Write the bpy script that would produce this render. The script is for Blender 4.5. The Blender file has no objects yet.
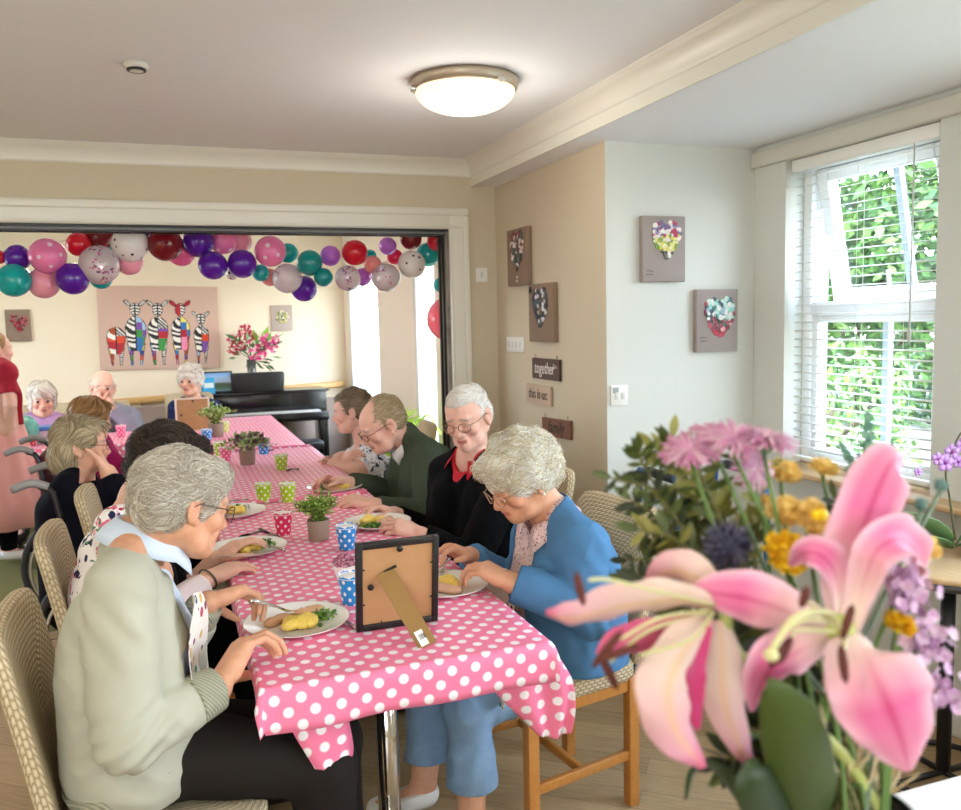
import bpy, bmesh, math, random
import numpy as np
from mathutils import Vector, Matrix
PI = math.pi
SC = bpy.context.scene
COL = SC.collection
random.seed(7)
RNG = np.random.RandomState(11)

# ------------------------------------------------------------------ camera
FPX, PCX, PCY, EYE = 850.0, 480.5, 405.0, 1.52
YAW, PITCH, ROLL = math.radians(20.0992), math.radians(5.7), math.radians(1.35)
_fw = np.array([math.sin(YAW)*math.cos(PITCH), math.cos(YAW)*math.cos(PITCH), -math.sin(PITCH)])
_r0 = np.array([math.cos(YAW), -math.sin(YAW), 0.0]); _u0 = np.cross(_r0, _fw)
_rt = _r0*math.cos(ROLL) - _u0*math.sin(ROLL); _up = _u0*math.cos(ROLL) + _r0*math.sin(ROLL)
cam_data = bpy.data.cameras.new('camera'); cam = bpy.data.objects.new('camera', cam_data); COL.objects.link(cam)
M4 = Matrix(((_rt[0], _up[0], -_fw[0], 0), (_rt[1], _up[1], -_fw[1], 0), (_rt[2], _up[2], -_fw[2], EYE), (0, 0, 0, 1)))
cam.matrix_world = M4
cam_data.sensor_width = 36.0; cam_data.sensor_fit = 'HORIZONTAL'
cam_data.lens = FPX/961.0*36.0
cam_data.clip_start = 0.05; cam_data.clip_end = 200
cam_data.dof.use_dof = True; cam_data.dof.focus_distance = 2.5; cam_data.dof.aperture_fstop = 5.6
SC.camera = cam
def _ray(x, y): return _fw + _rt*(x-PCX)/FPX - _up*(y-PCY)/FPX
def at_z(x, y, z):
    d = _ray(x, y); return Vector(np.array([0, 0, EYE]) + d*((z-EYE)/d[2]))
def at_y(x, y, Y):
    d = _ray(x, y); return Vector(np.array([0, 0, EYE]) + d*(Y/d[1]))
def at_x(x, y, X):
    d = _ray(x, y); return Vector(np.array([0, 0, EYE]) + d*(X/d[0]))
def at_d(x, y, dep): return Vector(np.array([0, 0, EYE]) + _ray(x, y)*dep)

# ------------------------------------------------------------------ colours and materials
def lin(c):
    if isinstance(c, str):
        c = c.lstrip('#'); c = [int(c[i:i+2], 16)/255 for i in (0, 2, 4)]
    return tuple((v/12.92 if v <= .04045 else ((v+.055)/1.055)**2.4) for v in c[:3]) + (1.0,)
class NT:
    """a small node-tree writer"""
    def __init__(s, name):
        s.m = bpy.data.materials.new(name); s.m.use_nodes = True
        s.t = s.m.node_tree; s.N = s.t.nodes; s.L = s.t.links
        s.b = s.N.get('Principled BSDF'); s.out = s.N.get('Material Output')
    def n(s, typ, **kw):
        x = s.N.new(typ)
        for k, v in kw.items(): setattr(x, k, v)
        return x
    def put(s, sock, v):
        if isinstance(v, bpy.types.NodeSocket): s.L.new(v, sock)
        elif isinstance(v, str): sock.default_value = lin(v)
        else:
            try: sock.default_value = v
            except Exception: sock.default_value = (v, v, v)
    def math(s, op, a, b=None, c=None, clamp=False):
        x = s.n('ShaderNodeMath', operation=op); x.use_clamp = clamp
        for i, v in enumerate((a, b, c)):
            if v is not None: s.put(x.inputs[i], v)
        return x.outputs[0]
    def mix(s, f, a, b):
        x = s.n('ShaderNodeMix', data_type='RGBA')
        s.put(x.inputs[0], f); s.put(x.inputs[6], a); s.put(x.inputs[7], b)
        return x.outputs[2]
    def coord(s, kind='Object'): return s.n('ShaderNodeTexCoord').outputs[kind]
    def mapping(s, v, scale=(1, 1, 1), rot=(0, 0, 0), loc=(0, 0, 0)):
        x = s.n('ShaderNodeMapping'); s.put(x.inputs[0], v)
        x.inputs[1].default_value = loc; x.inputs[2].default_value = rot; x.inputs[3].default_value = scale
        return x.outputs[0]
    def noise(s, v, scale, detail=3, rough=.5, out=0):
        x = s.n('ShaderNodeTexNoise'); s.put(x.inputs['Vector'], v); x.inputs['Scale'].default_value = scale
        x.inputs['Detail'].default_value = detail; x.inputs['Roughness'].default_value = rough
        return x.outputs[out]
    def voro(s, v, scale, feature='F1', out=0, rnd=1.0):
        x = s.n('ShaderNodeTexVoronoi', feature=feature); s.put(x.inputs['Vector'], v)
        x.inputs['Scale'].default_value = scale; x.inputs['Randomness'].default_value = rnd
        return x.outputs[out]
    def wave(s, v, scale, dist=0, dscale=1, typ='BANDS', direction='X', profile='SIN'):
        x = s.n('ShaderNodeTexWave', wave_type=typ, wave_profile=profile)
        if typ == 'BANDS': x.bands_direction = direction
        s.put(x.inputs['Vector'], v); x.inputs['Scale'].default_value = scale
        x.inputs['Distortion'].default_value = dist; x.inputs['Detail Scale'].default_value = dscale
        return x.outputs['Fac']
    def ramp(s, f, stops, mode='LINEAR'):
        x = s.n('ShaderNodeValToRGB'); x.color_ramp.interpolation = mode; s.put(x.inputs[0], f)
        e = x.color_ramp.elements
        while len(e) < len(stops): e.new(.5)
        for el, (p, c) in zip(e, stops): el.position = p; el.color = lin(c)
        return x.outputs[0]
    def sep(s, v):
        x = s.n('ShaderNodeSeparateXYZ'); s.put(x.inputs[0], v); return x.outputs
    def comb(s, a, b, c):
        x = s.n('ShaderNodeCombineXYZ')
        for i, v in enumerate((a, b, c)): s.put(x.inputs[i], v)
        return x.outputs[0]
    def attr(s, name, out='Fac'):
        x = s.n('ShaderNodeAttribute'); x.attribute_name = name; return x.outputs[out]
    def bump(s, h, strength=.3, dist=.002, prev=None):
        x = s.n('ShaderNodeBump'); x.inputs['Strength'].default_value = strength; x.inputs['Distance'].default_value = dist
        s.put(x.inputs['Height'], h)
        if prev is not None: s.put(x.inputs['Normal'], prev)
        s.L.new(x.outputs[0], s.b.inputs['Normal']); return x.outputs[0]
    def set(s, **kw):
        names = dict(col='Base Color', rough='Roughness', metal='Metallic', spec='Specular IOR Level', trans='Transmission Weight',
                     alpha='Alpha', emit='Emission Color', estr='Emission Strength', sss='Subsurface Weight', coat='Coat Weight', sheen='Sheen Weight', ior='IOR')
        for k, v in kw.items(): s.put(s.b.inputs[names[k]], v)
        return s
MATS = {}
def mat(name, col, rough=.5, metal=0, spec=.5, bump=None, var=None, **kw):
    """plain material: bump=(noise scale, strength, distance), var=(other colour, noise scale)"""
    if name in MATS: return MATS[name]
    t = NT(name); c = lin(col)
    t.set(col=c, rough=rough, metal=metal, spec=spec, **kw)
    if var:
        f = t.noise(t.coord(), var[1], 4, .6); t.set(col=t.mix(t.math('MULTIPLY_ADD', f, 2.4, -.7, True), c, lin(var[0])))
    if bump: t.bump(t.noise(t.coord(), bump[0], 4), bump[1], bump[2])
    MATS[name] = t.m; return t.m
def own(name, fn):
    if name not in MATS:
        t = NT(name); fn(t); MATS[name] = t.m
    return MATS[name]

# ------------------------------------------------------------------ objects
def tag(o, label=None, cat=None, group=None, kind=None):
    if label: o['label'] = label
    if cat: o['category'] = cat
    if group: o['group'] = group
    if kind: o['kind'] = kind
    return o
def empty(name, loc=(0, 0, 0), rz=0.0, label=None, cat=None, group=None):
    o = bpy.data.objects.new(name, None); COL.objects.link(o); o.location = loc; o.rotation_euler = (0, 0, rz)
    o.empty_display_size = .05
    return tag(o, label, cat, group)
def link(name, me, parent=None):
    o = bpy.data.objects.new(name, me); COL.objects.link(o)
    if parent is not None: o.parent = parent
    return o
class MB:
    """mesh builder: gathers shapes, .obj() links them as one mesh object"""
    def __init__(s): s.v = []; s.f = []; s.mi = []; s.sm = []; s.uv = None; s.at = {}
    def add(s, verts, faces, mi=0, smooth=False):
        k = len(s.v); s.v += [tuple(p) for p in verts]
        for f in faces: s.f.append(tuple(i+k for i in f)); s.mi.append(mi); s.sm.append(smooth)
        return k
    def box(s, a, b, mi=0, M=None):
        x0, y0, z0 = a; x1, y1, z1 = b
        p = [Vector(q) for q in ((x0,y0,z0),(x1,y0,z0),(x1,y1,z0),(x0,y1,z0),(x0,y0,z1),(x1,y0,z1),(x1,y1,z1),(x0,y1,z1))]
        if M is not None: p = [M @ q for q in p]
        s.add(p, [(0,3,2,1),(4,5,6,7),(0,1,5,4),(1,2,6,5),(2,3,7,6),(3,0,4,7)], mi); return s
    def bbox(s, a, b, r=.004, mi=0, M=None, seg=2):
        """box with rounded edges"""
        bm = bmesh.new(); bmesh.ops.create_cube(bm, size=1)
        for v in bm.verts: v.co = Vector([a[i]+(b[i]-a[i])*(v.co[i]+.5) for i in range(3)])
        bmesh.ops.bevel(bm, geom=list(bm.edges), offset=min(r, .49*min(abs(b[i]-a[i]) for i in range(3))), segments=seg, affect='EDGES', profile=.5)
        s.bm(bm, mi, True, M); return s
    def bm(s, bm, mi=0, smooth=True, M=None):
        bm.verts.ensure_lookup_table()
        for i, v in enumerate(bm.verts): v.index = i
        s.add([(M @ v.co if M is not None else v.co) for v in bm.verts], [[v.index for v in f.verts] for f in bm.faces], mi, smooth); bm.free()
    def bar(s, a, b, w, h, mi=0, up=(0, 0, 1), r=0):
        """square bar from a to b, w wide and h high"""
        a = Vector(a); b = Vector(b); d = b-a; L = d.length; d.normalize()
        u = Vector(up); x = d.cross(u)
        if x.length < 1e-5: x = d.cross(Vector((0, 1, 0)))
        x.normalize(); z = x.cross(d)
        M = Matrix((( x.x, d.x, z.x, a.x), (x.y, d.y, z.y, a.y), (x.z, d.z, z.z, a.z), (0,0,0,1)))
        (s.bbox((-w/2, 0, -h/2), (w/2, L, h/2), r, mi, M) if r else s.box((-w/2, 0, -h/2), (w/2, L, h/2), mi, M)); return s
    def tube(s, pts, r, n=8, mi=0, cap=True, smooth=True, flat=None):
        """tube through pts; r one radius or one per point; flat=(normal, factor) squashes it"""
        pts = [Vector(p) for p in pts]; k = len(pts)
        rs = r if isinstance(r, (list, tuple)) else [r]*k
        ring = []; prev = None
        for i, p in enumerate(pts):
            d = (pts[min(i+1, k-1)]-pts[max(i-1, 0)])
            if d.length < 1e-9: d = Vector((0, 0, 1))
            d.normalize()
            if prev is None:
                x = d.cross(Vector((0, 0, 1)))
                if x.length < .1: x = d.cross(Vector((0, 1, 0)))
            else: x = prev - d*prev.dot(d)
            x.normalize(); prev = x; y = d.cross(x)
            ring.append([p + (x*math.cos(2*PI*j/n) + y*math.sin(2*PI*j/n))*rs[i] for j in range(n)])
        v = [q for g in ring for q in g]
        f = [(i*n+j, i*n+(j+1) % n, (i+1)*n+(j+1) % n, (i+1)*n+j) for i in range(k-1) for j in range(n)]
        if cap: f += [tuple(range(n-1, -1, -1)), tuple((k-1)*n+j for j in range(n))]
        s.add(v, f, mi, smooth); return s
    def lathe(s, prof, n=24, c=(0, 0, 0), mi=0, M=None, smooth=True, wob=None):
        """profile of (radius, z) turned round z"""
        v = []; c = Vector(c)
        for r, z in prof:
            for j in range(n):
                a = 2*PI*j/n; rr = r*(1+(wob(a, z) if wob else 0)); p = Vector((rr*math.cos(a), rr*math.sin(a), z))+c
                v.append(M @ p if M is not None else p)
        k = len(prof)
        f = [(i*n+j, i*n+(j+1) % n, (i+1)*n+(j+1) % n, (i+1)*n+j) for i in range(k-1) for j in range(n)]
        if prof[0][0] > 1e-6: f.append(tuple(range(n-1, -1, -1)))
        if prof[-1][0] > 1e-6: f.append(tuple((k-1)*n+j for j in range(n)))
        s.add(v, f, mi, smooth); return s
    def ball(s, c, r, n=12, mi=0, M=None):
        """ellipsoid: r number or (rx,ry,rz)"""
        rx, ry, rz = (r, r, r) if not isinstance(r, (tuple, list)) else r
        c = Vector(c); v = []; m = max(4, n//2)
        for i in range(m+1):
            t = PI*i/m
            for j in range(n):
                a = 2*PI*j/n
                p = Vector((rx*math.sin(t)*math.cos(a), ry*math.sin(t)*math.sin(a), -rz*math.cos(t)))
                v.append(c + (M @ p if M is not None else p))
        f = [(i*n+j, i*n+(j+1) % n, (i+1)*n+(j+1) % n, (i+1)*n+j) for i in range(m) for j in range(n)]
        s.add(v, f, mi, True); return s
    def prism(s, poly, a, b, mi=0):
        """poly of (p,q): points a+... : a and b are functions (p,q)->xyz for both ends"""
        n = len(poly); v = [a(*p) for p in poly]+[b(*p) for p in poly]
        f = [tuple(range(n-1, -1, -1)), tuple(range(n, 2*n))]+[(i, (i+1) % n, n+(i+1) % n, n+i) for i in range(n)]
        s.add(v, f, mi); return s
    def grid(s, P, mi=0, smooth=True, close=False):
        """rows of points"""
        a, b = len(P), len(P[0]); v = [q for r in P for q in r]
        f = [(i*b+j, i*b+(j+1) % b, (i+1)*b+(j+1) % b, (i+1)*b+j) for i in range(a-1) for j in range(b if close else b-1)]
        s.add(v, f, mi, smooth); return s
    def obj(s, name, mats, parent=None, local=None, weld=False):
        me = bpy.data.meshes.new(name); me.from_pydata(s.v, [], s.f)
        for m in (mats if isinstance(mats, (list, tuple)) else [mats]): me.materials.append(m)
        me.polygons.foreach_set('material_index', s.mi); me.polygons.foreach_set('use_smooth', s.sm)
        if s.uv is not None:
            uv = me.uv_layers.new(name='UVMap'); li = np.empty(len(me.loops), np.int32); me.loops.foreach_get('vertex_index', li)
            uv.data.foreach_set('uv', np.asarray(s.uv, np.float32)[li].ravel())
        for k, a in s.at.items():
            t = me.attributes.new(k, 'FLOAT', 'POINT'); t.data.foreach_set('value', np.asarray(a, np.float32))
        me.update()
        if weld or True:
            bm = bmesh.new(); bm.from_mesh(me); bmesh.ops.recalc_face_normals(bm, faces=bm.faces); bm.to_mesh(me); bm.free()
        o = link(name, me, parent)
        if parent is not None and local is None:
            o.matrix_parent_inverse = world_of(parent).inverted()
        return o
def world_of(o):
    M = Matrix.LocRotScale(o.location, o.rotation_euler, o.scale)
    return M if o.parent is None else world_of(o.parent) @ o.matrix_parent_inverse @ M
def copy_tree(o, parent=None):
    c = o.copy(); COL.objects.link(c); c.parent = parent
    for ch in [x for x in COL.objects if x.parent == o]: copy_tree(ch, c)
    return c
def solid(o, t, offset=0):
    m = o.modifiers.new('thickness', 'SOLIDIFY'); m.thickness = t; m.offset = offset; return o
def bez(p, n=12):
    """smooth curve through the points p (Catmull-Rom)"""
    p = [Vector(q) for q in p]; p = [p[0]*2-p[1]]+p+[p[-1]*2-p[-2]]; out = []
    for i in range(1, len(p)-2):
        a, b, c, d = p[i-1], p[i], p[i+1], p[i+2]
        for k in range(n):
            t = k/n; out.append(.5*((2*b)+(c-a)*t+(2*a-5*b+4*c-d)*t*t+(3*b-a-3*c+d)*t**3))
    return out+[p[-2]]
# ------------------------------------------------------------------ smooth solids: a distance field on a grid, skinned with quads
def smin(a, b, k):
    if k <= 0: return np.minimum(a, b)
    h = np.clip(.5+.5*(b-a)/k, 0, 1); return b+(a-b)*h-k*h*(1-h)
class Field:
    def __init__(s, lo, hi, vox):
        s.vox = vox; s.lo = np.array(lo, np.float32)
        s.n = [int(math.ceil((hi[i]-lo[i])/vox))+1 for i in range(3)]
        s.ax = [s.lo[i]+vox*np.arange(s.n[i], dtype=np.float32) for i in range(3)]
        s.F = np.full(s.n, 1.0, np.float32)
    def win(s, lo, hi):
        r = []
        for i in range(3):
            a = max(0, int((lo[i]-s.lo[i])/s.vox)-1); b = min(s.n[i], int((hi[i]-s.lo[i])/s.vox)+3)
            if b <= a: return None
            r.append(slice(a, b))
        return tuple(r)
    def pts(s, w): return s.ax[0][w[0]][:, None, None], s.ax[1][w[1]][None, :, None], s.ax[2][w[2]][None, None, :]
    def join(s, w, d, k, sub=False, cut=False):
        if sub: s.F[w] = -smin(-s.F[w], d, k)
        elif cut: s.F[w] = -smin(-s.F[w], -d, k)
        else: s.F[w] = smin(s.F[w], d, k)
    def cone(s, a, b, ra, rb, k=.01, sub=False, noise=None):
        """capsule from a to b whose radius goes from ra to rb"""
        a = np.array(a, np.float32); b = np.array(b, np.float32); m = max(ra, rb)+k+3*s.vox
        w = s.win(np.minimum(a, b)-m, np.maximum(a, b)+m)
        if w is None: return
        X, Y, Z = s.pts(w); d = b-a; L2 = float(d@d)+1e-12
        t = np.clip(((X-a[0])*d[0]+(Y-a[1])*d[1]+(Z-a[2])*d[2])/L2, 0, 1)
        q = np.sqrt((X-a[0]-t*d[0])**2+(Y-a[1]-t*d[1])**2+(Z-a[2]-t*d[2])**2)-(ra+(rb-ra)*t)
        if noise is not None: q = q+noise(X, Y, Z)
        s.join(w, q, k, sub)
    def ell(s, c, r, R=None, k=.01, sub=False):
        """ellipsoid with radii r, R columns = its axes"""
        c = np.array(c, np.float32); r = np.array(r, np.float32); m = float(r.max())+k+3*s.vox
        w = s.win(c-m, c+m)
        if w is None: return
        X, Y, Z = s.pts(w); X = X-c[0]; Y = Y-c[1]; Z = Z-c[2]
        if R is not None:
            R = np.asarray(R, np.float32); X, Y, Z = X*R[0, 0]+Y*R[1, 0]+Z*R[2, 0], X*R[0, 1]+Y*R[1, 1]+Z*R[2, 1], X*R[0, 2]+Y*R[1, 2]+Z*R[2, 2]
        k0 = np.sqrt((X/r[0])**2+(Y/r[1])**2+(Z/r[2])**2); k1 = np.sqrt((X/r[0]**2)**2+(Y/r[1]**2)**2+(Z/r[2]**2)**2)+1e-6
        s.join(w, k0*(k0-1)/k1, k, sub)
    def plane(s, p, n, k=.003):
        """keep what lies behind the plane (against n)"""
        n = np.array(n, np.float32); n /= np.linalg.norm(n); w = (slice(None),)*3; X, Y, Z = s.pts(w)
        s.join(w, (X-p[0])*n[0]+(Y-p[1])*n[1]+(Z-p[2])*n[2], k, cut=True)
    def halfcut(s, planes, lo=None, hi=None, k=.003):
        """cut away the region where every plane's side (towards its n) holds"""
        w = s.win(lo, hi) if lo is not None else (slice(None),)*3
        if w is None: return
        X, Y, Z = s.pts(w); d = None
        for p, n in planes:
            n = np.array(n, np.float32); n /= np.linalg.norm(n)
            e = -((X-p[0])*n[0]+(Y-p[1])*n[1]+(Z-p[2])*n[2]); d = e if d is None else np.maximum(d, e)
        s.join(w, d, k, sub=True)
    def warp(s, fn, band=.05):
        """add fn(X,Y,Z) to the field close to its surface"""
        X, Y, Z = s.pts((slice(None),)*3); idx = np.nonzero(np.abs(s.F) < band)
        s.F[idx] += fn(s.ax[0][idx[0]], s.ax[1][idx[1]], s.ax[2][idx[2]])
    def mesh(s):
        F = s.F; F[0] = 1; F[-1] = 1; F[:, 0] = 1; F[:, -1] = 1; F[:, :, 0] = 1; F[:, :, -1] = 1
        S = F < 0; nx, ny, nz = F.shape
        c = [S[i:nx-1+i, j:ny-1+j, k:nz-1+k] for i in (0, 1) for j in (0, 1) for k in (0, 1)]
        cnt = sum(x.astype(np.int8) for x in c); act = (cnt > 0) & (cnt < 8)
        ids = np.full(act.shape, -1, np.int64); ii = np.nonzero(act); nv = len(ii[0]); ids[ii] = np.arange(nv)
        acc = np.zeros((nv, 3), np.float64); num = np.zeros(nv)
        val = {(i, j, k): F[ii[0]+i, ii[1]+j, ii[2]+k] for i in (0, 1) for j in (0, 1) for k in (0, 1)}
        for a in range(3):
            for u in (0, 1):
                for v in (0, 1):
                    p0 = [u, v]; p0.insert(a, 0); p1 = [u, v]; p1.insert(a, 1)
                    f0 = val[tuple(p0)]; f1 = val[tuple(p1)]; m = (f0 < 0) != (f1 < 0)
                    t = f0[m]/(f0[m]-f1[m]); q = np.tile(np.array(p0, float), (m.sum(), 1)); q[:, a] = t
                    acc[m] += q; num[m] += 1
        V = (acc/num[:, None]+np.stack(ii, 1))*s.vox+s.lo
        Q = []
        for a in range(3):
            b, d = [(1, 2), (2, 0), (0, 1)][a]
            sl0 = [slice(1, -1)]*3; sl0[a] = slice(0, F.shape[a]-1); sl1 = list(sl0); sl1[a] = slice(1, F.shape[a])
            A = S[tuple(sl0)]; B = S[tuple(sl1)]; m = np.nonzero(A != B)
            base = np.stack(m, 1); off = np.array([1, 1, 1]); off[a] = 0; base = base+off
            def cid(db, dd):
                o = base.copy(); o[:, b] -= db; o[:, d] -= dd; return ids[o[:, 0], o[:, 1], o[:, 2]]
            q = np.stack([cid(1, 1), cid(0, 1), cid(0, 0), cid(1, 0)], 1)
            flip = ~A[m]; q[flip] = q[flip][:, ::-1]; Q.append(q)
        Q = np.concatenate(Q) if Q else np.zeros((0, 4), int)
        return V, Q
def smooth_mesh(V, Q, it=1, lam=.5):
    for _ in range(it):
        acc = np.zeros_like(V); num = np.zeros(len(V))
        for a in range(4):
            i = Q[:, a]; j = Q[:, (a+1) % 4]
            for c in range(3):
                acc[:, c] += np.bincount(i, V[j, c], len(V))+np.bincount(j, V[i, c], len(V))
            num += np.bincount(i, minlength=len(V))+np.bincount(j, minlength=len(V))
        V = V*(1-lam)+lam*acc/np.maximum(num, 1)[:, None]
    return V
def keep_main(V, Q, frac=.02):
    """drop loose crumbs"""
    if not len(Q): return V, Q
    lab = np.arange(len(V))
    for _ in range(400):
        m = lab[Q].min(1); new = lab.copy()
        for a in range(4): np.minimum.at(new, Q[:, a], m)
        new = new[new]
        if (new == lab).all(): break
        lab = new
    cnt = np.bincount(lab, minlength=len(V)); keep = cnt[lab] > frac*cnt.max()
    idx = np.cumsum(keep)-1; Q = Q[keep[Q[:, 0]]]
    return V[keep], idx[Q]
def mesh_obj(name, V, Q, mats, parent=None, attrs=None, mi=None, uv=None):
    me = bpy.data.meshes.new(name); n = len(V); me.vertices.add(n); me.vertices.foreach_set('co', np.asarray(V, np.float32).ravel())
    k = len(Q); me.loops.add(k*4); me.polygons.add(k)
    me.loops.foreach_set('vertex_index', np.asarray(Q, np.int32).ravel())
    me.polygons.foreach_set('loop_start', np.arange(0, 4*k, 4, dtype=np.int32)); me.polygons.foreach_set('loop_total', np.full(k, 4, np.int32))
    me.polygons.foreach_set('use_smooth', np.ones(k, bool))
    for m in (mats if isinstance(mats, (list, tuple)) else [mats]): me.materials.append(m)
    if mi is not None: me.polygons.foreach_set('material_index', np.asarray(mi, np.int32))
    for a, x in (attrs or {}).items():
        t = me.attributes.new(a, 'FLOAT', 'POINT'); t.data.foreach_set('value', np.asarray(x, np.float32))
    me.update(calc_edges=True); me.validate()
    o = link(name, me, parent)
    if parent is not None: o.matrix_parent_inverse = world_of(parent).inverted()
    return o
class Noise3:
    """cheap smooth noise from a few random waves"""
    def __init__(s, seed, freq, n=10, stretch=(1, 1, 1)):
        r = np.random.RandomState(seed); d = r.normal(size=(n, 3)); d /= np.linalg.norm(d, axis=1)[:, None]
        s.k = d*freq*r.uniform(.5, 1.6, (n, 1))*np.array(stretch); s.p = r.uniform(0, 6.28, n); s.n = n
    def __call__(s, X, Y, Z):
        return sum(np.sin(X*k[0]+Y*k[1]+Z*k[2]+p) for k, p in zip(s.k, s.p))/math.sqrt(s.n)
# ------------------------------------------------------------------ the setting
def wall_paint(name, c):
    def f(t):
        v = t.coord(); t.set(col=c, rough=.75, spec=.25)
        t.bump(t.noise(v, 260, 2), .06, .001)
    return own(name, f)
M_BEIGE = wall_paint('beige wall paint', '#d1c5ad'); M_SAGE = wall_paint('pale grey green wall paint', '#d6d7d0')
M_CREAM = wall_paint('cream wall paint', '#efe0c6'); M_CEIL = wall_paint('white ceiling paint', '#eef0f2')
M_TRIM = mat('white gloss trim', '#e7e5da', .35); M_UPVC = mat('white window plastic', '#f2f4f4', .25)
def _floor(t):
    v = t.mapping(t.coord(), rot=(0, 0, math.radians(38)))
    b = t.n('ShaderNodeTexBrick'); t.put(b.inputs['Vector'], v); b.offset = .37
    for k, x in (('Scale', 1.0), ('Mortar Size', .0016), ('Brick Width', .9), ('Row Height', .105), ('Bias', 0.0)): b.inputs[k].default_value = x
    b.inputs['Color1'].default_value = lin('#b09169'); b.inputs['Color2'].default_value = lin('#8d7049'); b.inputs['Mortar'].default_value = lin('#5f4a30')
    g = t.noise(t.mapping(v, (2.2, 40, 1)), 3.2, 6, .65)
    t.set(col=t.mix(t.math('MULTIPLY_ADD', g, 1.6, -.45, True), b.outputs[0], lin('#c9b189')), rough=.38, spec=.4)
def _carpet(t):
    n = t.noise(t.coord(), 300, 2); t.set(col=t.mix(n, lin('#57501f'), lin('#7a7338')), rough=.8); t.bump(n, .3, .002)
M_FLOOR = own('oak vinyl planks', _floor); M_CARPET = own('olive carpet', _carpet)
def struct(name, mb, m, parent=None):
    o = mb.obj(name, m, parent)
    if parent is None: o['kind'] = 'structure'
    return o
def sbox(name, a, b, m): return struct(name, MB().box(a, b), m)
WX = 2.575; WY = 4.60
sbox('floor', (-3.0, -3.4, -.06), (2.9, 4.68, 0), M_FLOOR); sbox('floor_far', (-3.0, 4.68, -.06), (2.0, 8.8, 0), M_CARPET)
sbox('ceiling', (-3.0, -3.4, 2.41), (1.66, 4.66, 2.50), M_CEIL)
sbox('ceiling_bay', (1.66, -3.4, 2.268), (2.85, 4.60, 2.52), M_CEIL)
sbox('ceiling_far', (-3.0, 4.66, 2.40), (2.0, 8.8, 2.50), M_CEIL)
# doorway wall: header and piers
sbox('wall_header', (-2.1, WY, 2.03), (1.515, WY+.16, 2.41), M_BEIGE)
sbox('wall_pier_right', (1.515, WY, 0), (1.86, WY+.16, 2.41), M_BEIGE)
sbox('wall_pier_left', (-3.0, WY, 0), (-2.1, WY+.16, 2.41), M_BEIGE)
# alcove walls beside the window
sbox('wall_alcove', (1.80, 3.301, 0), (1.86, WY, 2.268), M_BEIGE)
sbox('wall_back_of_bay', (1.8005, 3.30, 0), (2.80, 3.36, 2.268), M_SAGE)
# window wall with two openings
wy = [(2.30, 3.09), (.35, 1.75), (-2.4, -.6)]
mb = MB(); mb.box((WX, -3.4, 0), (WX+.24, 3.30, .845)); mb.box((WX, -3.4, 2.18), (WX+.24, 3.30, 2.268))
ys = [-3.4]+[y for p in sorted(wy) for y in p]+[3.30]
for i in range(0, len(ys), 2): mb.box((WX, ys[i], .845), (WX+.24, ys[i+1], 2.18))
struct('wall_window', mb, M_SAGE)
# back wall behind the camera with two big windows, left wall with one
mb = MB(); mb.box((-3.0, -3.4, 0), (WX, -3.2, .7)); mb.box((-3.0, -3.4, 2.25), (WX, -3.2, 2.41))
for a, b in ((-3.0, -2.5), (-.45, WX)): mb.box((a, -3.4, .7), (b, -3.2, 2.25))
struct('wall_back', mb, M_BEIGE)
mb = MB(); mb.box((-3.1, -3.4, 0), (-2.9, 8.8, .8)); mb.box((-3.1, -3.4, 2.2), (-2.9, 8.8, 2.41))
for a, b in ((-3.4, 5.4), (7.4, 8.8)): mb.box((-3.1, a, .8), (-2.9, b, 2.2))
struct('wall_left', mb, M_BEIGE)
# far room
sbox('wall_far', (-3.0, 8.6, 0), (2.0, 8.8, 2.40), M_CREAM)
mb = MB(); X0, X1 = 1.70, 1.90
ops = [(4.98, 5.30, .12), (5.47, 6.02, .12), (7.12, 8.36, .45)]
yy = WY+.16
for a, b, z in ops:
    mb.box((X0, yy, 0), (X1, a, 2.40)); mb.box((X0, a, 0), (X1, b, z)); mb.box((X0, a, 1.98), (X1, b, 2.40)); yy = b
mb.box((X0, yy, 0), (X1, 8.6, 2.40)); struct('wall_far_right', mb, wall_paint('warm white wall paint', '#e8dcc8'))
struct('wall_panel_far', MB().box((-3.0, 8.575, 0), (1.70, 8.6, .78)), mat('taupe wall panel', '#b09a8c', .6))
# cornices: cove profile swept along the doorway wall and along the beam
def cornice(name, a, b, out, m, prof):
    a = Vector(a); b = Vector(b); o = Vector(out); rows = []
    for p, q in prof: rows.append([a+o*p+Vector((0, 0, q)), b+o*p+Vector((0, 0, q))])
    struct(name, MB().grid(rows), m)
cv = [(0, -.092), (.010, -.092), (.010, -.078), (.014, -.06), (.024, -.038), (.040, -.022), (.055, -.016), (.055, -.006), (.062, -.006), (.062, 0)]
cornice('trim_1', (-3.0, WY, 2.41), (1.66, WY, 2.41), (0, -1, 0), M_TRIM, cv)
cornice('trim_2', (1.66, -3.2, 2.41), (1.66, WY, 2.41), (-1, 0, 0), M_TRIM, cv)
sbox('trim_3', (1.652, -3.2, 2.268), (1.662, WY, 2.318), M_TRIM)
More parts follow.
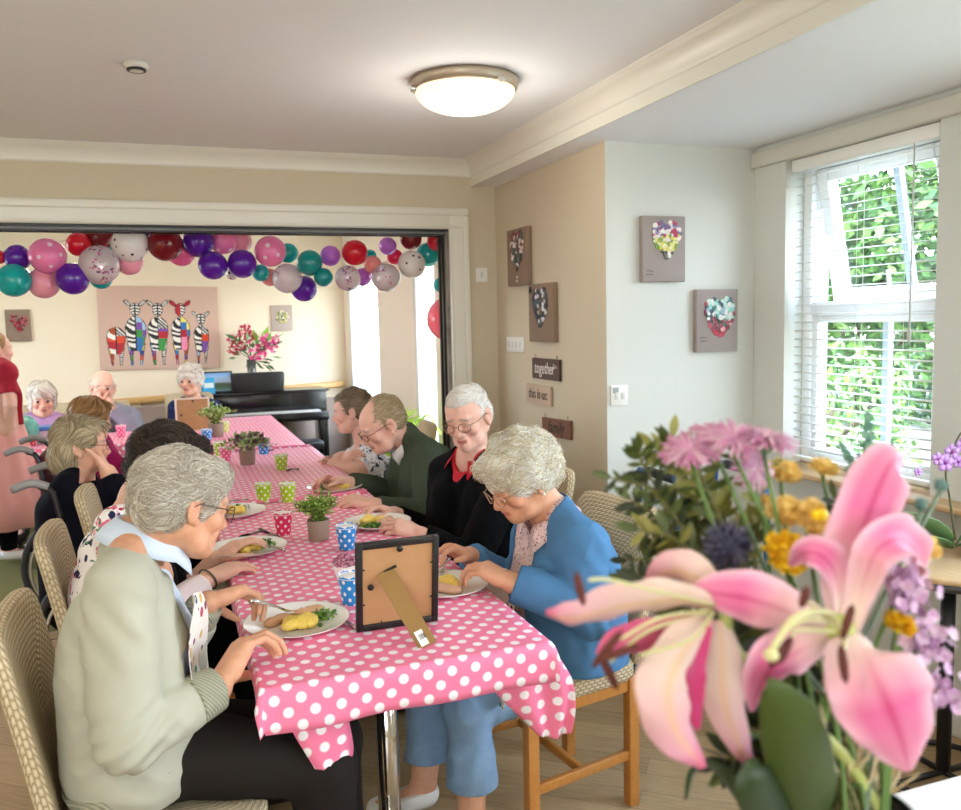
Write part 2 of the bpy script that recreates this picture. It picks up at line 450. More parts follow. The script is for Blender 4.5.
# architrave of the wide doorway, stepped
def architrave(name, path, m):
    mb = MB()
    for (x0, z0, x1, z1) in path: mb.bbox((x0, WY-.018, z0), (x1, WY, z1), .004)
    return struct(name, mb, m)
architrave('trim_4', [(-2.2, 2.030, 1.515, 2.145)], M_TRIM)
struct('trim_5', MB().bbox((-2.2, WY-.032, 2.105), (1.63, WY-.016, 2.145), .006).bbox((-2.2, WY-.027, 2.035), (1.63, WY-.016, 2.050), .004), M_TRIM)
architrave('trim_6', [(1.5152, 0, 1.63, 2.1447)], M_TRIM)
struct('trim_7', MB().bbox((1.595, WY-.032, 0), (1.63, WY-.016, 2.1045), .006).bbox((1.515, WY-.027, 0), (1.53, WY-.016, 2.0345), .004), M_TRIM)
struct('trim_8', MB().box((-2.1, WY-.006, 2.018), (1.515, WY+.10, 2.030)), mat('black door track', '#141414', .4))
struct('trim_9', MB().box((-2.1, WY+.02, 2.004), (1.50, WY+.085, 2.018)), mat('grey track seal', '#8d8a86', .5))
struct('trim_10', MB().box((-2.1, WY-.004, 1.996), (1.50, WY+.02, 2.004)).box((-2.1, WY+.085, 1.996), (1.50, WY+.10, 2.018)), MATS['black door track'])
mb = MB(); mb.box((1.497, WY-.002, 0), (1.515, WY+.15, 2.018)); struct('trim_11', mb, mat('worn grey door jamb', '#a39c92', .45, var=('#6f675e', 9)))
struct('trim_12', MB().box((1.485, WY+.03, 0), (1.498, WY+.052, 2.0)).box((1.485, WY+.095, 0), (1.498, WY+.115, 2.0)), MATS['black door track'])
# pelmet rail over the window bay
struct('trim_13', MB().bbox((WX-.03, -3.2, 2.178), (WX, 3.295, 2.245), .006), wall_paint('pelmet paint', '#d6d3c8'))
def _wood(t, a='#c79a62', b='#e0bd8a', s=1.0):
    g = t.noise(t.mapping(t.coord(), (30*s, 3*s, 30*s)), 2.0, 5, .6); t.set(col=t.mix(g, lin(a), lin(b)), rough=.4)
M_SILL = own('light oak sill', lambda t: _wood(t, '#b98a58', '#e3c79c'))
struct('trim_14', MB().bbox((WX-.10, -3.1, .822), (WX+.115, 3.16, .847), .008), M_SILL)
struct('baseboard_bay', MB().bbox((1.80, 3.285, 0), (WX, 3.30, .11), .004).bbox((WX-.015, -3.1, 0), (WX, 3.29, .11), .004), M_TRIM)
struct('baseboard_alcove', MB().bbox((1.785, 3.29, 0), (1.80, WY, .11), .004), M_TRIM)
struct('baseboard_far', MB().bbox((-2.9, 8.555, 0), (1.70, 8.575, .12), .004), M_TRIM)
# glass
def _glass(t):
    g = t.n('ShaderNodeBsdfGlossy'); g.inputs['Roughness'].default_value = .02
    tr = t.n('ShaderNodeBsdfTransparent'); tr.inputs[0].default_value = (.96, .98, .98, 1); mx = t.n('ShaderNodeMixShader'); mx.inputs[0].default_value = .05
    t.L.new(tr.outputs[0], mx.inputs[1]); t.L.new(g.outputs[0], mx.inputs[2]); t.L.new(mx.outputs[0], t.out.inputs[0])
M_GLASS = own('window glass', _glass)
def plain_window(name, axis, at, a, b, z0, z1, bars=1, transom=None):
    """frame with vertical bars set in an opening; axis x: the wall is x = at"""
    P = (lambda u, z, d: (at+d, u, z)) if axis == 'x' else (lambda u, z, d: (u, at+d, z))
    mb = MB(); t = .05
    def bx(u0, u1, za, zb, d=.03): mb.bbox(tuple(map(min, P(u0, za, -d), P(u1, zb, d))), tuple(map(max, P(u0, za, -d), P(u1, zb, d))), .006)
    bx(a, a+t, z0, z1); bx(b-t, b, z0, z1); bx(a+t, b-t, z0, z0+t); bx(a+t, b-t, z1-t, z1)
    for i in range(bars): c = a+(b-a)*(i+1)/(bars+1); bx(c-.022, c+.022, z0+t, z1-t)
    if transom: bx(a+t, b-t, transom-.02, transom+.02)
    o = struct(name, mb, M_UPVC)
    g = MB().box(tuple(map(min, P(a+t, z0+t, -.003), P(b-t, z1-t, .003))), tuple(map(max, P(a+t, z0+t, -.003), P(b-t, z1-t, .003)))).obj('pane', M_GLASS, o)
    return o
plain_window('window_2', 'x', WX+.16, .35, 1.75, .847, 2.18); plain_window('window_3', 'x', WX+.16, -2.4, -.6, .847, 2.18)  # both out of view, added for extra daylight
plain_window('window_4', 'y', -3.3, -2.5, -.45, .7, 2.25, 2)
for i, (a, b) in enumerate(((5.4, 7.4),)): plain_window('window_%d' % (6+i), 'x', -3.0, a, b, .8, 2.2, 2)  # unseen window, added to let daylight into the far room
plain_window('window_9', 'x', 1.735, 7.12, 8.36, .45, 1.98, 1)
for i, (a, b, z) in enumerate(ops[:2]): plain_window('door_%d' % (1+i), 'x', 1.735, a, b, z, 1.98, 0)
# the bay window: outer frame, tilted top light, lower pane
wf = MB(); FX = WX+.125; t = .055
def wbar(a, b, x0=FX-.03, x1=FX+.035, r=.008): wf.bbox((x0, a[0], a[1]), (x1, b[0], b[1]), r)
wbar((2.30, .847), (2.30+t, 2.18)); wbar((3.09-t, .847), (3.09, 2.18)); wbar((2.355, .847), (3.035, .905)); wbar((2.355, 2.135), (3.035, 2.18)); wbar((2.355, 1.505), (3.035, 1.565))
win = struct('window_1', wf, M_UPVC)
MB().bbox((FX-.024, 2.36, .905), (FX-.004, 2.395, 1.505), .004).bbox((FX-.024, 2.995, .905), (FX-.004, 3.03, 1.505), .004).bbox((FX-.024, 2.395, .905), (FX-.004, 2.995, .93), .004).bbox((FX-.024, 2.395, 1.48), (FX-.004, 2.995, 1.505), .004).obj('glazing_bead', M_UPVC, win)
M_BAR = mat('pale blue grey window bar', '#b9c9d6', .3)
MB().box((FX-.012, 2.615, .93), (FX+.012, 2.645, 1.48)).obj('glazing_bar', M_BAR, win)
MB().box((FX-.003, 2.395, .93), (FX+.003, 2.995, 1.48)).obj('pane', M_GLASS, win)
Ts = Matrix.Translation((FX+.005, 0, 2.135)) @ Matrix.Rotation(-math.radians(11), 4, 'Y')
sh = MB(); h = -.60
for a, b in (((2.36, h), (2.425, 0)), ((2.965, h), (3.03, 0)), ((2.425, h), (2.965, h+.075)), ((2.425, -.06), (2.965, 0))): sh.bbox((-.025, a[0], a[1]), (.03, b[0], b[1]), .008, 0, Ts)
sash = sh.obj('sash', M_UPVC, win)
MB().box((-.003, 2.425, h+.075), (.003, 2.965, -.06), 0, Ts).obj('pane', M_GLASS, sash)
MB().box((-.012, 2.60, h+.075), (.012, 2.63, -.06), 0, Ts).obj('glazing_bar', M_BAR, sash)
hd = MB(); hd.bbox((-.045, 2.66, h+.02), (-.025, 2.69, h+.055), .004, 0, Ts); hd.tube([Ts @ Vector((-.045, 2.675, h+.04)), Ts @ Vector((-.055, 2.675, h+.05)), Ts @ Vector((-.055, 2.675, h+.15))], .008)
hd.obj('handle', mat('white handle', '#f0f0ee', .3), sash)
# venetian blind in the reveal
bl = empty('venetian_blind', (WX+.045, 2.69, 2.178), 0, 'white venetian blind with open slats in front of the bay window', 'blind')
M_SLAT = mat('white blind slat', '#f3f3ef', .35)
MB().bbox((WX+.015, 2.315, 2.125), (WX+.068, 3.075, 2.177), .004).obj('head_rail', M_SLAT, bl)
sl = MB(); tilt = math.radians(8); z = 2.098; x = WX+.042
while z > .90:
    R = Matrix.Translation((x, 2.695, z)) @ Matrix.Rotation(-tilt, 4, 'Y')
    P = [[R @ Vector((u*.0145, s*.365, .0028*(1-u*u)+dz)) for u in (-1, -.5, 0, .5, 1)] for s in (-1, 1) for dz in (0,)]
    sl.grid(P); z -= .0365
so = sl.obj('slats', M_SLAT, bl); solid(so, .0009)
MB().bbox((x-.015, 2.33, .872), (x+.015, 3.06, .888), .004).obj('bottom_rail', M_SLAT, bl)
cd = MB()
for yy in (2.46, 2.70, 2.93):
    for dx in (-.017, .017): cd.tube([(x+dx, yy, .88), (x+dx, yy, 2.13)], .0011, 4)
cd.obj('ladder_cord', mat('white cord', '#e8e8e4', .6), bl)
wd = MB(); wd.tube([(x-.03, 2.42, 2.12), (x-.032, 2.42, 1.45)], .0028, 6); wd.lathe([(.001, 1.40), (.006, 1.405), (.008, 1.43), (.005, 1.452), (.001, 1.455)], 8, (x-.032, 2.42, 0))
wd.obj('pull_cord', mat('grey cord', '#d2d2cc', .5), bl)
# outside: lawn, hedge and shrubs, sunlit
M_LAWN = own('lawn', lambda t: t.set(col=t.mix(t.noise(t.coord(), 40, 4), lin('#8a8a76'), lin('#a8a894')), rough=.9))
struct('ground', MB().box((-40, -40, -.4), (40, 40, -.12)), M_LAWN)
def foliage_mesh(name, c, r, n, size, mats, parent, seed, lump=.25):
    R = np.random.RandomState(seed); d = R.normal(size=(n, 3)); d /= np.linalg.norm(d, axis=1)[:, None]
    nz = Noise3(seed, 3.2); rad = (R.uniform(.45, 1, n)**.4)*(1+lump*nz(d[:, 0], d[:, 1], d[:, 2]))
    p = np.array(c)+d*rad[:, None]*np.array(r); mb = MB()
    for i in range(n):
        u = R.normal(size=3); u /= np.linalg.norm(u); v = np.cross(u, d[i]+R.normal(size=3)*.6); v /= np.linalg.norm(v)+1e-9; s = size*R.uniform(.6, 1.4)
        q = p[i]; mb.add([q-u*s, q+v*s*.42, q+u*s, q-v*s*.42], [(0, 1, 2, 3)], R.randint(len(mats)))
    return mb.obj(name, mats, parent)
LEAFM = [mat('grass green leaf', '#456b2c', .6), mat('mid leaf', '#2c4c20', .6), mat('pale leaf', '#6f8f4a', .6)]  # greens picked at random for each leaf
def bush(label, c, r, n, size, seed, mats=LEAFM, group=None):
    e = empty('garden_shrub', (c[0], c[1], -.12), 0, label, 'shrub', group)
    foliage_mesh('foliage', c, r, n, size, mats, e, seed)
    mb = MB()
    for k in range(5):
        a = 2*PI*k/5; mb.tube(bez([(c[0]+.05*math.cos(a), c[1]+.05*math.sin(a), -.12), (c[0]+.2*r[0]*math.cos(a), c[1]+.2*r[1]*math.sin(a), c[2]*.5), (c[0]+.5*r[0]*math.cos(a), c[1]+.5*r[1]*math.sin(a), c[2]+.3*r[2])], 4), .03, 6)
    mb.obj('branches', mat('bark', '#5d4a38', .8), e); return e
bush('tall dense green tree filling the upper pane of the bay window', (9.4, 9.6, 2.3), (2.6, 2.9, 2.5), 12000, .11, 3)
bush('broad bright green bush seen low through the bay window', (6.0, 7.0, .25), (.95, 1.5, .85), 3000, .055, 5, [LEAFM[0], LEAFM[2], mat('lime leaf', '#87a84a', .6)])
bush('pale green shrub at the right edge of the bay window', (8.2, 4.6, .5), (1.3, 1.2, 1.2), 2200, .09, 8, [LEAFM[2], LEAFM[0]])
bush('dark hedge far behind the green tree in the bay window', (24, 23, 2.2), (5.5, 6.5, 4.2), 5000, .28, 13, [LEAFM[1], LEAFM[0]])
bush('leafy shrub outside the far room glass door', (6.0, 15.0, .9), (1.6, 2.0, 1.5), 1500, .14, 9)
# ------------------------------------------------------------------ light: sky through the windows, a seen lamp and added ones
W = bpy.data.worlds.new('sky'); SC.world = W; W.use_nodes = True
wn = W.node_tree.nodes; wl = W.node_tree.links; bg = wn['Background']
tc = wn.new('ShaderNodeTexCoord'); sx = wn.new('ShaderNodeSeparateXYZ'); cr = wn.new('ShaderNodeValToRGB')
wl.new(tc.outputs['Generated'], sx.inputs[0]); wl.new(sx.outputs[2], cr.inputs[0]); wl.new(cr.outputs[0], bg.inputs[0])
e = cr.color_ramp.elements; e[0].position = .0; e[0].color = lin('#eef2f6'); e[1].position = .7; e[1].color = lin('#b4cdf0')
bg.inputs[1].default_value = 14.0
def portal(loc, rot, sx, sy):
    d = bpy.data.lights.new('window portal', 'AREA'); d.shape = 'RECTANGLE'; d.size = sx; d.size_y = sy; d.cycles.is_portal = True
    o = bpy.data.objects.new('window_portal', d); COL.objects.link(o); o.location = loc; o.rotation_euler = rot; return o
H_ = PI/2
portal((WX+.3, 2.69, 1.5), (0, H_, 0), 1.34, .8); portal((WX+.3, 1.05, 1.5), (0, H_, 0), 1.34, 1.4); portal((WX+.3, -1.5, 1.5), (0, H_, 0), 1.34, 1.8)
portal((-1.47, -3.45, 1.47), (H_, 0, 0), 2.05, 1.55)
for a, b in ((5.4, 7.4),): portal((-3.15, (a+b)/2, 1.5), (0, -H_, 0), 1.4, b-a)
for a, b, z in ops: portal((1.95, (a+b)/2, (z+1.98)/2), (0, H_, 0), 1.98-z, b-a)
sun = bpy.data.lights.new('sun', 'SUN'); sun.energy = 3.0; sun.angle = .02; sun.color = (1, .95, .86)
so_ = bpy.data.objects.new('sun', sun); COL.objects.link(so_); so_.rotation_euler = (math.radians(35), math.radians(-20), math.radians(30))
# flush ceiling lamps (one in view, the unseen others added to brighten the rooms)
M_OPAL = own('lit opal glass', lambda t: t.set(col='#fff6da', rough=.3, emit=lin('#ffeec4'), estr=.75))
M_LRIM = mat('brushed lamp rim', '#b9aa96', .35, .6)
def ceiling_lamp(x, y, zc, label, power):
    e = empty('ceiling_lamp', (x, y, zc), 0, label, 'ceiling lamp')
    MB().lathe([(.0, zc), (.198, zc), (.201, zc-.012), (.196, zc-.035), (.186, zc-.04), (.0, zc-.036)], 40, (x, y, 0)).obj('base_plate', M_LRIM, e)
    pr = [(.186*math.cos(a), zc-.04-.082*math.sin(a)) for a in [PI/2*i/10 for i in range(11)]]
    MB().lathe([(.176, zc-.036)]+pr[:-1]+[(.0005, zc-.122)], 40, (x, y, 0)).obj('glass_bowl', M_OPAL, e)
    for k in range(3):
        cl = MB(); a = 2*PI*k/3+.9; cl.bbox((.16, -.018, -.046), (.203, .018, -.03), .004, 0, Matrix.Translation((x, y, zc)) @ Matrix.Rotation(a, 4, 'Z'))
        cl.obj('clip', mat('chrome clip', '#d8d4cc', .2, .9), e)
    d = bpy.data.lights.new('lamp glow', 'POINT'); d.energy = power; d.color = (1, .93, .84); d.shadow_soft_size = .13
    o = bpy.data.objects.new('lamp_glow', d); COL.objects.link(o); o.location = (x, y, zc-.30)
ceiling_lamp(1.095, 3.08, 2.41, 'lit round opal ceiling lamp beside the beam above the table', 5)
ceiling_lamp(-.6, .3, 2.41, 'unseen ceiling lamp added for fill light on the window side behind the camera', 16)
ceiling_lamp(-1.9, 2.4, 2.41, 'unseen ceiling lamp added for fill light over the empty side of the room', 14)
ceiling_lamp(.9, -.9, 2.41, 'unseen ceiling lamp added for fill light near the back wall', 10)
ceiling_lamp(-.5, 6.6, 2.40, 'unseen ceiling lamp added for fill light in the far room above the cross table', 16)
SC.view_settings.view_transform = 'Standard'; SC.view_settings.look = 'None'; SC.view_settings.gamma = 1; SC.view_settings.use_curve_mapping = False
SC.view_settings.exposure = 0.45
SC.cycles.use_denoising = True; SC.cycles.max_bounces = 8; SC.cycles.diffuse_bounces = 5; SC.cycles.transparent_max_bounces = 16
SC.cycles.caustics_reflective = False; SC.cycles.caustics_refractive = False; SC.cycles.sample_clamp_indirect = 6
# ------------------------------------------------------------------ tables under pink dotted cloths
TZ = .740
def dots(t, u, v, pitch, r, soft=.06, jit=0):
    """mask of round dots on a staggered lattice; u,v sockets in metres"""
    m = None
    for o in (0, .5):
        a = t.math('SUBTRACT', t.math('FRACT', t.math('MULTIPLY_ADD', u, 1/pitch, o)), .5); b = t.math('SUBTRACT', t.math('FRACT', t.math('MULTIPLY_ADD', v, 1/pitch, o)), .5)
        d = t.math('SQRT', t.math('ADD', t.math('MULTIPLY', a, a), t.math('MULTIPLY', b, b)))
        k = t.math('MULTIPLY_ADD', d, -1/soft, r/pitch/soft, True); m = k if m is None else t.math('MAXIMUM', m, k)
    return m
def _cloth(t):
    s = t.sep(t.coord('UV')); m = dots(t, s[0], s[1], .0575, .0130)
    n = t.noise(t.coord(), 5, 3)
    t.set(col=t.mix(m, lin('#f27d9f'), lin('#f7eff1')), rough=.42, spec=.45)
    cr = t.math('ADD', t.math('MULTIPLY', t.wave(t.mapping(t.coord(), (1, .25, 1)), 3.3, 6, 2), .5), t.noise(t.mapping(t.coord(), (9, 2.5, 9)), 3, 3)); t.bump(cr, .35, .004)
M_CLOTH = own('pink cloth with white dots', _cloth)
def tablecloth(name, x0, x1, y0, y1, drop, ends, label, group=None, zt=TZ+.003, seed=1, side=None, flaps=()):
    """cloth over a table top; ends = which y ends hang (near, far)"""
    nz = Noise3(seed, 9); st = .02; sd = side or drop
    us = [x0-sd]+list(np.arange(x0-sd+st, x0-.001, st))+[x0]+list(np.linspace(x0, x1, int((x1-x0)/.04)+2)[1:-1])+[x1]+list(np.arange(x1+st, x1+sd-.001, st))+[x1+sd]
    vs = ([y0-drop]+list(np.arange(y0-drop+st, y0-.001, st)) if ends[0] else [])+[y0]+list(np.linspace(y0, y1, int((y1-y0)/.05)+2)[1:-1])+[y1]+(list(np.arange(y1+st, y1+drop-.001, st))+[y1+drop] if ends[1] else [])
    rows, uv = [], []
    for v in vs:
        row = []
        for u in us:
            du = max(x0-u, 0)+max(u-x1, 0); dv = max(y0-v, 0)+max(v-y1, 0)
            cx = min(max(u, x0), x1); cy = min(max(v, y0), y1); sx = -1 if u < x0 else 1; sy = -1 if v < y0 else 1
            r = math.hypot(du, dv); z = zt; x, y = cx, cy
            if r > 0:
                th = math.atan2(dv, du); ruff = .012*float(nz(cx*2.2, cy*2.2, 0.3))*min(1, r/.08)
                roll = .010*(1-math.exp(-r/.010))
                fin = r*math.sin(2*th)**1.5*.22 if du > 0 and dv > 0 else 0
                out = roll+r*.06+ruff*(r/.12)+fin
                x += sx*math.cos(th)*out; y += sy*math.sin(th)*out
                z -= max(0, r-.006)*(1 if not fin else .93)
            else: z += .0012*float(nz(u, v, 0))
            row.append((x, y, z)); uv.append((u, v))
        rows.append(row)
    mb = MB(); mb.grid(rows); mb.uv = uv
    for fr in flaps:                                             # the loose corner that hangs folded under the end
        G = [bez([at_y(*q) for q in r], 5) for r in fr]; n = len(G[0]); H = [bez([g[j] for g in G], 5) for j in range(n)]; H = [[H[j][i]+Vector((0, .008*math.sin(j*.9+i*.25), 0)) for j in range(n)] for i in range(len(H[0]))]
        mb.grid(H); mb.uv += [(q.x*.8-q.z*.6+.01, q.z*.8+q.x*.6) for r in H for q in r]
    o = mb.obj(name, M_CLOTH); solid(o, .0012, 1)
    return tag(o, label, 'tablecloth', group)
M_TOP = mat('dark table board', '#3a2c22', .5); M_CHROME = mat('chrome leg', '#dcd7cf', .12, 1.0)
def table(x0, x1, y0, y1, label, legs, group=None):
    e = empty('dining_table', ((x0+x1)/2, (y0+y1)/2, 0), 0, label, 'table', group)
    MB().bbox((x0+.004, y0+.004, TZ-.028), (x1-.004, y1-.004, TZ-.001), .004).obj('table_top', M_TOP, e)
    for (x, y) in legs:
        MB().tube([(x, y, .02), (x, y, TZ-.03)], .030, 20).lathe([(.0, .006), (.21, .006), (.21, .012), (.06, .03), (.032, .05), (.03, .06)], 28, (x, y, 0)).obj('leg', M_CHROME, e)
    return e
table(.15, .83, 1.815, 3.78, 'long table with a chrome pedestal leg under the nearest pink cloth', [(.49, 2.12), (.49, 3.45)], 'dining tables')
table(.15, .83, 3.80, 5.40, 'table under the second pink cloth, behind the two green cups', [(.49, 4.1), (.49, 5.1)], 'dining tables')
table(.12, .80, 5.42, 7.45, 'table under the far pink cloth, ending before the piano', [(.46, 5.8), (.46, 7.1)], 'dining tables')
table(-1.35, .10, 6.22, 6.92, 'cross table under a pink cloth in the far room', [(-1.1, 6.57), (-.2, 6.57)], 'dining tables')
tablecloth('tablecloth', .15, .83, 1.815, 3.80, .104, (1, 0), 'nearest pink dotted cloth with two corners hanging off the table end', 'pink dotted tablecloths', TZ+.003, 3, .045, [[[(274, 690, 1.815), (341, 690, 1.84)], [(290, 728, 1.818), (350, 726, 1.845)], [(309, 760, 1.822), (354, 752, 1.848)], [(327, 787, 1.826), (349, 768, 1.845)]], [[(484, 680, 1.85), (515, 668, 1.84), (545, 660, 1.835), (560, 657, 1.83)], [(506, 704, 1.85), (533, 698, 1.84), (556, 690, 1.835), (574, 682, 1.825)], [(526, 724, 1.85), (546, 723, 1.84), (562, 718, 1.835), (575, 708, 1.825)], [(538, 735, 1.85), (549, 738, 1.84), (560, 737, 1.835), (570, 732, 1.825)]]])
tablecloth('tablecloth', .15, .83, 3.77, 5.43, .115, (0, 0), 'second pink dotted cloth, under the plant with purple tipped leaves', 'pink dotted tablecloths', TZ+.006, 5, .06)
tablecloth('tablecloth', .12, .80, 5.40, 7.45, .115, (0, 1), 'far pink dotted cloth, ending before the black piano', 'pink dotted tablecloths', TZ+.009, 7, .06)
tablecloth('tablecloth', -1.35, .02, 6.22, 6.92, .115, (1, 1), 'pink dotted cloth on the cross table in the far room', 'pink dotted tablecloths', TZ+.003, 9)
# rolled seams where the cloths overlap
for y, z, lb in ((3.785, TZ+.009, 'rumpled pink cloth seam across the table behind the two green cups'), (5.41, TZ+.012, 'rumpled pink cloth seam across the table beyond the lone green cup')):
    nz = Noise3(int(y*10), 12); P = [(x, y+.012*float(nz(x, 0, 0)), z) for x in np.linspace(.16, .82, 26)]
    mb = MB(); mb.tube(P, [.006+.004*abs(float(nz(x[0], 3, 0))) for x in P], 8); mb.uv = [(q[0]*1.0, q[1]) for q in mb.v]
    tag(mb.obj('cloth_seam', M_CLOTH), lb, 'cloth fold')

# ------------------------------------------------------------------ paper cups with dots
def cup_mat(c):
    def f(t):
        s = t.sep(t.coord('UV')); m = dots(t, s[0], s[1], .034, .0062, .05)
        t.set(col=t.mix(m, lin(c), lin('#fbfaf4')), rough=.45)
    return own('paper cup '+c, f)
M_CUPIN = mat('white paper', '#f6f4ee', .6)
def cup(x, y, c, label, z=TZ+.0055, h=.085, r0=.026, r1=.037, scal=True):
    e = empty('paper_cup', (x, y, z), 0, label, 'paper cup', 'dotted paper cups'); n = 48; rows, uv = [], []
    for i in range(7):
        t = i/6; row = []
        for j in range(n+1):
            a = 2*PI*j/n; r = r0+(r1-r0)*t; k = (-.0035*abs(math.sin(a*8)) if scal and i == 6 else 0)
            row.append((x+r*math.cos(a), y+r*math.sin(a), z+h*t+k)); uv.append((a*r1*.95, h*t))
        rows.append(row)
    mb = MB(); mb.grid(rows); mb.uv = uv; mb.obj('cup_wall', cup_mat(c), e)
    q = MB(); q.grid([[(x+(r0+(r1-r0)*i/4-.0009)*math.cos(2*PI*j/24), y+(r0+(r1-r0)*i/4-.0009)*math.sin(2*PI*j/24), z+.004+(h-.0095)*i/4) for j in range(25)] for i in range(5)])
    q.lathe([(.0003, z+.004), (r0-.001, z+.004)], 24, (x, y, 0)); q.obj('cup_lining', M_CUPIN, e)
    b = MB(); b.lathe([(r1-.0012, z+h-.0105), (r1-.0002, z+h-.009), (r1-.0012, z+h-.0075)], 24, (x, y, 0)); b.obj('rim', M_CUPIN, e)
    return e
GR, BL, PK, HP = '#a3cf12', '#1b8fd6', '#e0265f', '#f0679b'
for a in ((.362, 3.80, GR, 'green dotted paper cup, left one of the pair in mid table'), (.462, 3.755, GR, 'green dotted paper cup, right one of the pair in mid table'),
          (.54, 4.60, GR, 'green dotted paper cup on the right of the plant with purple tipped leaves'), (.369, 3.174, PK, 'crimson dotted paper cup beside the near plate of food'),
          (.544, 2.864, BL, 'blue dotted paper cup right of the bushy green pot plant'), (.442, 2.286, BL, 'blue dotted paper cup half behind the photo frame'),
          (.281, 5.064, HP, 'pink paper cup behind the grey head of hair at the table'), (.262, 5.30, GR, 'green paper cup in front of the blue cup near the far plant'),
          (.218, 6.02, BL, 'blue paper cup in front of the far small plant'), (.512, 5.226, BL, 'blue paper cup half hidden right of the plant with purple tipped leaves'),
          (.43, 5.55, GR, 'green paper cup rising behind the plant with purple tipped leaves'), (.36, 6.45, '#c3d96a', 'pale green cup at the far end right of the small plant'),
          (-.346, 6.60, HP, 'pink paper cup on the cross table before the bald man'), (-.90, 6.42, '#e2335a', 'red cup beside the teal ball on the cross table'), (-.96, 6.6, HP, 'pink cup behind the teal ball on the cross table')):
    cup(*a)

# ------------------------------------------------------------------ plates and food
M_CHINA = mat('white china', '#f4f1ea', .18)
def plate(x, y, r, label):
    z = TZ+.0048
    mb = MB(); mb.lathe([(.0002, z+.004), (r*.62, z+.004), (r*.70, z+.009), (r*.985, z+.019), (r, z+.0205), (r*.99, z+.018), (r*.68, z+.002), (r*.6, z), (.0002, z)], 56, (x, y, 0))
    return tag(mb.obj('dinner_plate', M_CHINA), label, 'plate', 'dinner plates')
def blob(name, items, vox, m, label=None, cat=None, group=None, warp=None, parent=None):
    """food: a smooth solid from (centre, radii, rotation)"""
    P = np.array([c for c, r, R in items]); mr = max(max(r) for c, r, R in items)+.01
    F = Field(P.min(0)-mr, P.max(0)+mr, vox)
    for c, r, R in items: F.ell(c, r, R, .004)
    if warp: F.warp(warp, .02)
    V, Q = F.mesh(); o = mesh_obj(name, smooth_mesh(V, Q, 1), Q, m, parent)
    return tag(o, label, cat, group)
def _pot(t): n = t.noise(t.coord(), 60, 3); t.set(col=t.mix(n, lin('#f3d874'), lin('#e9c04a')), rough=.5, sss=.05)
M_POTATO = own('yellow mash', _pot); M_MEAT = own('browned chicken', lambda t: t.set(col=t.mix(t.noise(t.coord(), 45, 4), lin('#b98254'), lin('#e0b48a')), rough=.45))
M_SAUS = own('pink roast meat', lambda t: t.set(col=t.mix(t.noise(t.coord(), 38, 4), lin('#c08a66'), lin('#e3b79c')), rough=.4))
M_PEA = [mat('broccoli green', '#4f7d22', .5), mat('dark green leaf veg', '#355f1c', .5), mat('bright green veg', '#7aa53a', .5)]
def rotz(a): return np.array([[math.cos(a), -math.sin(a), 0], [math.sin(a), math.cos(a), 0], [0, 0, 1]])
def meal(x, y, r, a, who, seed):
    """mash, a piece of meat and greens on one plate; a turns the arrangement"""
    R = np.random.RandomState(seed); z = TZ+.011; A = rotz(a)
    P = lambda u, v, w=0: tuple(np.array([x, y, z+w])+A @ np.array([u*r, v*r, 0]))
    it = [(P(-.05+R.uniform(-.2, .25), -.12+R.uniform(-.22, .2), .006+R.uniform(0, .012)), (R.uniform(.016, .026), R.uniform(.013, .02), R.uniform(.011, .016)), rotz(R.uniform(0, 3))) for _ in range(9)]
    blob('mashed_potato', it, .003, M_POTATO, 'heap of yellow mashed potato on the plate of '+who, 'mashed potato', 'mash on the plates', lambda X, Y, Z: .0022*np.sin(X*420)*np.cos(Y*390+Z*300))
    it = [(P(-.42+.2*k, .20+.05*math.sin(k), .008+.002*k), (.026, .017, .013), rotz(a+.3)) for k in range(4)]
    blob('roast_meat', it, .003, M_MEAT if seed % 2 else M_SAUS, 'browned slice of meat on the plate of '+who, 'meat', 'meat on the plates')
    mb = MB()
    for _ in range(170):
        u, v = R.normal(.42, .13), R.normal(.12, .17); p = Vector(P(u, v, R.uniform(0, .016))); s = R.uniform(.004, .008)
        q = Vector(R.normal(size=3)).normalized(); w = q.cross(Vector(R.normal(size=3))).normalized()
        if R.rand() < .5: mb.add([p-q*s*1.5, p+w*s*.8, p+q*s*1.5, p-w*s*.8], [(0, 1, 2, 3)], R.randint(3))
        else: mb.ball(p, s*.75, 6, R.randint(3))
    tag(mb.obj('green_vegetables', M_PEA), 'chopped green vegetables on the plate of '+who, 'vegetables', 'greens on the plates', 'stuff')
MEALS = [(.275, 2.17, .135, .25, 'the man in the sage jumper'), (.222, 2.98, .135, .3, 'the dark haired person'),
         (.215, 3.60, .135, 1.0, 'the empty place'), (.715, 2.30, .13, 2.2, 'the woman in the blue cardigan'),
         (.72, 3.15, .13, -2.2, 'the man in the black cardigan'), (.70, 3.93, .13, 2.0, 'the man in the green jumper')]
PL = ['white plate of food nearest, before the man in the sage jumper', 'white plate of food under the ringed hand of the dark haired person', 'white plate of food standing behind the crimson cup',
      'white plate of food before the woman in the blue cardigan', 'white plate of food before the man in the black cardigan', 'white plate partly behind the bushy pot plant, before the man in green']
for (x, y, r, a, who), lb in zip(MEALS, PL):
    plate(x, y, r, lb); meal(x, y, r, a, who, int(x*100+y*37))
blob('chicken_piece', [((.315, 2.215, TZ+.022), (.03, .019, .015), rotz(.6)), ((.335, 2.225, TZ+.022), (.02, .016, .013), None)], .003, M_MEAT, 'second browned chicken piece on the nearest plate', 'meat')

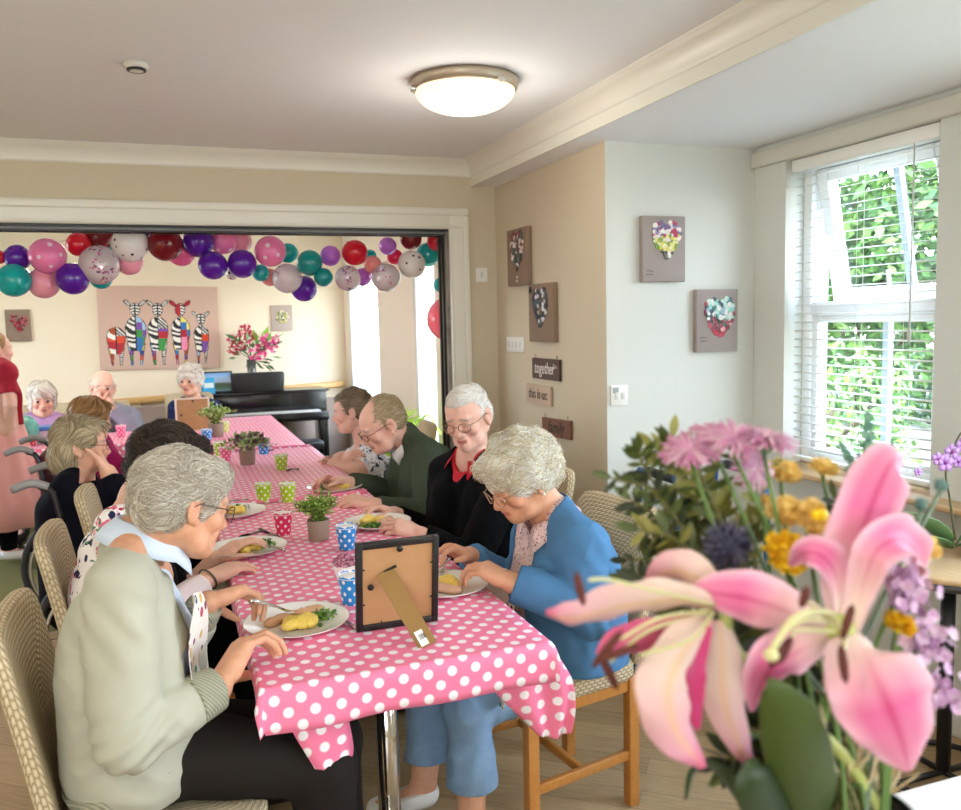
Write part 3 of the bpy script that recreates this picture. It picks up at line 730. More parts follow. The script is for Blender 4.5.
# ------------------------------------------------------------------ cutlery
M_STEEL = mat('polished steel', '#cfcac2', .22, 1.0); M_DKSTEEL = mat('dark spoon steel', '#4a3c38', .25, .8)
def fork(a, b, up, label, cat='fork', tines=4, m=M_STEEL):
    """from handle end a to tine tip b"""
    a, b = Vector(a), Vector(b); d = (b-a).normalized(); L = (b-a).length; u = Vector(up); x = d.cross(u).normalized(); u = x.cross(d)
    e = empty('fork', a, 0, label, cat)
    P = lambda s, k, h: a+d*(s*L)+x*k+u*h
    h = MB(); h.tube([P(s, 0, .006*math.sin(s*PI)) for s in (0, .15, .35, .55, .7)], [.0055, .006, .004, .003, .0032], 8)
    h.grid([[P(s, k*w, .006*math.sin(s*PI)+.0015*abs(k)+dz) for k in (-1, -.5, 0, .5, 1)] for s, w in ((.68, .003), (.73, .010), (.80, .0125)) for dz in (0,)]); h.obj('handle', m, e)
    t = MB()
    for i in range(tines):
        k = (i/(tines-1)*2-1)*.0108; t.tube([P(.79, k, .0035), P(.88, k, .001), P(1, k*.95, .004)], [.0016, .0015, .0008], 6)
    t.obj('tines', m, e); return e
def knife(a, b, up, label, m=M_STEEL):
    a, b = Vector(a), Vector(b); d = (b-a).normalized(); L = (b-a).length; u = Vector(up); x = d.cross(u).normalized(); u = x.cross(d)
    e = empty('knife', a, 0, label, 'knife'); P = lambda s, k, h: a+d*(s*L)+x*k+u*h
    MB().tube([P(s, 0, 0) for s in (0, .1, .3, .46)], [.005, .0062, .0055, .004], 8).obj('handle', m, e)
    bl = MB(); bl.grid([[P(s, .0008*q, k*w) for k, q in ((-1, 0), (0, 1), (1, 0))] for s, w in ((.45, .004), (.55, .009), (.8, .0095), (.95, .006), (1, .001))])
    bl.grid([[P(s, -.0008*q, k*w) for k, q in ((-1, 0), (0, 1), (1, 0))] for s, w in ((.45, .004), (.55, .009), (.8, .0095), (.95, .006), (1, .001))]); bl.obj('blade', m, e); return e
def spoon(a, b, label, m=M_STEEL, bw=.019):
    a, b = Vector(a), Vector(b); d = (b-a).normalized(); L = (b-a).length; x = d.cross(Vector((0, 0, 1))).normalized(); u = x.cross(d)
    e = empty('spoon', a, 0, label, 'spoon'); P = lambda s, k, h: a+d*(s*L)+x*k+u*h
    MB().tube([P(s, 0, .002+.006*math.sin(s*PI)) for s in (0, .15, .4, .6, .72)], [.005, .0055, .0035, .003, .0035], 8).obj('handle', m, e)
    q = MB(); rows = []
    for i in range(9):
        t = i/8; w = math.sqrt(max(0, 1-(2*t-1)**2)); rows.append([P(.70+.30*t, k*w*bw, .006-.006*w*(1-k*k)) for k in np.linspace(-1, 1, 7)])
    q.grid(rows); solid(q.obj('bowl', m, e), .001); return e
fork((.155, 2.085, .855), (.275, 2.155, .775), (0, .3, 1), 'steel fork held over the nearest plate by the man in the sage jumper')
spoon((.415, 2.055, TZ+.006), (.355, 2.275, TZ+.007), 'steel spoon lying between the nearest plate and the photo frame')
knife((.60, 3.04, TZ+.012), (.70, 3.22, TZ+.03), (0, 0, 1), 'knife held by the man in the black cardigan')
fork((.78, 2.43, .80), (.715, 2.36, TZ+.024), (0, 0, 1), 'fork held over her plate by the woman in the blue cardigan')
spoon((.555, 4.52, TZ+.010), (.625, 4.52, TZ+.012), 'dark spoon on the cloth right of the lone green cup', M_DKSTEEL)
spoon((.535, 5.25, TZ+.012), (.575, 5.29, TZ+.014), 'dark spoon beside the half hidden blue cup', M_DKSTEEL, .012)
knife((.29, 3.28, TZ+.008), (.35, 3.10, TZ+.008), (1, 0, 0), 'dark handled knife lying between the crimson cup and the plates', M_DKSTEEL)
knife((.21, 3.18, TZ+.008), (.30, 3.26, TZ+.008), (1, 0, 0), 'thin knife lying left of the crimson cup', M_DKSTEEL)
fork((.33, 2.84, TZ+.03), (.27, 2.95, TZ+.022), (0, 0, 1), 'steel fork resting on the plate under the ringed hand')
fork((.16, 3.72, TZ+.03), (.30, 3.86, TZ+.008), (0, 0, 1), 'fork lying behind the plate that stands behind the crimson cup')

# ------------------------------------------------------------------ pot plants
M_POT = mat('taupe clay pot', '#94806f', .6, bump=(80, .1, .001)); M_SOIL = mat('soil', '#3a2a1e', .9)
def pot(e, x, y, z, r0, r1, h, m=M_POT):
    MB().lathe([(.0003, z), (r0*.95, z), (r0, z+.004), (r1, z+h-.003), (r1*.98, z+h), (r1*.9, z+h-.002), (r1*.86, z+h-.014)], 36, (x, y, 0)).obj('pot', m, e)
    MB().lathe([(.0003, z+h-.010), (r1*.6, z+h-.011), (r1*.88, z+h-.014)], 24, (x, y, 0)).obj('soil', M_SOIL, e)
def sprays(e, x, y, z, n, lean, H, leaf, lw, mats, seed, per=9, stem='#6b7a35', droop=.25, pick=None, name='leaves'):
    """stems that fan out of the pot, leaves along each"""
    R = np.random.RandomState(seed); st = MB(); lf = MB()
    for i in range(n):
        a = R.uniform(0, 2*PI); l = lean*math.sqrt(R.uniform(.02, 1)); hh = H*R.uniform(.55, 1)*(1-.25*(l/lean)**2)
        P = bez([(x+.01*math.cos(a), y+.01*math.sin(a), z), (x+l*.45*math.cos(a), y+l*.45*math.sin(a), z+hh*.65), (x+l*math.cos(a), y+l*math.sin(a), z+hh*(1-droop*l/lean))], 4)
        st.tube(P, .0011, 4)
        for k in range(per):
            t = (k+1+R.uniform(-.3, .3))/per; j = min(int(t*(len(P)-1)), len(P)-2); p = P[j].lerp(P[j+1], t*(len(P)-1)-j)
            d = Vector(R.normal(size=3)); d.z = abs(d.z)*.8+.1; d.normalize(); w = d.cross(Vector(R.normal(size=3))).normalized(); nrm = d.cross(w)
            s = leaf*R.uniform(.65, 1.2); mi = pick(R, t) if pick else R.randint(len(mats))
            lf.add([p, p+d*s*.45+w*s*lw+nrm*s*.06, p+d*s, p+d*s*.45-w*s*lw+nrm*s*.06], [(0, 1, 2), (0, 2, 3)], mi, True)
    st.obj('stems', mat('green stem '+stem, stem, .6), e); lf.obj(name, mats, e)
G1 = [mat('fresh green leaf', '#7d9f35', .5), mat('deep green leaf', '#54762a', .5), mat('light green leaf', '#a6c15a', .5)]
G2 = [mat('dusty green leaf', '#7f9a5c', .5), mat('pale sage leaf', '#b5c48c', .5), mat('purple tip leaf', '#6d4a60', .5)]
def potplant(x, y, label, seed, r0=.036, r1=.040, h=.075, z=TZ+.0055, **kw):
    e = empty('potted_plant', (x, y, z), 0, label, 'potted plant'); pot(e, x, y, z, r0, r1, h); sprays(e, x, y, z+h-.012, seed=seed, **kw); return e
potplant(.475, 3.03, 'bushy fine leaved green plant in a taupe pot in mid table', 2, n=120, lean=.085, H=.125, leaf=.019, lw=.16, mats=G1, per=11)
potplant(.386, 4.86, 'green plant with purple tipped leaves in a brown pot', 4, r0=.040, r1=.047, h=.085, z=TZ+.0085, n=46, lean=.15, H=.15, leaf=.034, lw=.3, mats=G2, per=8, droop=.75)
potplant(.292, 6.20, 'small pale green plant in a grey pot near the far photo frame', 6, r0=.045, r1=.05, h=.095, z=TZ+.0115, n=60, lean=.12, H=.16, leaf=.035, lw=.28, mats=[G1[2], G2[1], G1[0]], per=8)
e = empty('potted_heather', (.468, 2.50, TZ+.005), 0, 'small white bowl with pink heather behind the photo frame', 'potted plant')
pot(e, .468, 2.50, TZ+.0055, .026, .040, .052, M_CHINA)
hm = MB(); R = np.random.RandomState(3)
for _ in range(420):
    d = R.normal(size=3); d /= np.linalg.norm(d); d[2] = abs(d[2]); p = Vector((.468, 2.50, TZ+.055))+Vector(d*np.array([.040, .040, .034]))*R.uniform(.6, 1)
    hm.ball(p, R.uniform(.002, .0042), 5, R.randint(3))
hm.obj('heather_flowers', [mat('heather pink', '#c57890', .6), mat('heather mauve', '#a85a77', .6), mat('heather pale', '#dba6b2', .6)], e)

# ------------------------------------------------------------------ photo frames seen from the back
M_BLK = mat('black frame wood', '#15120f', .45); M_MDF = own('tan frame board', lambda t: t.set(col=t.mix(t.noise(t.coord(), 14, 4), lin('#a5784b'), lin('#bb9062')), rough=.6))
def photo_frame(M, w, h, label, edge, depth=.018, t=.016, strut=True, barcode=True, m=None, foot=None):
    """local frame: x to the right, y away from the viewer, z up; the back faces -y"""
    e = empty('photo_frame', M.translation, 0, label, 'photo frame'); m = m or M_BLK
    f = MB()
    for a, b in (((-w/2, 0), (-w/2+t, h)), ((w/2-t, 0), (w/2, h)), ((-w/2+t, 0), (w/2-t, t)), ((-w/2+t, h-t), (w/2-t, h))): f.bbox((a[0], 0, a[1]), (b[0], depth, b[1]), .0015, 0, M)
    f.obj('frame', m, e)
    MB().box((-w/2+t*.7, .006, t*.7), (w/2-t*.7, .010, h-t*.7), 0, M).obj('backing_board', M_MDF, e)
    MB().box((-w/2+t*.7, depth-.004, t*.7), (w/2-t*.7, depth-.002, h-t*.7), 0, M).obj('picture', mat('printed picture', '#d9cfc0', .4), e)
    for (u, v) in ((.02*w, h*.90), (-w*.33, h*.50)): MB().lathe([(.0002, .001), (.006, .001), (.008, .003), (.008, .0062)], 14, (0, 0, 0), 0, M @ Matrix.Translation((u, .0068, v)) @ Matrix.Rotation(PI/2, 4, 'X')).obj('hanger', M_BLK, e)
    tb = MB()
    for i in range(2):
        for s in (-1, 1): tb.box((s*(w/2-t)-.006, .003, h*(.3+.4*i)-.0015), (s*(w/2-t)+.006, .006, h*(.3+.4*i)+.0015), 0, M)
        tb.box((w*(-.2+.4*i)-.0015, .003, t-.003), (w*(-.2+.4*i)+.0015, .006, t+.006), 0, M)
    tb.obj('turn_tab', M_BLK, e)
    if strut:
        s = MB(); a = M @ Vector((-.02*w-.03, .004, h*.66)); b = at_z(428, 646, TZ+.006) if foot is None else foot
        x = (M.to_3x3() @ Vector((1, 0, 0))); d = (b-a).normalized(); s.bar(a, b, .046, .004, 0, M.to_3x3() @ Vector((0, -1, .3)))
        st = s.obj('strut', own('tan strut board', lambda t: t.set(col='#94703a', rough=.55)), e)
        MB().bar(M @ Vector((-w*.17, .004, h*.655)), M @ Vector((-w*.02, .004, h*.71)), .006, .006).obj('hinge', M_BLK, e)
        if barcode:
            n = d.cross(x).normalized(); n = n if n.y < 0 else -n; side = d.cross(n).normalized(); c = b-d*.024+n*.0026
            B = Matrix(((side.x, d.x, n.x, c.x), (side.y, d.y, n.y, c.y), (side.z, d.z, n.z, c.z), (0, 0, 0, 1)))
            MB().box((-.0155, -.020, 0), (.0155, .020, .0006), 0, B).obj('price_label', mat('white label', '#efe9df', .6), st)
            q = MB(); R = np.random.RandomState(5); u = -.010
            while u < .010: ww = R.choice([.0006, .001, .0016]); q.box((u, -.010, .0006), (u+ww, .004, .0009), 0, B); u += ww+R.choice([.0007, .0012])
            q.obj('bar_lines', mat('label ink', '#222222', .6), st)
    return e
a, b = at_z(357, 633, TZ+.006), at_z(438, 621, TZ+.006); d = (b-a).normalized(); lean = math.radians(-8)
yv = Vector((-d.y, d.x, 0)); up = Vector((0, 0, 1))*math.cos(lean)+yv*math.sin(lean)*1.0; yy = yv*math.cos(lean)-Vector((0, 0, 1))*math.sin(lean); o = (a+b)/2
photo_frame(Matrix(((d.x, yy.x, up.x, o.x), (d.y, yy.y, up.y, o.y), (d.z, yy.z, up.z, o.z), (0, 0, 0, 1))), (b-a).length, .235, 'black photo frame turned away, with tan strut and barcode label, nearest on the table', 0)
o = Vector((.15, 6.6, TZ+.006))
photo_frame(Matrix.Translation(o) @ Matrix.Rotation(math.radians(-5), 4, 'X'), .245, .255, 'pale rimmed photo frame turned away, before the woman in the navy spotted top', 0, t=.014, strut=False, m=mat('pale frame wood', '#e3cdb8', .5))
# ------------------------------------------------------------------ balloons strung behind the doorway head
def balloon_mat(c):
    def f(t): t.set(col=c, rough=.22, spec=.5, sss=.1); t.b.inputs['Subsurface Radius'].default_value = (.05, .03, .03)
    return own('balloon '+c, f)
def dotted_balloon(c, d, sc, thr, key):
    def f(t):
        v = t.coord(); n = t.n('ShaderNodeTexVoronoi'); t.put(n.inputs['Vector'], v); n.inputs['Scale'].default_value = sc; n.inputs['Randomness'].default_value = .35
        t.set(col=t.mix(t.math('LESS_THAN', n.outputs['Distance'], thr), lin(c), lin(d)), rough=.25)
    return own(key, f)
def confetti_mat():
    def f(t):
        v = t.coord(); n = t.n('ShaderNodeTexVoronoi'); t.put(n.inputs['Vector'], v); n.inputs['Scale'].default_value = 62
        m = t.math('LESS_THAN', n.outputs['Distance'], .42); k = t.math('GREATER_THAN', t.noise(v, 9, 2), .53); m = t.math('MULTIPLY', m, k)
        c = t.ramp(t.sep(n.outputs['Color'])[0], [(0, '#8a4a6a'), (.4, '#c06a92'), (.75, '#6d5a86')], 'CONSTANT')
        t.set(col=t.mix(m, lin('#ecdbe0'), c), rough=.2, trans=t.math('MULTIPLY_ADD', m, -.35, .35))
    return own('confetti balloon skin', f)
BC = dict(red='#d3122b', purple='#5a1a9e', pink='#f0679f', teal='#12a7a6', lightpink='#f5a0b4', maroon='#7a0f1c', deepteal='#0f8f8e', violet='#b766d0', salmon='#ef938f', crimson='#d81848', coral='#ff6f7e', darkpurple='#3f1a7e')
BN = dict(red='red', purple='purple', pink='pink', teal='teal', lightpink='pale pink', maroon='dark maroon', deepteal='deep teal', violet='violet', salmon='salmon pink', crimson='crimson', coral='coral pink', darkpurple='dark purple',
          pinkdots='pink white-spotted', confetti='clear confetti', blackdots='white black-dotted')
BM = {k: balloon_mat(v) for k, v in BC.items()}; BM['pinkdots'] = dotted_balloon('#f27fb2', '#fadbe8', 17, .22, 'spotted pink balloon'); BM['confetti'] = confetti_mat(); BM['blackdots'] = dotted_balloon('#ece4e2', '#2a2228', 26, .2, 'white balloon with dots')
BALL = [(-1,257,7,'red',1),(17,257.5,13,'purple',1),(47.5,255.5,18,'pinkdots',0),(14,280.5,16.5,'teal',0),(44,283,15.5,'lightpink',1),(73,278.5,16,'purple',0),(78,244.5,12,'red',1),(97.5,236,15,'maroon',2),(99.5,265,19.5,'confetti',0),(101,278,11,'teal',2),(110,247,8,'teal',3),
 (130,245,18,'blackdots',0),(129,262,13,'lightpink',1),(165,244,17,'maroon',0),(148,236,9,'darkpurple',2),(181,252,14,'pink',2),(198,242,15.5,'purple',1),(223,240,14,'pinkdots',2),(240,242,12,'lightpink',3),(213,265,14.5,'purple',0),(242,264,14.5,'purple',0),(232,274,6,'blackdots',2),
 (270,251,15.7,'pinkdots',0),(288,253,10,'teal',2),(260.5,273,8.5,'teal',2),(270,277,9,'salmon',3),(287,278,15,'confetti',1),(310,263,13,'deepteal',0),(304,288.5,13,'purple',2),(323.5,277.5,9.5,'deepteal',0),(330.5,256,10.3,'violet',1),(355,253,13,'red',0),(348,278,13,'confetti',1),(370,256,6.5,'teal',2),
 (372.5,264.5,9,'salmon',1),(363,277,9,'violet',2),(388,246,9,'violet',1),(395,257,8,'crimson',2),(386,278,14.5,'confetti',0),(411,239,11,'maroon',1),(412,264,14,'blackdots',0),(428,255,12,'teal',2),(437,241,10,'red',1),(442,254,6,'violet',3),(441,285,7.5,'teal',1),(449,319,22,'coral',1)]
ORD = ['', 'second', 'third', 'fourth', 'fifth', 'sixth', 'seventh', 'eighth', 'ninth']
cnt, tot = {}, {}
for b in sorted(BALL): tot[b[3]] = tot.get(b[3], 0)+1
for px, py, r, k, dl in sorted(BALL):
    Y = 4.84+.075*dl; c = at_y(px, py, Y); R = r/850*((c-Vector((0, 0, EYE))).dot(Vector(_fw))); i = cnt.get(k, 0); cnt[k] = i+1
    n = BN[k]
    if tot[k] == 1: lb = 'the only %s balloon, in the garland behind the doorway' % n if k != 'coral' else 'large coral pink balloon half hidden by the door jamb'
    elif i == 0: lb = 'first %s balloon from the left in the garland' % n
    elif i == tot[k]-1: lb = 'last %s balloon, at the right end of the garland' % n
    else: lb = '%s %s balloon from the left in the garland' % (ORD[i], n)
    e = empty('balloon', c, 0, lb, 'balloon', 'balloons of the doorway garland')
    rng = np.random.RandomState(int(px*7+py)); ax = Vector((rng.normal()*.7, .8, rng.normal()*.7+.2)).normalized(); Q = ax.to_track_quat('Z', 'Y').to_matrix().to_4x4(); M = Matrix.Translation(c) @ Q
    pr = [(.0005, -R*1.0)]+[(R*math.sin(a)*(1-.06*max(0, math.cos(a))), -R*math.cos(a)+.05*R*max(0, math.cos(a))) for a in np.linspace(.1, PI-.12, 20)]+[(R*.06, R*1.07), (.0005, R*1.08)]
    MB().lathe(pr, 32, (0, 0, 0), 0, M).obj('skin', BM[k], e)
    MB().lathe([(.0005, R*1.06), (R*.055, R*1.075), (R*.035, R*1.10), (R*.09, R*1.15), (R*.07, R*1.16), (.0005, R*1.12)], 10, (0, 0, 0), 0, M).obj('knot', BM[k], e)
gp = sorted([(a[0], a[1]) for a in BALL if a[4] in (1, 2)]); mb = MB(); mb.tube(bez([at_y(x, y, 5.02) for x, y in gp[::4]]+[at_y(447, 300, 5.0)], 5), .003, 5)
tag(mb.obj('garland_string', mat('clear line', '#cfc6c0', .4)), 'thin line on which the balloon garland hangs', 'string')

# ------------------------------------------------------------------ wall art
M_CANVAS = mat('taupe canvas', '#9b8f8b', .85, bump=(500, .2, .001)); M_CANVAS2 = mat('brown taupe canvas', '#8d7765', .85, bump=(500, .2, .001))
def wall_frame(p, right, nrm):
    r = Vector(right).normalized(); n = Vector(nrm).normalized(); u = Vector((0, 0, 1)); p = Vector(p)
    return Matrix(((r.x, u.x, n.x, p.x), (r.y, u.y, n.y, p.y), (r.z, u.z, n.z, p.z), (0, 0, 0, 1)))
def heart_in(u, v, k=1.0): u = u*1.15; return (u*u+v*v-.62)**3-k*u*u*v**3 < 0
def buttons(M, cx, cy, s, d, cols, seed, parent, ring=False, grp=140):
    """buttons laid out as a heart; s = half width"""
    R = np.random.RandomState(seed); P = []; tries = 0
    while len(P) < grp and tries < 9000:
        tries += 1; u, v = R.uniform(-1.1, 1.1), R.uniform(-1.25, 1.15)
        if not heart_in(u, v): continue
        if ring and (heart_in(u*1.45, v*1.45+.03) and not (heart_in(u*1.95, v*1.95+.1) and not heart_in(u*3.2, v*3.2+.2))): continue
        r = s*R.uniform(.075, .15)
        if all((u-a)**2+(v-b)**2 > ((r+q)/s*.62)**2 for a, b, q in P): P.append((u, v, r))
    by = {}
    for (u, v, r) in P:
        zone = cols(u, v, R); by.setdefault(zone, MB()); T = M @ Matrix.Translation((cx+u*s, cy+v*s, d+.0002+R.uniform(0, .003)))
        by[zone].lathe([(.0002, .0), (r, .0), (r, .0022), (r*.8, .003), (r*.62, .0018), (.0002, .0018)], 14, (0, 0, 0), 0, T)
    allm = MB(); ms = []
    for i, (z, b) in enumerate(by.items()):
        ms.append(mat('button '+z, z, .3)); allm.add(b.v, b.f, i, True)
    allm.obj('button_heart', ms, parent)
def scribble(M, x, y, w, d, m, parent, n=2, seed=1, name='signature'):
    R = np.random.RandomState(seed); mb = MB()
    for k in range(n):
        P = [M @ Vector((x+w*i/9, y-k*w*.42+R.uniform(-1, 1)*w*.12, d+.0006)) for i in range(10)]; mb.tube(bez(P, 3), .0011, 4)
    mb.obj(name, m, parent)
def canvas(label, M, w, h, d, m, cat='wall art', group=None):
    e = empty('wall_canvas', M.translation, 0, label, cat, group); MB().bbox((-w/2, -h/2, 0), (w/2, h/2, d), .003, 0, M).obj('canvas', m, e); return e
INK = mat('dark ink', '#2a2622', .6)
# on the wall that faces the camera beside the window
M = wall_frame((2.073, 3.298, 1.812), (1, 0, 0), (0, -1, 0)); e = canvas('taupe canvas with a yellow and green button heart, upper one beside the window', M, .218, .285, .028, M_CANVAS, group='button heart canvases')
def c1(u, v, R):
    if v > .35: return R.choice(['#e9dbe0', '#b4214c', '#d9cdd6', '#6d5c86', '#e8e4da', '#8f80a8'])
    if v > -.35: return R.choice(['#d6cf5a', '#b7bd3e', '#ece6c0', '#e6dd8a', '#7f9a3e', '#e9d9d2'])
    return R.choice(['#ecebe0', '#d9cf86', '#5c4a44', '#efe6d0'])
buttons(M, .012, .028, .088, .028, c1, 4, e, grp=95); scribble(M, -.090, -.095, .035, .028, INK, e, 2, 3)
M = wall_frame((2.352, 3.298, 1.492), (1, 0, 0), (0, -1, 0)); e = canvas('taupe canvas with a teal and crimson button heart, lower one beside the window', M, .222, .283, .028, M_CANVAS, group='button heart canvases')
def c2(u, v, R):
    if v > .1 and abs(u) < .72: return R.choice(['#8fd0c4', '#3f6f72', '#ecebe6', '#9fb9c9', '#2f4a58', '#c8e2da'])
    if v > -.3 and abs(u) < .5: return R.choice(['#3f6a58', '#2e3b36', '#dce6de', '#7aa592', '#a5414f'])
    return R.choice(['#b4243e', '#c94a5c', '#7c2433', '#e0a0a6', '#9a2f44'])
buttons(M, .012, .0, .098, .028, c2, 6, e, grp=130); scribble(M, -.090, -.075, .035, .028, INK, e, 2, 5)
# on the beige alcove wall
M = wall_frame((1.798, 4.222, 1.848), (0, -1, 0), (-1, 0, 0)); e = canvas('brown canvas with a red and white button heart, topmost on the beige alcove wall', M, .272, .300, .028, M_CANVAS2, group='button heart canvases')
buttons(M, .005, .02, .108, .028, lambda u, v, R: R.choice(['#8f1c2c', '#e6dcd2', '#2c2422', '#3f5a4a', '#5a1a24', '#d9c8c0'] if v > 0 else ['#2c2422', '#e6e0da', '#45604c', '#4a2a26']), 8, e, grp=95)
sm = MB(); sm.ball(M @ Vector((.01, -.105, .032)), (.004, .006, .006), 8); sm.ball(M @ Vector((.006, -.125, .032)), (.004, .005, .007), 8); sm.obj('bead', mat('pearl bead', '#ece6da', .3), e)
M = wall_frame((1.798, 3.930, 1.549), (0, -1, 0), (-1, 0, 0)); e = canvas('brown canvas with a dark outlined double heart, second on the beige alcove wall', M, .292, .292, .028, M_CANVAS2, group='button heart canvases')
buttons(M, .0, .01, .110, .028, lambda u, v, R: R.choice(['#1d2430', '#2b3442', '#d8dade', '#3a4f5e', '#15181f']), 9, e, True, 150); b = MB(); b.lathe([(.0003, .028), (.016, .028), (.016, .033), (.0003, .034)], 16, (0, 0, 0), 0, M @ Matrix.Translation((-.12, .12, 0))); b.obj('large_button', mat('black button', '#16171c', .3), e)
# three hanging plaques with lettering
def text_obj(name, txt, M, size, m, parent, shear=0.0, d=.0012, sx=1.0, bold=0.0):
    cu = bpy.data.curves.new(name, 'FONT'); cu.body = txt; cu.size = size; cu.extrude = d/2; cu.align_x = 'CENTER'; cu.align_y = 'CENTER'; cu.shear = shear; cu.offset = bold; cu.resolution_u = 3
    tmp = bpy.data.objects.new('tmp', cu); COL.objects.link(tmp); bpy.context.view_layer.update()
    me = bpy.data.meshes.new_from_object(tmp.evaluated_get(bpy.context.evaluated_depsgraph_get())); bpy.data.objects.remove(tmp)
    for v in me.vertices: v.co = M @ Vector((v.co.x*sx, v.co.y, v.co.z))
    me.materials.clear(); me.materials.append(m); o = link(name, me, parent)
    if parent is not None: o.matrix_parent_inverse = world_of(parent).inverted()
    return o
def plaque(label, M, w, h, skew, m, txt, tm, size, wire, hearts=False, shear=.2, sx=1):
    e = empty('wall_plaque', M.translation, 0, label, 'wall plaque', 'wooden word plaques')
    mb = MB(); k = skew; P = [(-w/2, -h/2), (w/2, -h/2), (w/2, h/2), (-w/2, h/2)]
    mb.prism(P, lambda p, q: M @ Vector((p, q-k*p, .002)), lambda p, q: M @ Vector((p, q-k*p, .014))); mb.obj('board', m, e)
    T = M @ Matrix.Translation((-.012 if hearts else 0, .002, .0147)) @ Matrix.Rotation(-math.atan(k), 4, 'Z'); text_obj('lettering_text', txt, T, size, tm, e, shear, sx=sx)
    if hearts:
        for (hx, hy, s) in ((w*.32, .018, .011), (w*.40, .012, .008)):
            hm = MB(); hm.tube([T @ Vector((hx+.012+s*x, hy+s*y, 0)) for x, y in [(math.copysign(abs(math.sin(a))**3, math.sin(a)), (13*math.cos(a)-5*math.cos(2*a)-2*math.cos(3*a)-math.cos(4*a))/16) for a in np.linspace(0, 2*PI, 29)]], .0009, 5); hm.obj('heart_outline', tm, e)
    if wire:
        for sx_ in (-1, 1):
            wm = MB(); x = sx_*w*.40
            for dx in (-.007, .007): wm.tube([M @ Vector((x+dx, h/2-k*x-.004, .009)), M @ Vector((x+dx*.9, h/2-k*x+.02, .009))], .0011, 5)
            wm.obj('wire_hook', mat('thin wire', '#8c8274', .4, .7), e)
    return e
WD = own('dark plaque wood', lambda t: _wood(t, '#3a2620', '#523830')); WL = own('pale plaque wood', lambda t: _wood(t, '#b79c86', '#d0b8a2')); WB = own('brown plaque wood', lambda t: _wood(t, '#6e4433', '#8a5a45'))
plaque('dark wooden plaque reading together with two hearts, on the beige alcove wall', wall_frame((1.798, 3.913, 1.266), (0, -1, 0), (-1, 0, 0)), .325, .105, .0, WD, 'together', mat('white lettering', '#e9e2da', .6), .085, True, True, .15, .8)
plaque('pale wooden plaque reading this is us, middle of the three', wall_frame((1.798, 4.008, 1.130), (0, -1, 0), (-1, 0, 0)), .305, .098, .0, WL, 'this is us:', INK, .075, False, False, 0, .85)
plaque('brown wooden plaque reading family, lowest of the three', wall_frame((1.798, 3.800, .978), (0, -1, 0), (-1, 0, 0)), .325, .092, -.04, WB, 'family', INK, .085, True, False, .3, .95)
# switches and the thermostat
M_SW = mat('white switch plastic', '#ecebe6', .3)
def switch(label, M, w, h, n, name='light_switch', cat='light switch'):
    e = empty(name, M.translation, 0, label, cat); MB().bbox((-w/2, -h/2, 0), (w/2, h/2, .010), .003, 0, M).obj('plate', M_SW, e)
    for i in range(n):
        x = (i-(n-1)/2)*w/(n+.6); MB().bbox((x-.009, -.016, .010), (x+.009, .016, .0145), .002, 0, M @ Matrix.Rotation(.05, 4, 'X')).obj('rocker', mat('switch rocker', '#d9d8d2', .3), e)
    return e
switch('white four gang light switch on the beige alcove wall beside the heart canvases', wall_frame((1.80, 4.325, 1.382), (0, -1, 0), (-1, 0, 0)), .24, .085, 4)
switch('white room thermostat on the beige wall right of the doorway', wall_frame((1.706, WY, 1.777), (1, 0, 0), (0, -1, 0)), .07, .08, 1, 'thermostat', 'thermostat')
e = switch('white double control panel low on the pale wall beside the alcove corner', wall_frame((1.858, 3.30, 1.175), (1, 0, 0), (0, -1, 0)), .085, .09, 2, 'control_panel', 'control panel')
M = wall_frame((1.858, 3.30, 1.175), (1, 0, 0), (0, -1, 0)); MB().box((-.034, .012, .010), (-.006, .036, .012), 0, M).obj('display', mat('grey display', '#9fa6a2', .2), e)
# ceiling sensor
e = empty('ceiling_sensor', (-.045, 3.19, 2.41), 0, 'small white round sensor on the left of the ceiling', 'sensor')
MB().lathe([(.0003, 2.41), (.040, 2.41), (.042, 2.402), (.038, 2.396), (.030, 2.394), (.030, 2.386), (.0003, 2.384)], 28, (-.045, 3.19, 0)).obj('body', mat('sensor plastic', '#dedad2', .4), e)
MB().lathe([(.031, 2.3935), (.0315, 2.387), (.029, 2.3855)], 28, (-.045, 3.19, 0)).obj('dark_vent', mat('dark vent', '#2a2724', .6), e)
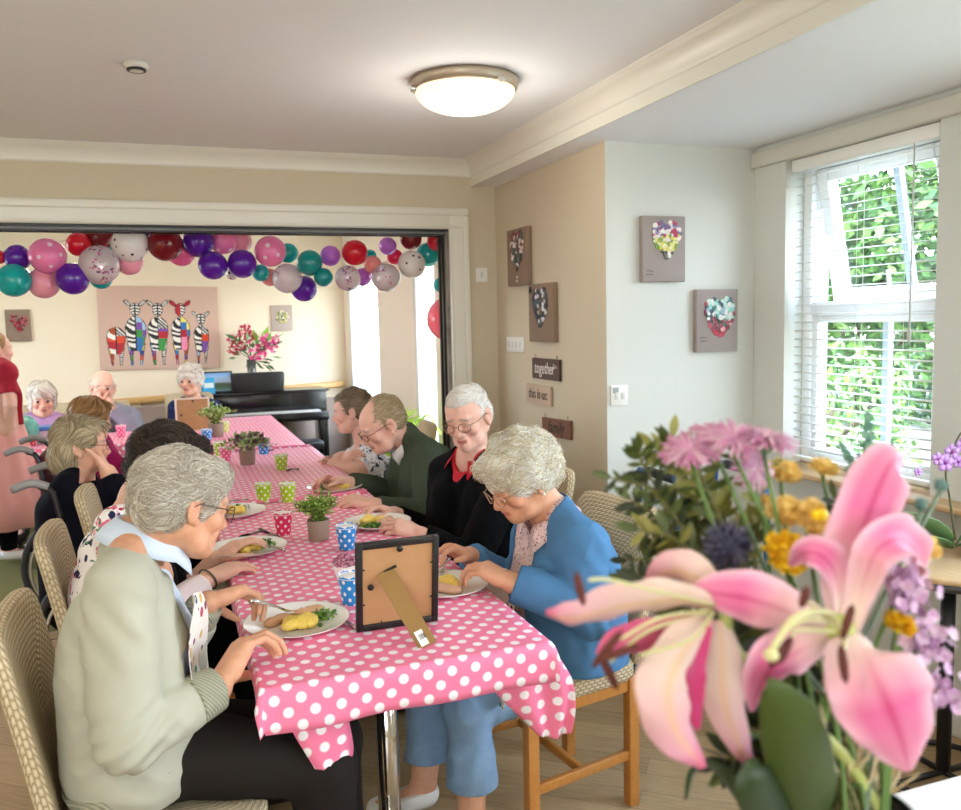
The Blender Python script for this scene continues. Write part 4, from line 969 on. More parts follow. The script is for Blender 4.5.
# ------------------------------------------------------------------ the far room
# canvas of five zebras seen from behind, hung a little crooked
zw, zh = 1.055, .775; ZM = wall_frame((-.055, 8.60, 1.518), (1, 0, -.020), (0, -1, 0))
ZM = Matrix.Translation((-.055, 8.60, 1.518)) @ Matrix.Rotation(math.radians(1.2), 4, 'Y') @ Matrix(((1, 0, 0, 0), (0, 0, -1, 0), (0, 1, 0, 0), (0, 0, 0, 1)))
e = canvas('large beige canvas painted with five colourful zebras seen from behind', ZM, zw, zh, .035, mat('beige pink canvas', '#cfae9c', .8), 'painting')
ZP = ['#15120f', '#ece8df', '#e9c21c', '#d9461e', '#2f6fb0', '#3a8f3f', '#7a4aa0', '#e58aa8', '#243a8c', '#a8481e', '#b4182c', '#9fc3de', '#e9e06a']
ZMAT = [mat('zebra paint '+c, c, .6) for c in ZP]
def zebra(cx, base, top, bw, hc, seed, red=False, notail=True, head=True):
    R = np.random.RandomState(seed); mb = MB(); st = .0058; pal = R.permutation(range(2, 13)); bh = top-base; by0 = base+bh*.42
    def shape(x, y, sh=0):
        """which region a point falls in"""
        v = (y-by0)/(top-by0) if top > by0 else 0
        if -.25 < v < 1 and v > -.2:
            t = min(max((v+.2)/1.2, 0), 1); w = bw*(.52+.5*math.sin(min(t*1.5, 1)*PI/2))*math.sqrt(max(0, 1-max(0, (t-.62)/.38)**2))-sh
            if abs(x) < w: return 1
        if base < y <= by0+.02:
            t = (y-base)/(by0-base); c = bw*(.44+.08*t); w = bw*(.13+.20*t**2)-sh
            if abs(abs(x)-c) < w: return 2
        if head:
            hy = top+hc*.55; hx = x/(hc*.40); hv = (y-hy)/(hc*.55)
            if hx*hx*(1+.35*(hv < 0)*abs(hv))+hv*hv < (1-sh/(hc*.5))**2: return 3
            for s in (-1, 1):
                ex, ey = x-s*hc*.55, y-(hy+hc*.52); a, b = ex*.75+s*ey*.66, -s*ex*.66+ey*.75
                if (a/(hc*.34))**2+(b/(hc*.17))**2 < (1-sh/(hc*.25))**2: return 4
        return 0
    ys = np.arange(base, top+hc*1.5, st); xs = np.arange(-bw*1.3, bw*1.3, st)
    for y in ys:
        for x in xs:
            k = shape(x, y)
            if not k: continue
            if not shape(x, y, .0065): mi = 0
            elif k == 1:
                r = math.hypot(x*.9, (y-top)*.8)
                if x < 0: mi = int(math.sin(r*150+math.sin(y*40+seed)*1.5) > 0) if (seed % 3) else int(pal[int((y-by0)/(top-by0+.001)*3) % 11]) if math.sin(r*60) > -.5 else 1
                else: mi = int(pal[(int((y-by0)*14)+int(x*18)) % 11]) if seed % 2 else (int(math.sin((x+y)*190) > .1) if y > by0+(top-by0)*.6 else int(pal[int((y-by0)*16) % 11]))
                if abs(x) < .004: mi = 0
            elif k == 2:
                mi = int(pal[(int((y-base)/(by0-base)*4)+(3 if x > 0 else 0)) % 11])
                if x > 0 and seed % 2 == 0: mi = int(math.sin(y*330) > -.2)
            elif k == 3: mi = 10 if red and (x < .004) else (int(math.sin(y*230+abs(x)*60) > -.2) if abs(x) > .005 else 0)
            else: mi = 10 if red else int(math.sin(x*300+y*200) > -.3)
            mb.add([(cx+x-st/2, y-st/2, .0362), (cx+x+st/2, y-st/2, .0362), (cx+x+st/2, y+st/2, .0362), (cx+x-st/2, y+st/2, .0362)], [(0, 1, 2, 3)], mi)
    mb.v = [tuple(ZM @ Vector(p)) for p in mb.v]; mb.obj('zebra', ZMAT, e)
zebra(-.382, -.350, .01, .082, .085, 6, head=False); zebra(-.210, -.350, .105, .092, .118, 1); zebra(-.015, -.350, .103, .090, .118, 4); zebra(.185, -.350, .103, .085, .118, 5, True); zebra(.370, -.345, .025, .070, .10, 2)
# small heart canvas and small picture
M = wall_frame((-1.237, 8.60, 1.568), (1, 0, 0), (0, -1, 0)); e = canvas('small taupe canvas with a red heart on the far wall beside the standing person', M, .20, .285, .025, M_CANVAS2)
hb = MB(); R = np.random.RandomState(2)
for _ in range(170):
    u, v = R.uniform(-1.1, 1.1), R.uniform(-1.2, 1.1)
    if heart_in(u, v): hb.ball(M @ Vector((.01+u*.085, .01+v*.085, .027)), R.uniform(.006, .012), 6, R.randint(3))
hb.obj('heart', [mat('heart red', '#a01830', .5), mat('heart pink', '#c95a72', .5), mat('heart plum', '#6e1424', .5)], e)
M = wall_frame((1.077, 8.60, 1.586), (1, 0, 0), (0, -1, 0)); e = canvas('small pale canvas with a green flower on the far wall above the piano', M, .205, .255, .02, mat('pale mauve canvas', '#b9a79c', .8))
hb = MB(); R = np.random.RandomState(4)
for _ in range(120): a, r = R.uniform(0, 6.3), .06*math.sqrt(R.rand()); hb.ball(M @ Vector((r*math.cos(a), r*math.sin(a)+.01, .022)), R.uniform(.005, .010), 6, R.randint(3))
hb.obj('flower', [mat('lime button', '#b9b93a', .5), mat('cream button', '#e6dfc4', .5), mat('slate button', '#5c6a60', .5)], e)
# timber handrail along the far wall
e = empty('handrail', (0, 8.53, .85), 0, 'long pale timber handrail along the far wall', 'handrail'); M_RAIL = own('pale beech', lambda t: _wood(t, '#c4934f', '#dcb375'))
MB().bar((-2.8, 8.53, .765), (1.66, 8.53, .912), .045, .062, r=.018).obj('rail', M_RAIL, e)
for x in (-2.2, -1.2, -.25, .6, 1.5): z = .765+(x+2.8)/4.46*.147; MB().tube([(x, 8.605, z-.04), (x, 8.55, z-.045), (x, 8.53, z-.03)], .010, 8).obj('bracket', mat('grey bracket', '#77706a', .4, .6), e)
# black piano with its stool
M_EBONY = mat('black piano lacquer', '#0d0c0d', .18); PX0, PX1, PY = .26, 1.40, 8.05
e = empty('piano', ((PX0+PX1)/2, 8.25, 0), 0, 'black upright digital piano against the far wall', 'piano')
MB().bbox((PX0, 8.10, .70), (PX1, 8.46, .885), .006).obj('case', M_EBONY, e)
MB().bbox((PX0-.015, 8.08, .885), (PX1+.015, 8.48, .905), .004).obj('lid', M_EBONY, e)
MB().bbox((PX0+.01, 7.93, .625), (PX1-.01, 8.12, .705), .01).obj('key_bed', M_EBONY, e)
ky = MB(); ky.box((PX0+.08, 7.945, .705), (PX1-.08, 8.09, .716)); ky.obj('keys', mat('ivory keys', '#d8d2c8', .3), e)
for x in (PX0+.02, PX1-.07): MB().bbox((x, 8.06, 0), (x+.05, 8.42, .70), .004).obj('side_leg', M_EBONY, e)
for x in (PX0+.02, PX1-.07): MB().bbox((x, 7.94, 0), (x+.05, 7.99, .63), .004).obj('front_leg', M_EBONY, e)
MB().bbox((PX0+.07, 8.38, .10), (PX1-.07, 8.40, .20), .004).obj('pedal_board', M_EBONY, e)
e = empty('piano_stool', (1.13, 7.72, 0), 0, 'low black stool in front of the piano', 'stool')
MB().bbox((.98, 7.60, .40), (1.28, 7.86, .47), .02).obj('seat', mat('black leatherette', '#1d1b1b', .4), e)
for sx in (1.0, 1.23):
    for sy in (7.62, 7.81): MB().box((sx, sy, 0), (sx+.03, sy+.03, .40)).obj('leg', M_EBONY, e)
# things on the piano
e = empty('planter', (.78, 8.22, .905), 0, 'black tapered padded box on the piano in front of the flower vase', 'planter')
mb = MB(); rows = []
for z, k in ((.906, .0), (.906, .93), (.912, .96), (1.06, 1.0), (1.075, .985), (1.08, .95), (1.08, 0)):
    rows.append([(.78+.245*k*math.copysign(abs(math.cos(a))**.35, math.cos(a)), 8.20+.075*k*math.copysign(abs(math.sin(a))**.5, math.sin(a)), z+(.008*math.cos(a*1.0)**2*0)) for a in np.linspace(0, 2*PI, 49)])
mb.grid(rows); mb.obj('box', mat('black padding', '#16120f', .6, bump=(90, .2, .002)), e)
e = empty('flower_vase', (.745, 8.36, .905), 0, 'glass vase of pink flowers on the piano behind the black box', 'vase of flowers')
MB().lathe([(.0004, .907), (.045, .907), (.048, .92), (.040, 1.05), (.045, 1.20), (.042, 1.20), (.037, 1.05), (.044, .925), (.0004, .915)], 24, (.745, 8.36, 0)).obj('vase', own('clear vase glass', lambda t: t.set(col='#e6efe8', rough=.05, trans=.9)), e)
R = np.random.RandomState(8); st = MB(); fl = MB(); lf = MB(); c0 = Vector((.745, 8.36, 1.18))
def at8(px, py, dy=0): return at_y(px, py, 8.36+dy)
heads = [(232, 339, 5), (244, 333, 7), (250, 338, 6), (241, 346, 6), (233, 349, 5), (262, 346, 7), (255, 353, 7), (268, 341, 7), (272, 346, 6), (262, 356, 6), (276, 338, 4), (247, 328, 4)]
for i, (x, y, r) in enumerate(heads):
    p = at8(x, y, R.uniform(-.08, .08)); st.tube(bez([(.745, 8.36, .93), tuple(c0), tuple(p)], 4), .003, 5); rr = r/850*8.4
    for _ in range(46):
        d = Vector(R.normal(size=3)).normalized(); w = d.cross(Vector(R.normal(size=3))).normalized(); q = p+d*rr*R.uniform(.3, .8); s = rr*.5; fl.add([q, q+d*s*.5+w*s*.5, q+d*s, q+d*s*.5-w*s*.5], [(0, 1, 2, 3)], 0 if x < 252 and R.rand() < .8 else 1 if R.rand() < .85 else 2)
for _ in range(46):
    p = at8(R.uniform(236, 276), R.uniform(338, 366), R.uniform(-.08, .08)); d = (p-c0).normalized()+Vector((R.normal()*.5, R.normal()*.3, -.35)); d.normalize(); w = d.cross(Vector(R.normal(size=3))).normalized(); s = R.uniform(.06, .12); lf.add([p, p+d*s*.5+w*s*.16, p+d*s, p+d*s*.5-w*s*.16], [(0, 1, 2, 3)], R.randint(2))
for (x0, y0, x1, y1) in ((262, 342, 268, 326), (257, 344, 253, 329), (264, 344, 271, 332)):
    a, b = at8(x0, y0), at8(x1, y1); w = Vector((.035, .0, .0)); lf.add([a, a.lerp(b, .5)+w, b, a.lerp(b, .5)-w], [(0, 1, 2, 3)], 2)
st.obj('stems', mat('stem green', '#4f6b35', .6), e); fl.obj('blossoms', [mat('deep rose', '#c81848', .5), mat('hot pink', '#ee4f94', .5), mat('pale pink petal', '#f3a5c2', .5)], e); lf.obj('foliage', [mat('vase leaf', '#3f6a35', .5), mat('vase leaf pale', '#5d8a4c', .5), mat('lime leaf blade', '#86b83a', .5)], e)
e = empty('photo_frame', (.40, 8.30, .905), 0, 'black framed landscape photo standing on the left end of the piano', 'photo frame'); M = Matrix.Translation((.415, 8.22, .906)) @ Matrix.Rotation(math.radians(-8), 4, 'X')
f_ = MB()
for a, b in (((-.14, 0), (.14, .015)), ((-.14, .185), (.14, .2)), ((-.14, .015), (-.125, .185)), ((.125, .015), (.14, .185))): f_.bbox((a[0], 0, a[1]), (b[0], .018, b[1]), .002, 0, M)
f_.obj('frame', M_BLK, e)
def _land(t):
    s = t.sep(t.coord('Generated')); t.set(col=t.ramp(t.math('ADD', s[2], t.math('MULTIPLY', t.noise(t.coord(), 12, 3), .18)), [(0, '#7fa3b8'), (.3, '#3f6a3a'), (.5, '#4a5a48'), (.62, '#b9cfe6'), (1, '#7fa9d8')]), rough=.3)
MB().box((-.126, .004, .014), (.126, .010, .186), 0, M).obj('picture', own('landscape print', _land), e)
e = empty('greeting_card', (.33, 8.12, .905), 0, 'blue and white card leaning before the landscape photo on the piano', 'card'); M = Matrix.Translation((.335, 8.14, .906)) @ Matrix.Rotation(math.radians(-6), 4, 'X')
MB().box((-.055, 0, 0), (.055, .003, .15), 0, M).obj('card', mat('sky blue card', '#2f9fd0', .5), e); MB().box((-.04, -.0012, .055), (.045, .0, .10), 0, M).obj('white_panel', mat('card white', '#dfe9e4', .5), e)
# teal ball, tray and small things on the cross table
tag(MB().ball(at_y(22, 430, 6.42), .105, 28).obj('play_ball', own('marbled teal ball', lambda t: t.set(col=t.mix(t.noise(t.coord(), 9, 4, .6), lin('#1f6f68'), lin('#7fd0bc')), rough=.3))), 'shiny marbled teal ball on the cross table beside the standing person', 'ball')
e = empty('storage_box', (-.78, 6.50, TZ+.006), 0, 'clear plastic box with a blue lid before the woman in lilac', 'box')
MB().bbox((-.87, 6.43, TZ+.006), (-.66, 6.60, TZ+.10), .01).obj('tub', own('frosted plastic', lambda t: t.set(col='#e3dde6', rough=.3, trans=.5)), e); MB().bbox((-.885, 6.42, TZ+.10), (-.645, 6.61, TZ+.122), .008).obj('lid', mat('blue plastic lid', '#3a78c4', .35), e)
# lime palm by the far windows
e = empty('potted_palm', (1.36, 5.30, 0), 0, 'lime green potted palm behind the two men, by the far room window', 'potted plant'); pot(e, 1.36, 5.30, 0, .14, .18, .34, mat('grey floor pot', '#8f8a80', .6))
R = np.random.RandomState(12); st = MB(); lf = MB()
for i in range(17):
    a = 2*PI*i/17+R.uniform(-.2, .2); L = R.uniform(.17, .26); P = bez([(1.36, 5.30, .32), (1.36+.25*L*math.cos(a), 5.30+.25*L*math.sin(a), .62), (1.36+.7*L*math.cos(a), 5.30+.7*L*math.sin(a), R.uniform(.80, .92)), (1.36+1.1*L*math.cos(a), 5.30+1.1*L*math.sin(a), R.uniform(.62, .84))], 8)
    st.tube(P, .004, 5)
    for k in range(6, len(P)-1):
        d = (P[k+1]-P[k]).normalized(); s = d.cross(Vector((0, 0, 1))).normalized()
        for sg in (-1, 1):
            v = (s*sg*.8+d*.7+Vector((0, 0, -.15))).normalized(); l = .15*math.sin((k-4)/(len(P)-2)*PI*.9+.25); w = d*.011; lf.add([P[k]-w, P[k]+v*l*.6-w*.6, P[k]+v*l, P[k]+v*l*.6+w*.6, P[k]+w], [(0, 1, 2, 3, 4)], R.randint(2))
st.obj('stems', mat('palm stem', '#8fae3a', .5), e); lf.obj('fronds', [own('lime frond', lambda t: t.set(col='#b5e01c', rough=.4)), own('pale lime frond', lambda t: t.set(col='#d2ee55', rough=.4))], e)
# wheelchair of the woman in black
M_WBLK = mat('black wheelchair frame', '#17161a', .35); M_RUB = mat('grey rubber', '#2b2b2d', .7); M_WINE = mat('wine seat cloth', '#571626', .8); M_GREYG = mat('grey push grip', '#8d8b8a', .4)
def ringz(mb, c, r, t, axis='Y', n=44, m=8): 
    P = [Vector(c)+Vector((r*math.cos(a), 0, r*math.sin(a))) for a in np.linspace(0, 2*PI, n+1)]; mb.tube(P, t, m, 0, False)
def wheelchair(x, y, label, rz=0):
    e = empty('wheelchair', (x, y, 0), rz, label, 'wheelchair'); Mx = Matrix.Translation((x, y, 0)) @ Matrix.Rotation(rz, 4, 'Z'); P = lambda a, b, c: tuple(Mx @ Vector((a, b, c)))
    def O(mb, n, m, par=e):
        mb.v = [tuple(Mx @ Vector(v)) for v in mb.v]; return mb.obj(n, m, par)
    for s in (-1, 1):
        w = MB(); ringz(w, (-.06, s*.285, .305), .285, .017); wo = O(w, 'rear_wheel', M_RUB)
        w = MB(); ringz(w, (-.06, s*.325, .305), .25, .008); O(w, 'push_rim', mat('steel push rim', '#c9c5c0', .25, .9), wo)
        w = MB()
        for k in range(12): a = 2*PI*k/12; w.tube([(-.06, s*.285, .305), (-.06+.28*math.cos(a), s*.285, .305+.28*math.sin(a))], .0022, 4)
        w.tube([(-.06, s*.26, .305), (-.06, s*.31, .305)], .025, 12); O(w, 'spokes', mat('dull spokes', '#7d7a78', .4, .7), wo)
        w = MB(); ringz(w, (.36, s*.22, .08), .065, .014, n=24); w.tube([(.36, s*.22, .08), (.36, s*.22, .30)], .010, 6); O(w, 'caster', M_RUB)
        w = MB(); w.tube(bez([(-.20, s*.235, .32), (-.22, s*.235, .62), (-.25, s*.235, .86), (-.30, s*.235, .91)], 6), .013, 8); w.tube([(-.20, s*.235, .50), (.34, s*.235, .50), (.42, s*.225, .18)], .012, 8); O(w, 'side_frame', M_WBLK)
        w = MB(); w.tube(bez([(-.27, s*.235, .905), (-.33, s*.235, .925), (-.40, s*.235, .905)], 5), .017, 10); O(w, 'push_grip', M_GREYG)
        w = MB(); w.bbox((-.16, s*.235-.025, .70), (.20, s*.235+.025, .735), .012); w.tube([(-.15, s*.235, .5), (-.15, s*.235, .70)], .009, 6); w.tube([(.17, s*.235, .5), (.17, s*.235, .70)], .009, 6); O(w, 'armrest', M_WBLK)
        w = MB(); w.bbox((.42, s*.11-.07, .115), (.56, s*.11+.07, .13), .006); O(w, 'footplate', M_WBLK)
    w = MB(); w.bbox((-.20, -.22, .44), (.26, .22, .475), .012); O(w, 'seat', M_WINE)
    w = MB(); w.bbox((-.255, -.22, .50), (-.225, .22, .88), .012); O(w, 'backrest', M_WINE); return e
wheelchair(-.20, 3.93, 'black wheelchair with grey push grips carrying the woman in black'); wheelchair(-.40, 5.05, 'black wheelchair carrying the woman in magenta')
# ------------------------------------------------------------------ woven chairs with oak legs
def _weave(t):
    s = t.sep(t.coord('UV')); u, v = s[0], s[1]
    row = t.math('FLOOR', t.math('MULTIPLY', v, 1/.0105)); off = t.math('MULTIPLY', t.math('MODULO', row, 2), .5)
    a = t.math('FRACT', t.math('ADD', t.math('MULTIPLY', u, 1/.021), off)); b = t.math('FRACT', t.math('MULTIPLY', v, 1/.0105))
    h = t.math('MULTIPLY', t.math('SINE', t.math('MULTIPLY', a, PI)), t.math('SINE', t.math('MULTIPLY', b, PI)))
    n = t.noise(t.coord(), 60, 3)
    c = t.mix(t.math('POWER', h, .5), lin('#8a7250'), lin('#e6d6b4')); t.set(col=t.mix(t.math('MULTIPLY', n, .35), c, lin('#b89f74')), rough=.7, spec=.25); t.bump(h, .8, .004)
M_WEAVE = own('woven paper cane', _weave); M_OAK = own('golden oak', lambda t: _wood(t, '#a9662a', '#cf9149'))
def woven_box(pts_grid, name, parent, thick):
    mb = MB(); mb.grid(pts_grid); uv = []
    for i, r in enumerate(pts_grid):
        for j, p in enumerate(r): uv.append((sum((Vector(r[k+1])-Vector(r[k])).length for k in range(j)), sum((Vector(pts_grid[k+1][len(r)//2])-Vector(pts_grid[k][len(r)//2])).length for k in range(i))))
    mb.uv = uv; return mb.obj(name, M_WEAVE, parent)
def make_chair(label, group='woven dining chairs'):
    """front along +x, origin on the floor under the seat"""
    e = empty('dining_chair', (0, 0, 0), 0, label, 'chair', group)
    sd, w0, w1, zs = .43, .45, .40, .475                     # seat depth, front and back width, top of seat
    def ring(prof, f):
        return [f(*p) for p in prof]
    # seat: a rounded pad with woven sides
    rows = []
    for (k, z) in ((.0, zs-.062), (.5, zs-.064), (.97, zs-.064), (1.0, zs-.055), (1.0, zs-.015), (.985, zs-.004), (.95, zs), (.6, zs+.004), (.0, zs+.005)):
        row = []
        for a in np.linspace(0, 2*PI, 49):
            c, s = math.cos(a), math.sin(a); q = max(abs(c), abs(s)); q = (abs(c)**7+abs(s)**7)**(1/7.0); x, y = c/q, s/q
            w = (w0+w1)/2+(w0-w1)/2*x; row.append((x*sd/2*k, y*w/2*k, z))
        rows.append(row)
    woven_box(rows, 'seat', e, 0)
    # back: a woven slab that leans and curves
    rows = []; bx, th, hb, lean = -sd/2+.012, .038, .485, .16
    for a in np.linspace(0, 2*PI, 61):
        c, s = math.cos(a), math.sin(a); q = (abs(c)**11+abs(s)**11)**(1/11.0); row = []
        for (k, dx) in ((0, -th/2), (.5, -th/2), (.93, -th/2), (.985, -th*.42), (1.0, -th*.2), (1.0, th*.2), (.985, th*.42), (.93, th/2), (.5, th/2), (0, th/2)):
            y = c/q*w1/2*1.02*k; z = zs-.03+hb/2+s/q*hb/2*k; t = (z-zs)/hb
            row.append((bx-lean*.55*max(t, 0)**1.15-.018*(1-(y/(w1/2))**2)+dx, y*(1+.04*t), z))
        rows.append(row)
    rows = [list(r) for r in zip(*rows)]
    woven_box(rows, 'backrest', e, 0)
    lg = .036
    for sx in (-1, 1):
        for sy in (-1, 1):
            x = sx*(sd/2-.025); y = sy*((w0 if sx > 0 else w1)/2-.025)
            MB().bbox((x-lg/2, y-lg/2, 0), (x+lg/2, y+lg/2, zs-.06), .003).obj('leg', M_OAK, e)
    for sy in (-1, 1): MB().bar((-sd/2+.04, sy*(w1/2-.025), .165), (sd/2-.04, sy*(w0/2-.025), .165), .020, .030, r=.003).obj('side_stretcher', M_OAK, e)
    MB().bar((.0, -(w0+w1)/4+.03, .165), (.0, (w0+w1)/4-.03, .165), .020, .026, r=.003).obj('cross_stretcher', M_OAK, e)
    r = MB()
    for sy in (-1, 1): r.bar((-sd/2+.04, sy*(w1/2-.025), zs-.082), (sd/2-.04, sy*(w0/2-.025), zs-.082), .020, .042, r=.003)
    r.bar((sd/2-.025, -w0/2+.04, zs-.082), (sd/2-.025, w0/2-.04, zs-.082), .020, .042, r=.003).bar((-sd/2+.025, -w1/2+.04, zs-.082), (-sd/2+.025, w1/2-.04, zs-.082), .020, .042, r=.003)
    r.obj('seat_rail', M_OAK, e); return e
proto = make_chair('woven cane chair in which the man in the sage jumper sits')
proto.location = (-.06, 2.0, 0); proto.rotation_euler = (0, 0, 0)
for x, y, rz, lb in ((-.075, 2.78, 0, 'woven cane chair in which the dark haired person sits'), (-.03, 3.42, 0, 'empty woven cane chair pushed in before the wheelchair'),
                     (1.075, 2.37, PI+.14, 'woven cane chair with oak legs in which the woman in the blue cardigan sits'), (1.16, 3.13, PI, 'woven cane chair in which the man in the black cardigan sits'),
                     (1.15, 3.90, PI, 'woven cane chair in which the man in the green jumper sits'), (1.13, 4.80, PI-.1, 'woven cane chair in which the woman with crossed arms sits'),
                     (-.52, 7.30, -PI/2, 'woven cane chair in which the bald man at the cross table sits'), (-.95, 7.32, -PI/2, 'woven cane chair in which the woman in the lilac cardigan sits'),
                     (.16, 7.80, -PI/2, 'woven cane chair in which the woman in the navy spotted top sits')):
    c = copy_tree(proto); c.location = (x, y, 0); c.rotation_euler = (0, 0, rz); c['label'] = lb
# ------------------------------------------------------------------ people
def U(v): v = np.asarray(v, float); return v/(np.linalg.norm(v)+1e-12)
def A3(v): return np.array([v[0], v[1], v[2]], float)
def J(x, y, Y): return A3(at_y(x, y, Y))
def face_frame(yaw, pitch=0, roll=0):
    """columns: right, forward, up"""
    y, p, r = map(math.radians, (yaw, pitch, roll)); f0 = np.array([math.cos(y), math.sin(y), 0]); u0 = np.array([0, 0, 1.0]); r0 = np.cross(f0, u0)
    f = f0*math.cos(p)-u0*math.sin(p); u = u0*math.cos(p)+f0*math.sin(p)
    return np.stack([r0*math.cos(r)+u*math.sin(r), f, u*math.cos(r)-r0*math.sin(r)], 1)
def skin_mat(name, base, red, rough=.5):
    def f(t):
        v = t.coord(); n = t.noise(v, 55, 4, .6); c = t.mix(t.math('MULTIPLY_ADD', n, 1.1, -.3, True), lin(base), lin(red))
        c = t.mix(t.math('MULTIPLY', t.attr('blush'), .32), c, lin('#cc6a58')); c = t.mix(t.attr('lip'), c, lin('#b05a52'))
        c = t.mix(t.math('MULTIPLY', t.attr('brow'), .7), c, lin('#9a8a7c'))
        t.set(col=c, rough=rough, spec=.35, sss=.06); t.b.inputs['Subsurface Radius'].default_value = (.012, .005, .003)
        w = t.noise(t.mapping(v, (1, 1, 2.2)), 150, 4, .6); t.bump(w, .28, .0025)
    return own(name, f)
SK1 = skin_mat('fair skin', '#e6b79c', '#d79a80'); SK2 = skin_mat('rosy skin', '#e8bba6', '#d99f8a'); SK3 = skin_mat('tanned skin', '#d8a281', '#c08560')
M_EYEW = mat('eye white', '#cfc6be', .25); M_IRIS = mat('iris', '#3d4a52', .2); M_LENS = M_GLASS
class Fig:
    def __init__(s, label, loc, skin, head, frame, hs=1.0, lids=True, vox=.0045, blush=.5, cat='person', jowl=.6):
        s.e = None; s.label = label; s.loc = loc; s.skin = skin; s.hc = A3(head); s.R = frame; s.hs = hs; s.lids = lids; s.vox = vox; s.prims = []; s.hands = []; s.blush = blush; s.jowl = jowl; s.kids = []
        s.seat = None; s.seatz = .481; s.torso = []; s.arm = {0: [], 1: []}; s.leg = {0: [], 1: []}; s.neck = []
    def H(s, x, y, z): return s.hc+s.R @ (np.array([x, y, z])*s.hs)
    def frame_body(s, pel, nb, sh, hips=None, depth=.10, width=.085, fat=1.0, belly=.0, fwd=None):
        """torso columns from the pelvis to the shoulders"""
        pel, nb = A3(pel), A3(nb); sh = [A3(q) for q in sh]; lat = U(sh[1]-sh[0]); s.lat = lat; s.pel = pel; s.nb = nb; s.sh = sh
        up = U(nb-pel); f = U(np.cross(up, lat)); s.fwd = f if fwd is None else U(fwd)
        if np.dot(s.fwd, f) < 0: f = -f
        w = width*fat; L = np.linalg.norm(nb-pel); d = depth*fat; mid = pel+(nb-pel)*.48-s.fwd*.005
        top = (sh[0]+sh[1])/2
        for k in (-1, 1):
            s.torso += [(pel+lat*k*w, mid+lat*k*w*.95, d*1.18, d*1.12), (mid+lat*k*w*.95, top+lat*k*w*.95-up*.085-s.fwd*.01, d*1.12, d*.98)]
        if belly: s.torso.append((pel+s.fwd*belly+up*.06, mid+s.fwd*belly*.6, d*1.1, d))
        s.torso += [(top-up*.01, sh[0], .062*fat, .058), (top-up*.01, sh[1], .062*fat, .058)]
        s.neck = [(nb+up*.0, s.H(0, -.022, -.045), .060, .055), (nb+up*.035, sh[0]+up*.02, .045, .045), (nb+up*.035, sh[1]+up*.02, .045, .045)]
        return s
    def set_arm(s, i, el, wr, r=(.056, .047, .031), sh=None):
        a = s.sh[i] if sh is None else A3(sh); s.arm[i] = [(a, A3(el), r[0], r[1]), (A3(el), A3(wr), r[1], r[2])]; return s
    def set_leg(s, i, hip, kn, an, toe=None, r=(.085, .062, .042)):
        s.leg[i] = [(A3(hip), A3(kn), r[0], r[1]), (A3(kn), A3(an), r[1], r[2])]
        if toe is not None: s.leg[i].append((A3(an)+np.array([0, 0, -.04]), A3(toe), .036, .03))
        return s
    def set_hand(s, i, to, palm, curl=(25, 35, 25), thumb=1, size=1.0, spread=.25, tcurl=.3, each=None):
        """hand i continues the forearm; to = direction or point of the knuckles, palm = direction the palm faces"""
        s.hands.append((i, A3(to), A3(palm), curl, thumb, size, spread, tcurl, each)); return s
    def _hand(s, F, i, to, palm, curl, thumb, size, spread, tcurl, each):
        w = s.arm[i][1][1]; d = U(to-w); n = U(palm-d*np.dot(palm, d)); T = U(np.cross(d, n))*thumb; z = size
        G = Field(w-.24*z, w+.24*z, F.vox)
        base = [w+d*(.088, .092, .087, .078)[k]*z+T*(.029, .0095, -.0095, -.028)[k]*z for k in range(4)]
        for k in range(4): G.cone(w+T*(.012, .004, -.004, -.012)[k]*z, base[k], .0165*z, .0125*z, .014)
        G.cone(w+d*.03*z+T*.016*z+n*.008*z, w+d*.06*z+T*.022*z+n*.006*z, .017*z, .013*z, .012); G.cone(w+d*.03*z-T*.018*z+n*.006*z, w+d*.07*z-T*.022*z+n*.004*z, .015*z, .011*z, .012)
        LN = [(.044, .027, .021), (.048, .031, .022), (.045, .029, .022), (.035, .022, .019)]
        for k in range(4):
            p = base[k]; a = 0; c = curl if each is None else each[k]; sp = U(d+T*(.9, .25, -.35, -1.0)[k]*spread*.5)
            for q in range(3):
                a += math.radians(c[q]); v = sp*math.cos(a)+n*math.sin(a); e = p+v*LN[k][q]*z
                r0, r1 = (.0092, .0083, .0076, .0068)[q]*z, (.0083, .0076, .0068)[q]*z
                G.cone(p, e, r0*(.92 if k == 3 else 1), r1*(.9 if k == 3 else 1), .0035); p = e
        p = w+d*.026*z+T*.024*z+n*.004*z; v = U(d*.62+T*.68+n*tcurl); G.cone(p-d*.008*z, p+v*.038*z, .0155*z, .012*z, .012); p = p+v*.038*z
        v = U(d*.85+T*.35+n*tcurl*1.4); G.cone(p, p+v*.032*z, .0115*z, .0095*z, .004); p = p+v*.032*z; v = U(d*.95+T*.1+n*tcurl*1.7); G.cone(p, p+v*.026*z, .0095*z, .0075*z, .004)
        lo = G.lo; off = [int(round((lo[a]-F.lo[a])/F.vox)) for a in range(3)]; sl_f, sl_g = [], []
        for a in range(3):
            a0 = max(0, off[a]); a1 = min(F.n[a], off[a]+G.n[a]); sl_f.append(slice(a0, a1)); sl_g.append(slice(a0-off[a], a1-off[a]))
        F.F[tuple(sl_f)] = smin(F.F[tuple(sl_f)], G.F[tuple(sl_g)], .006)
    def bounds(s, pr, m=.05):
        P = np.array([q for p in pr for q in p[:2]]); return P.min(0)-m-.08, P.max(0)+m+.08
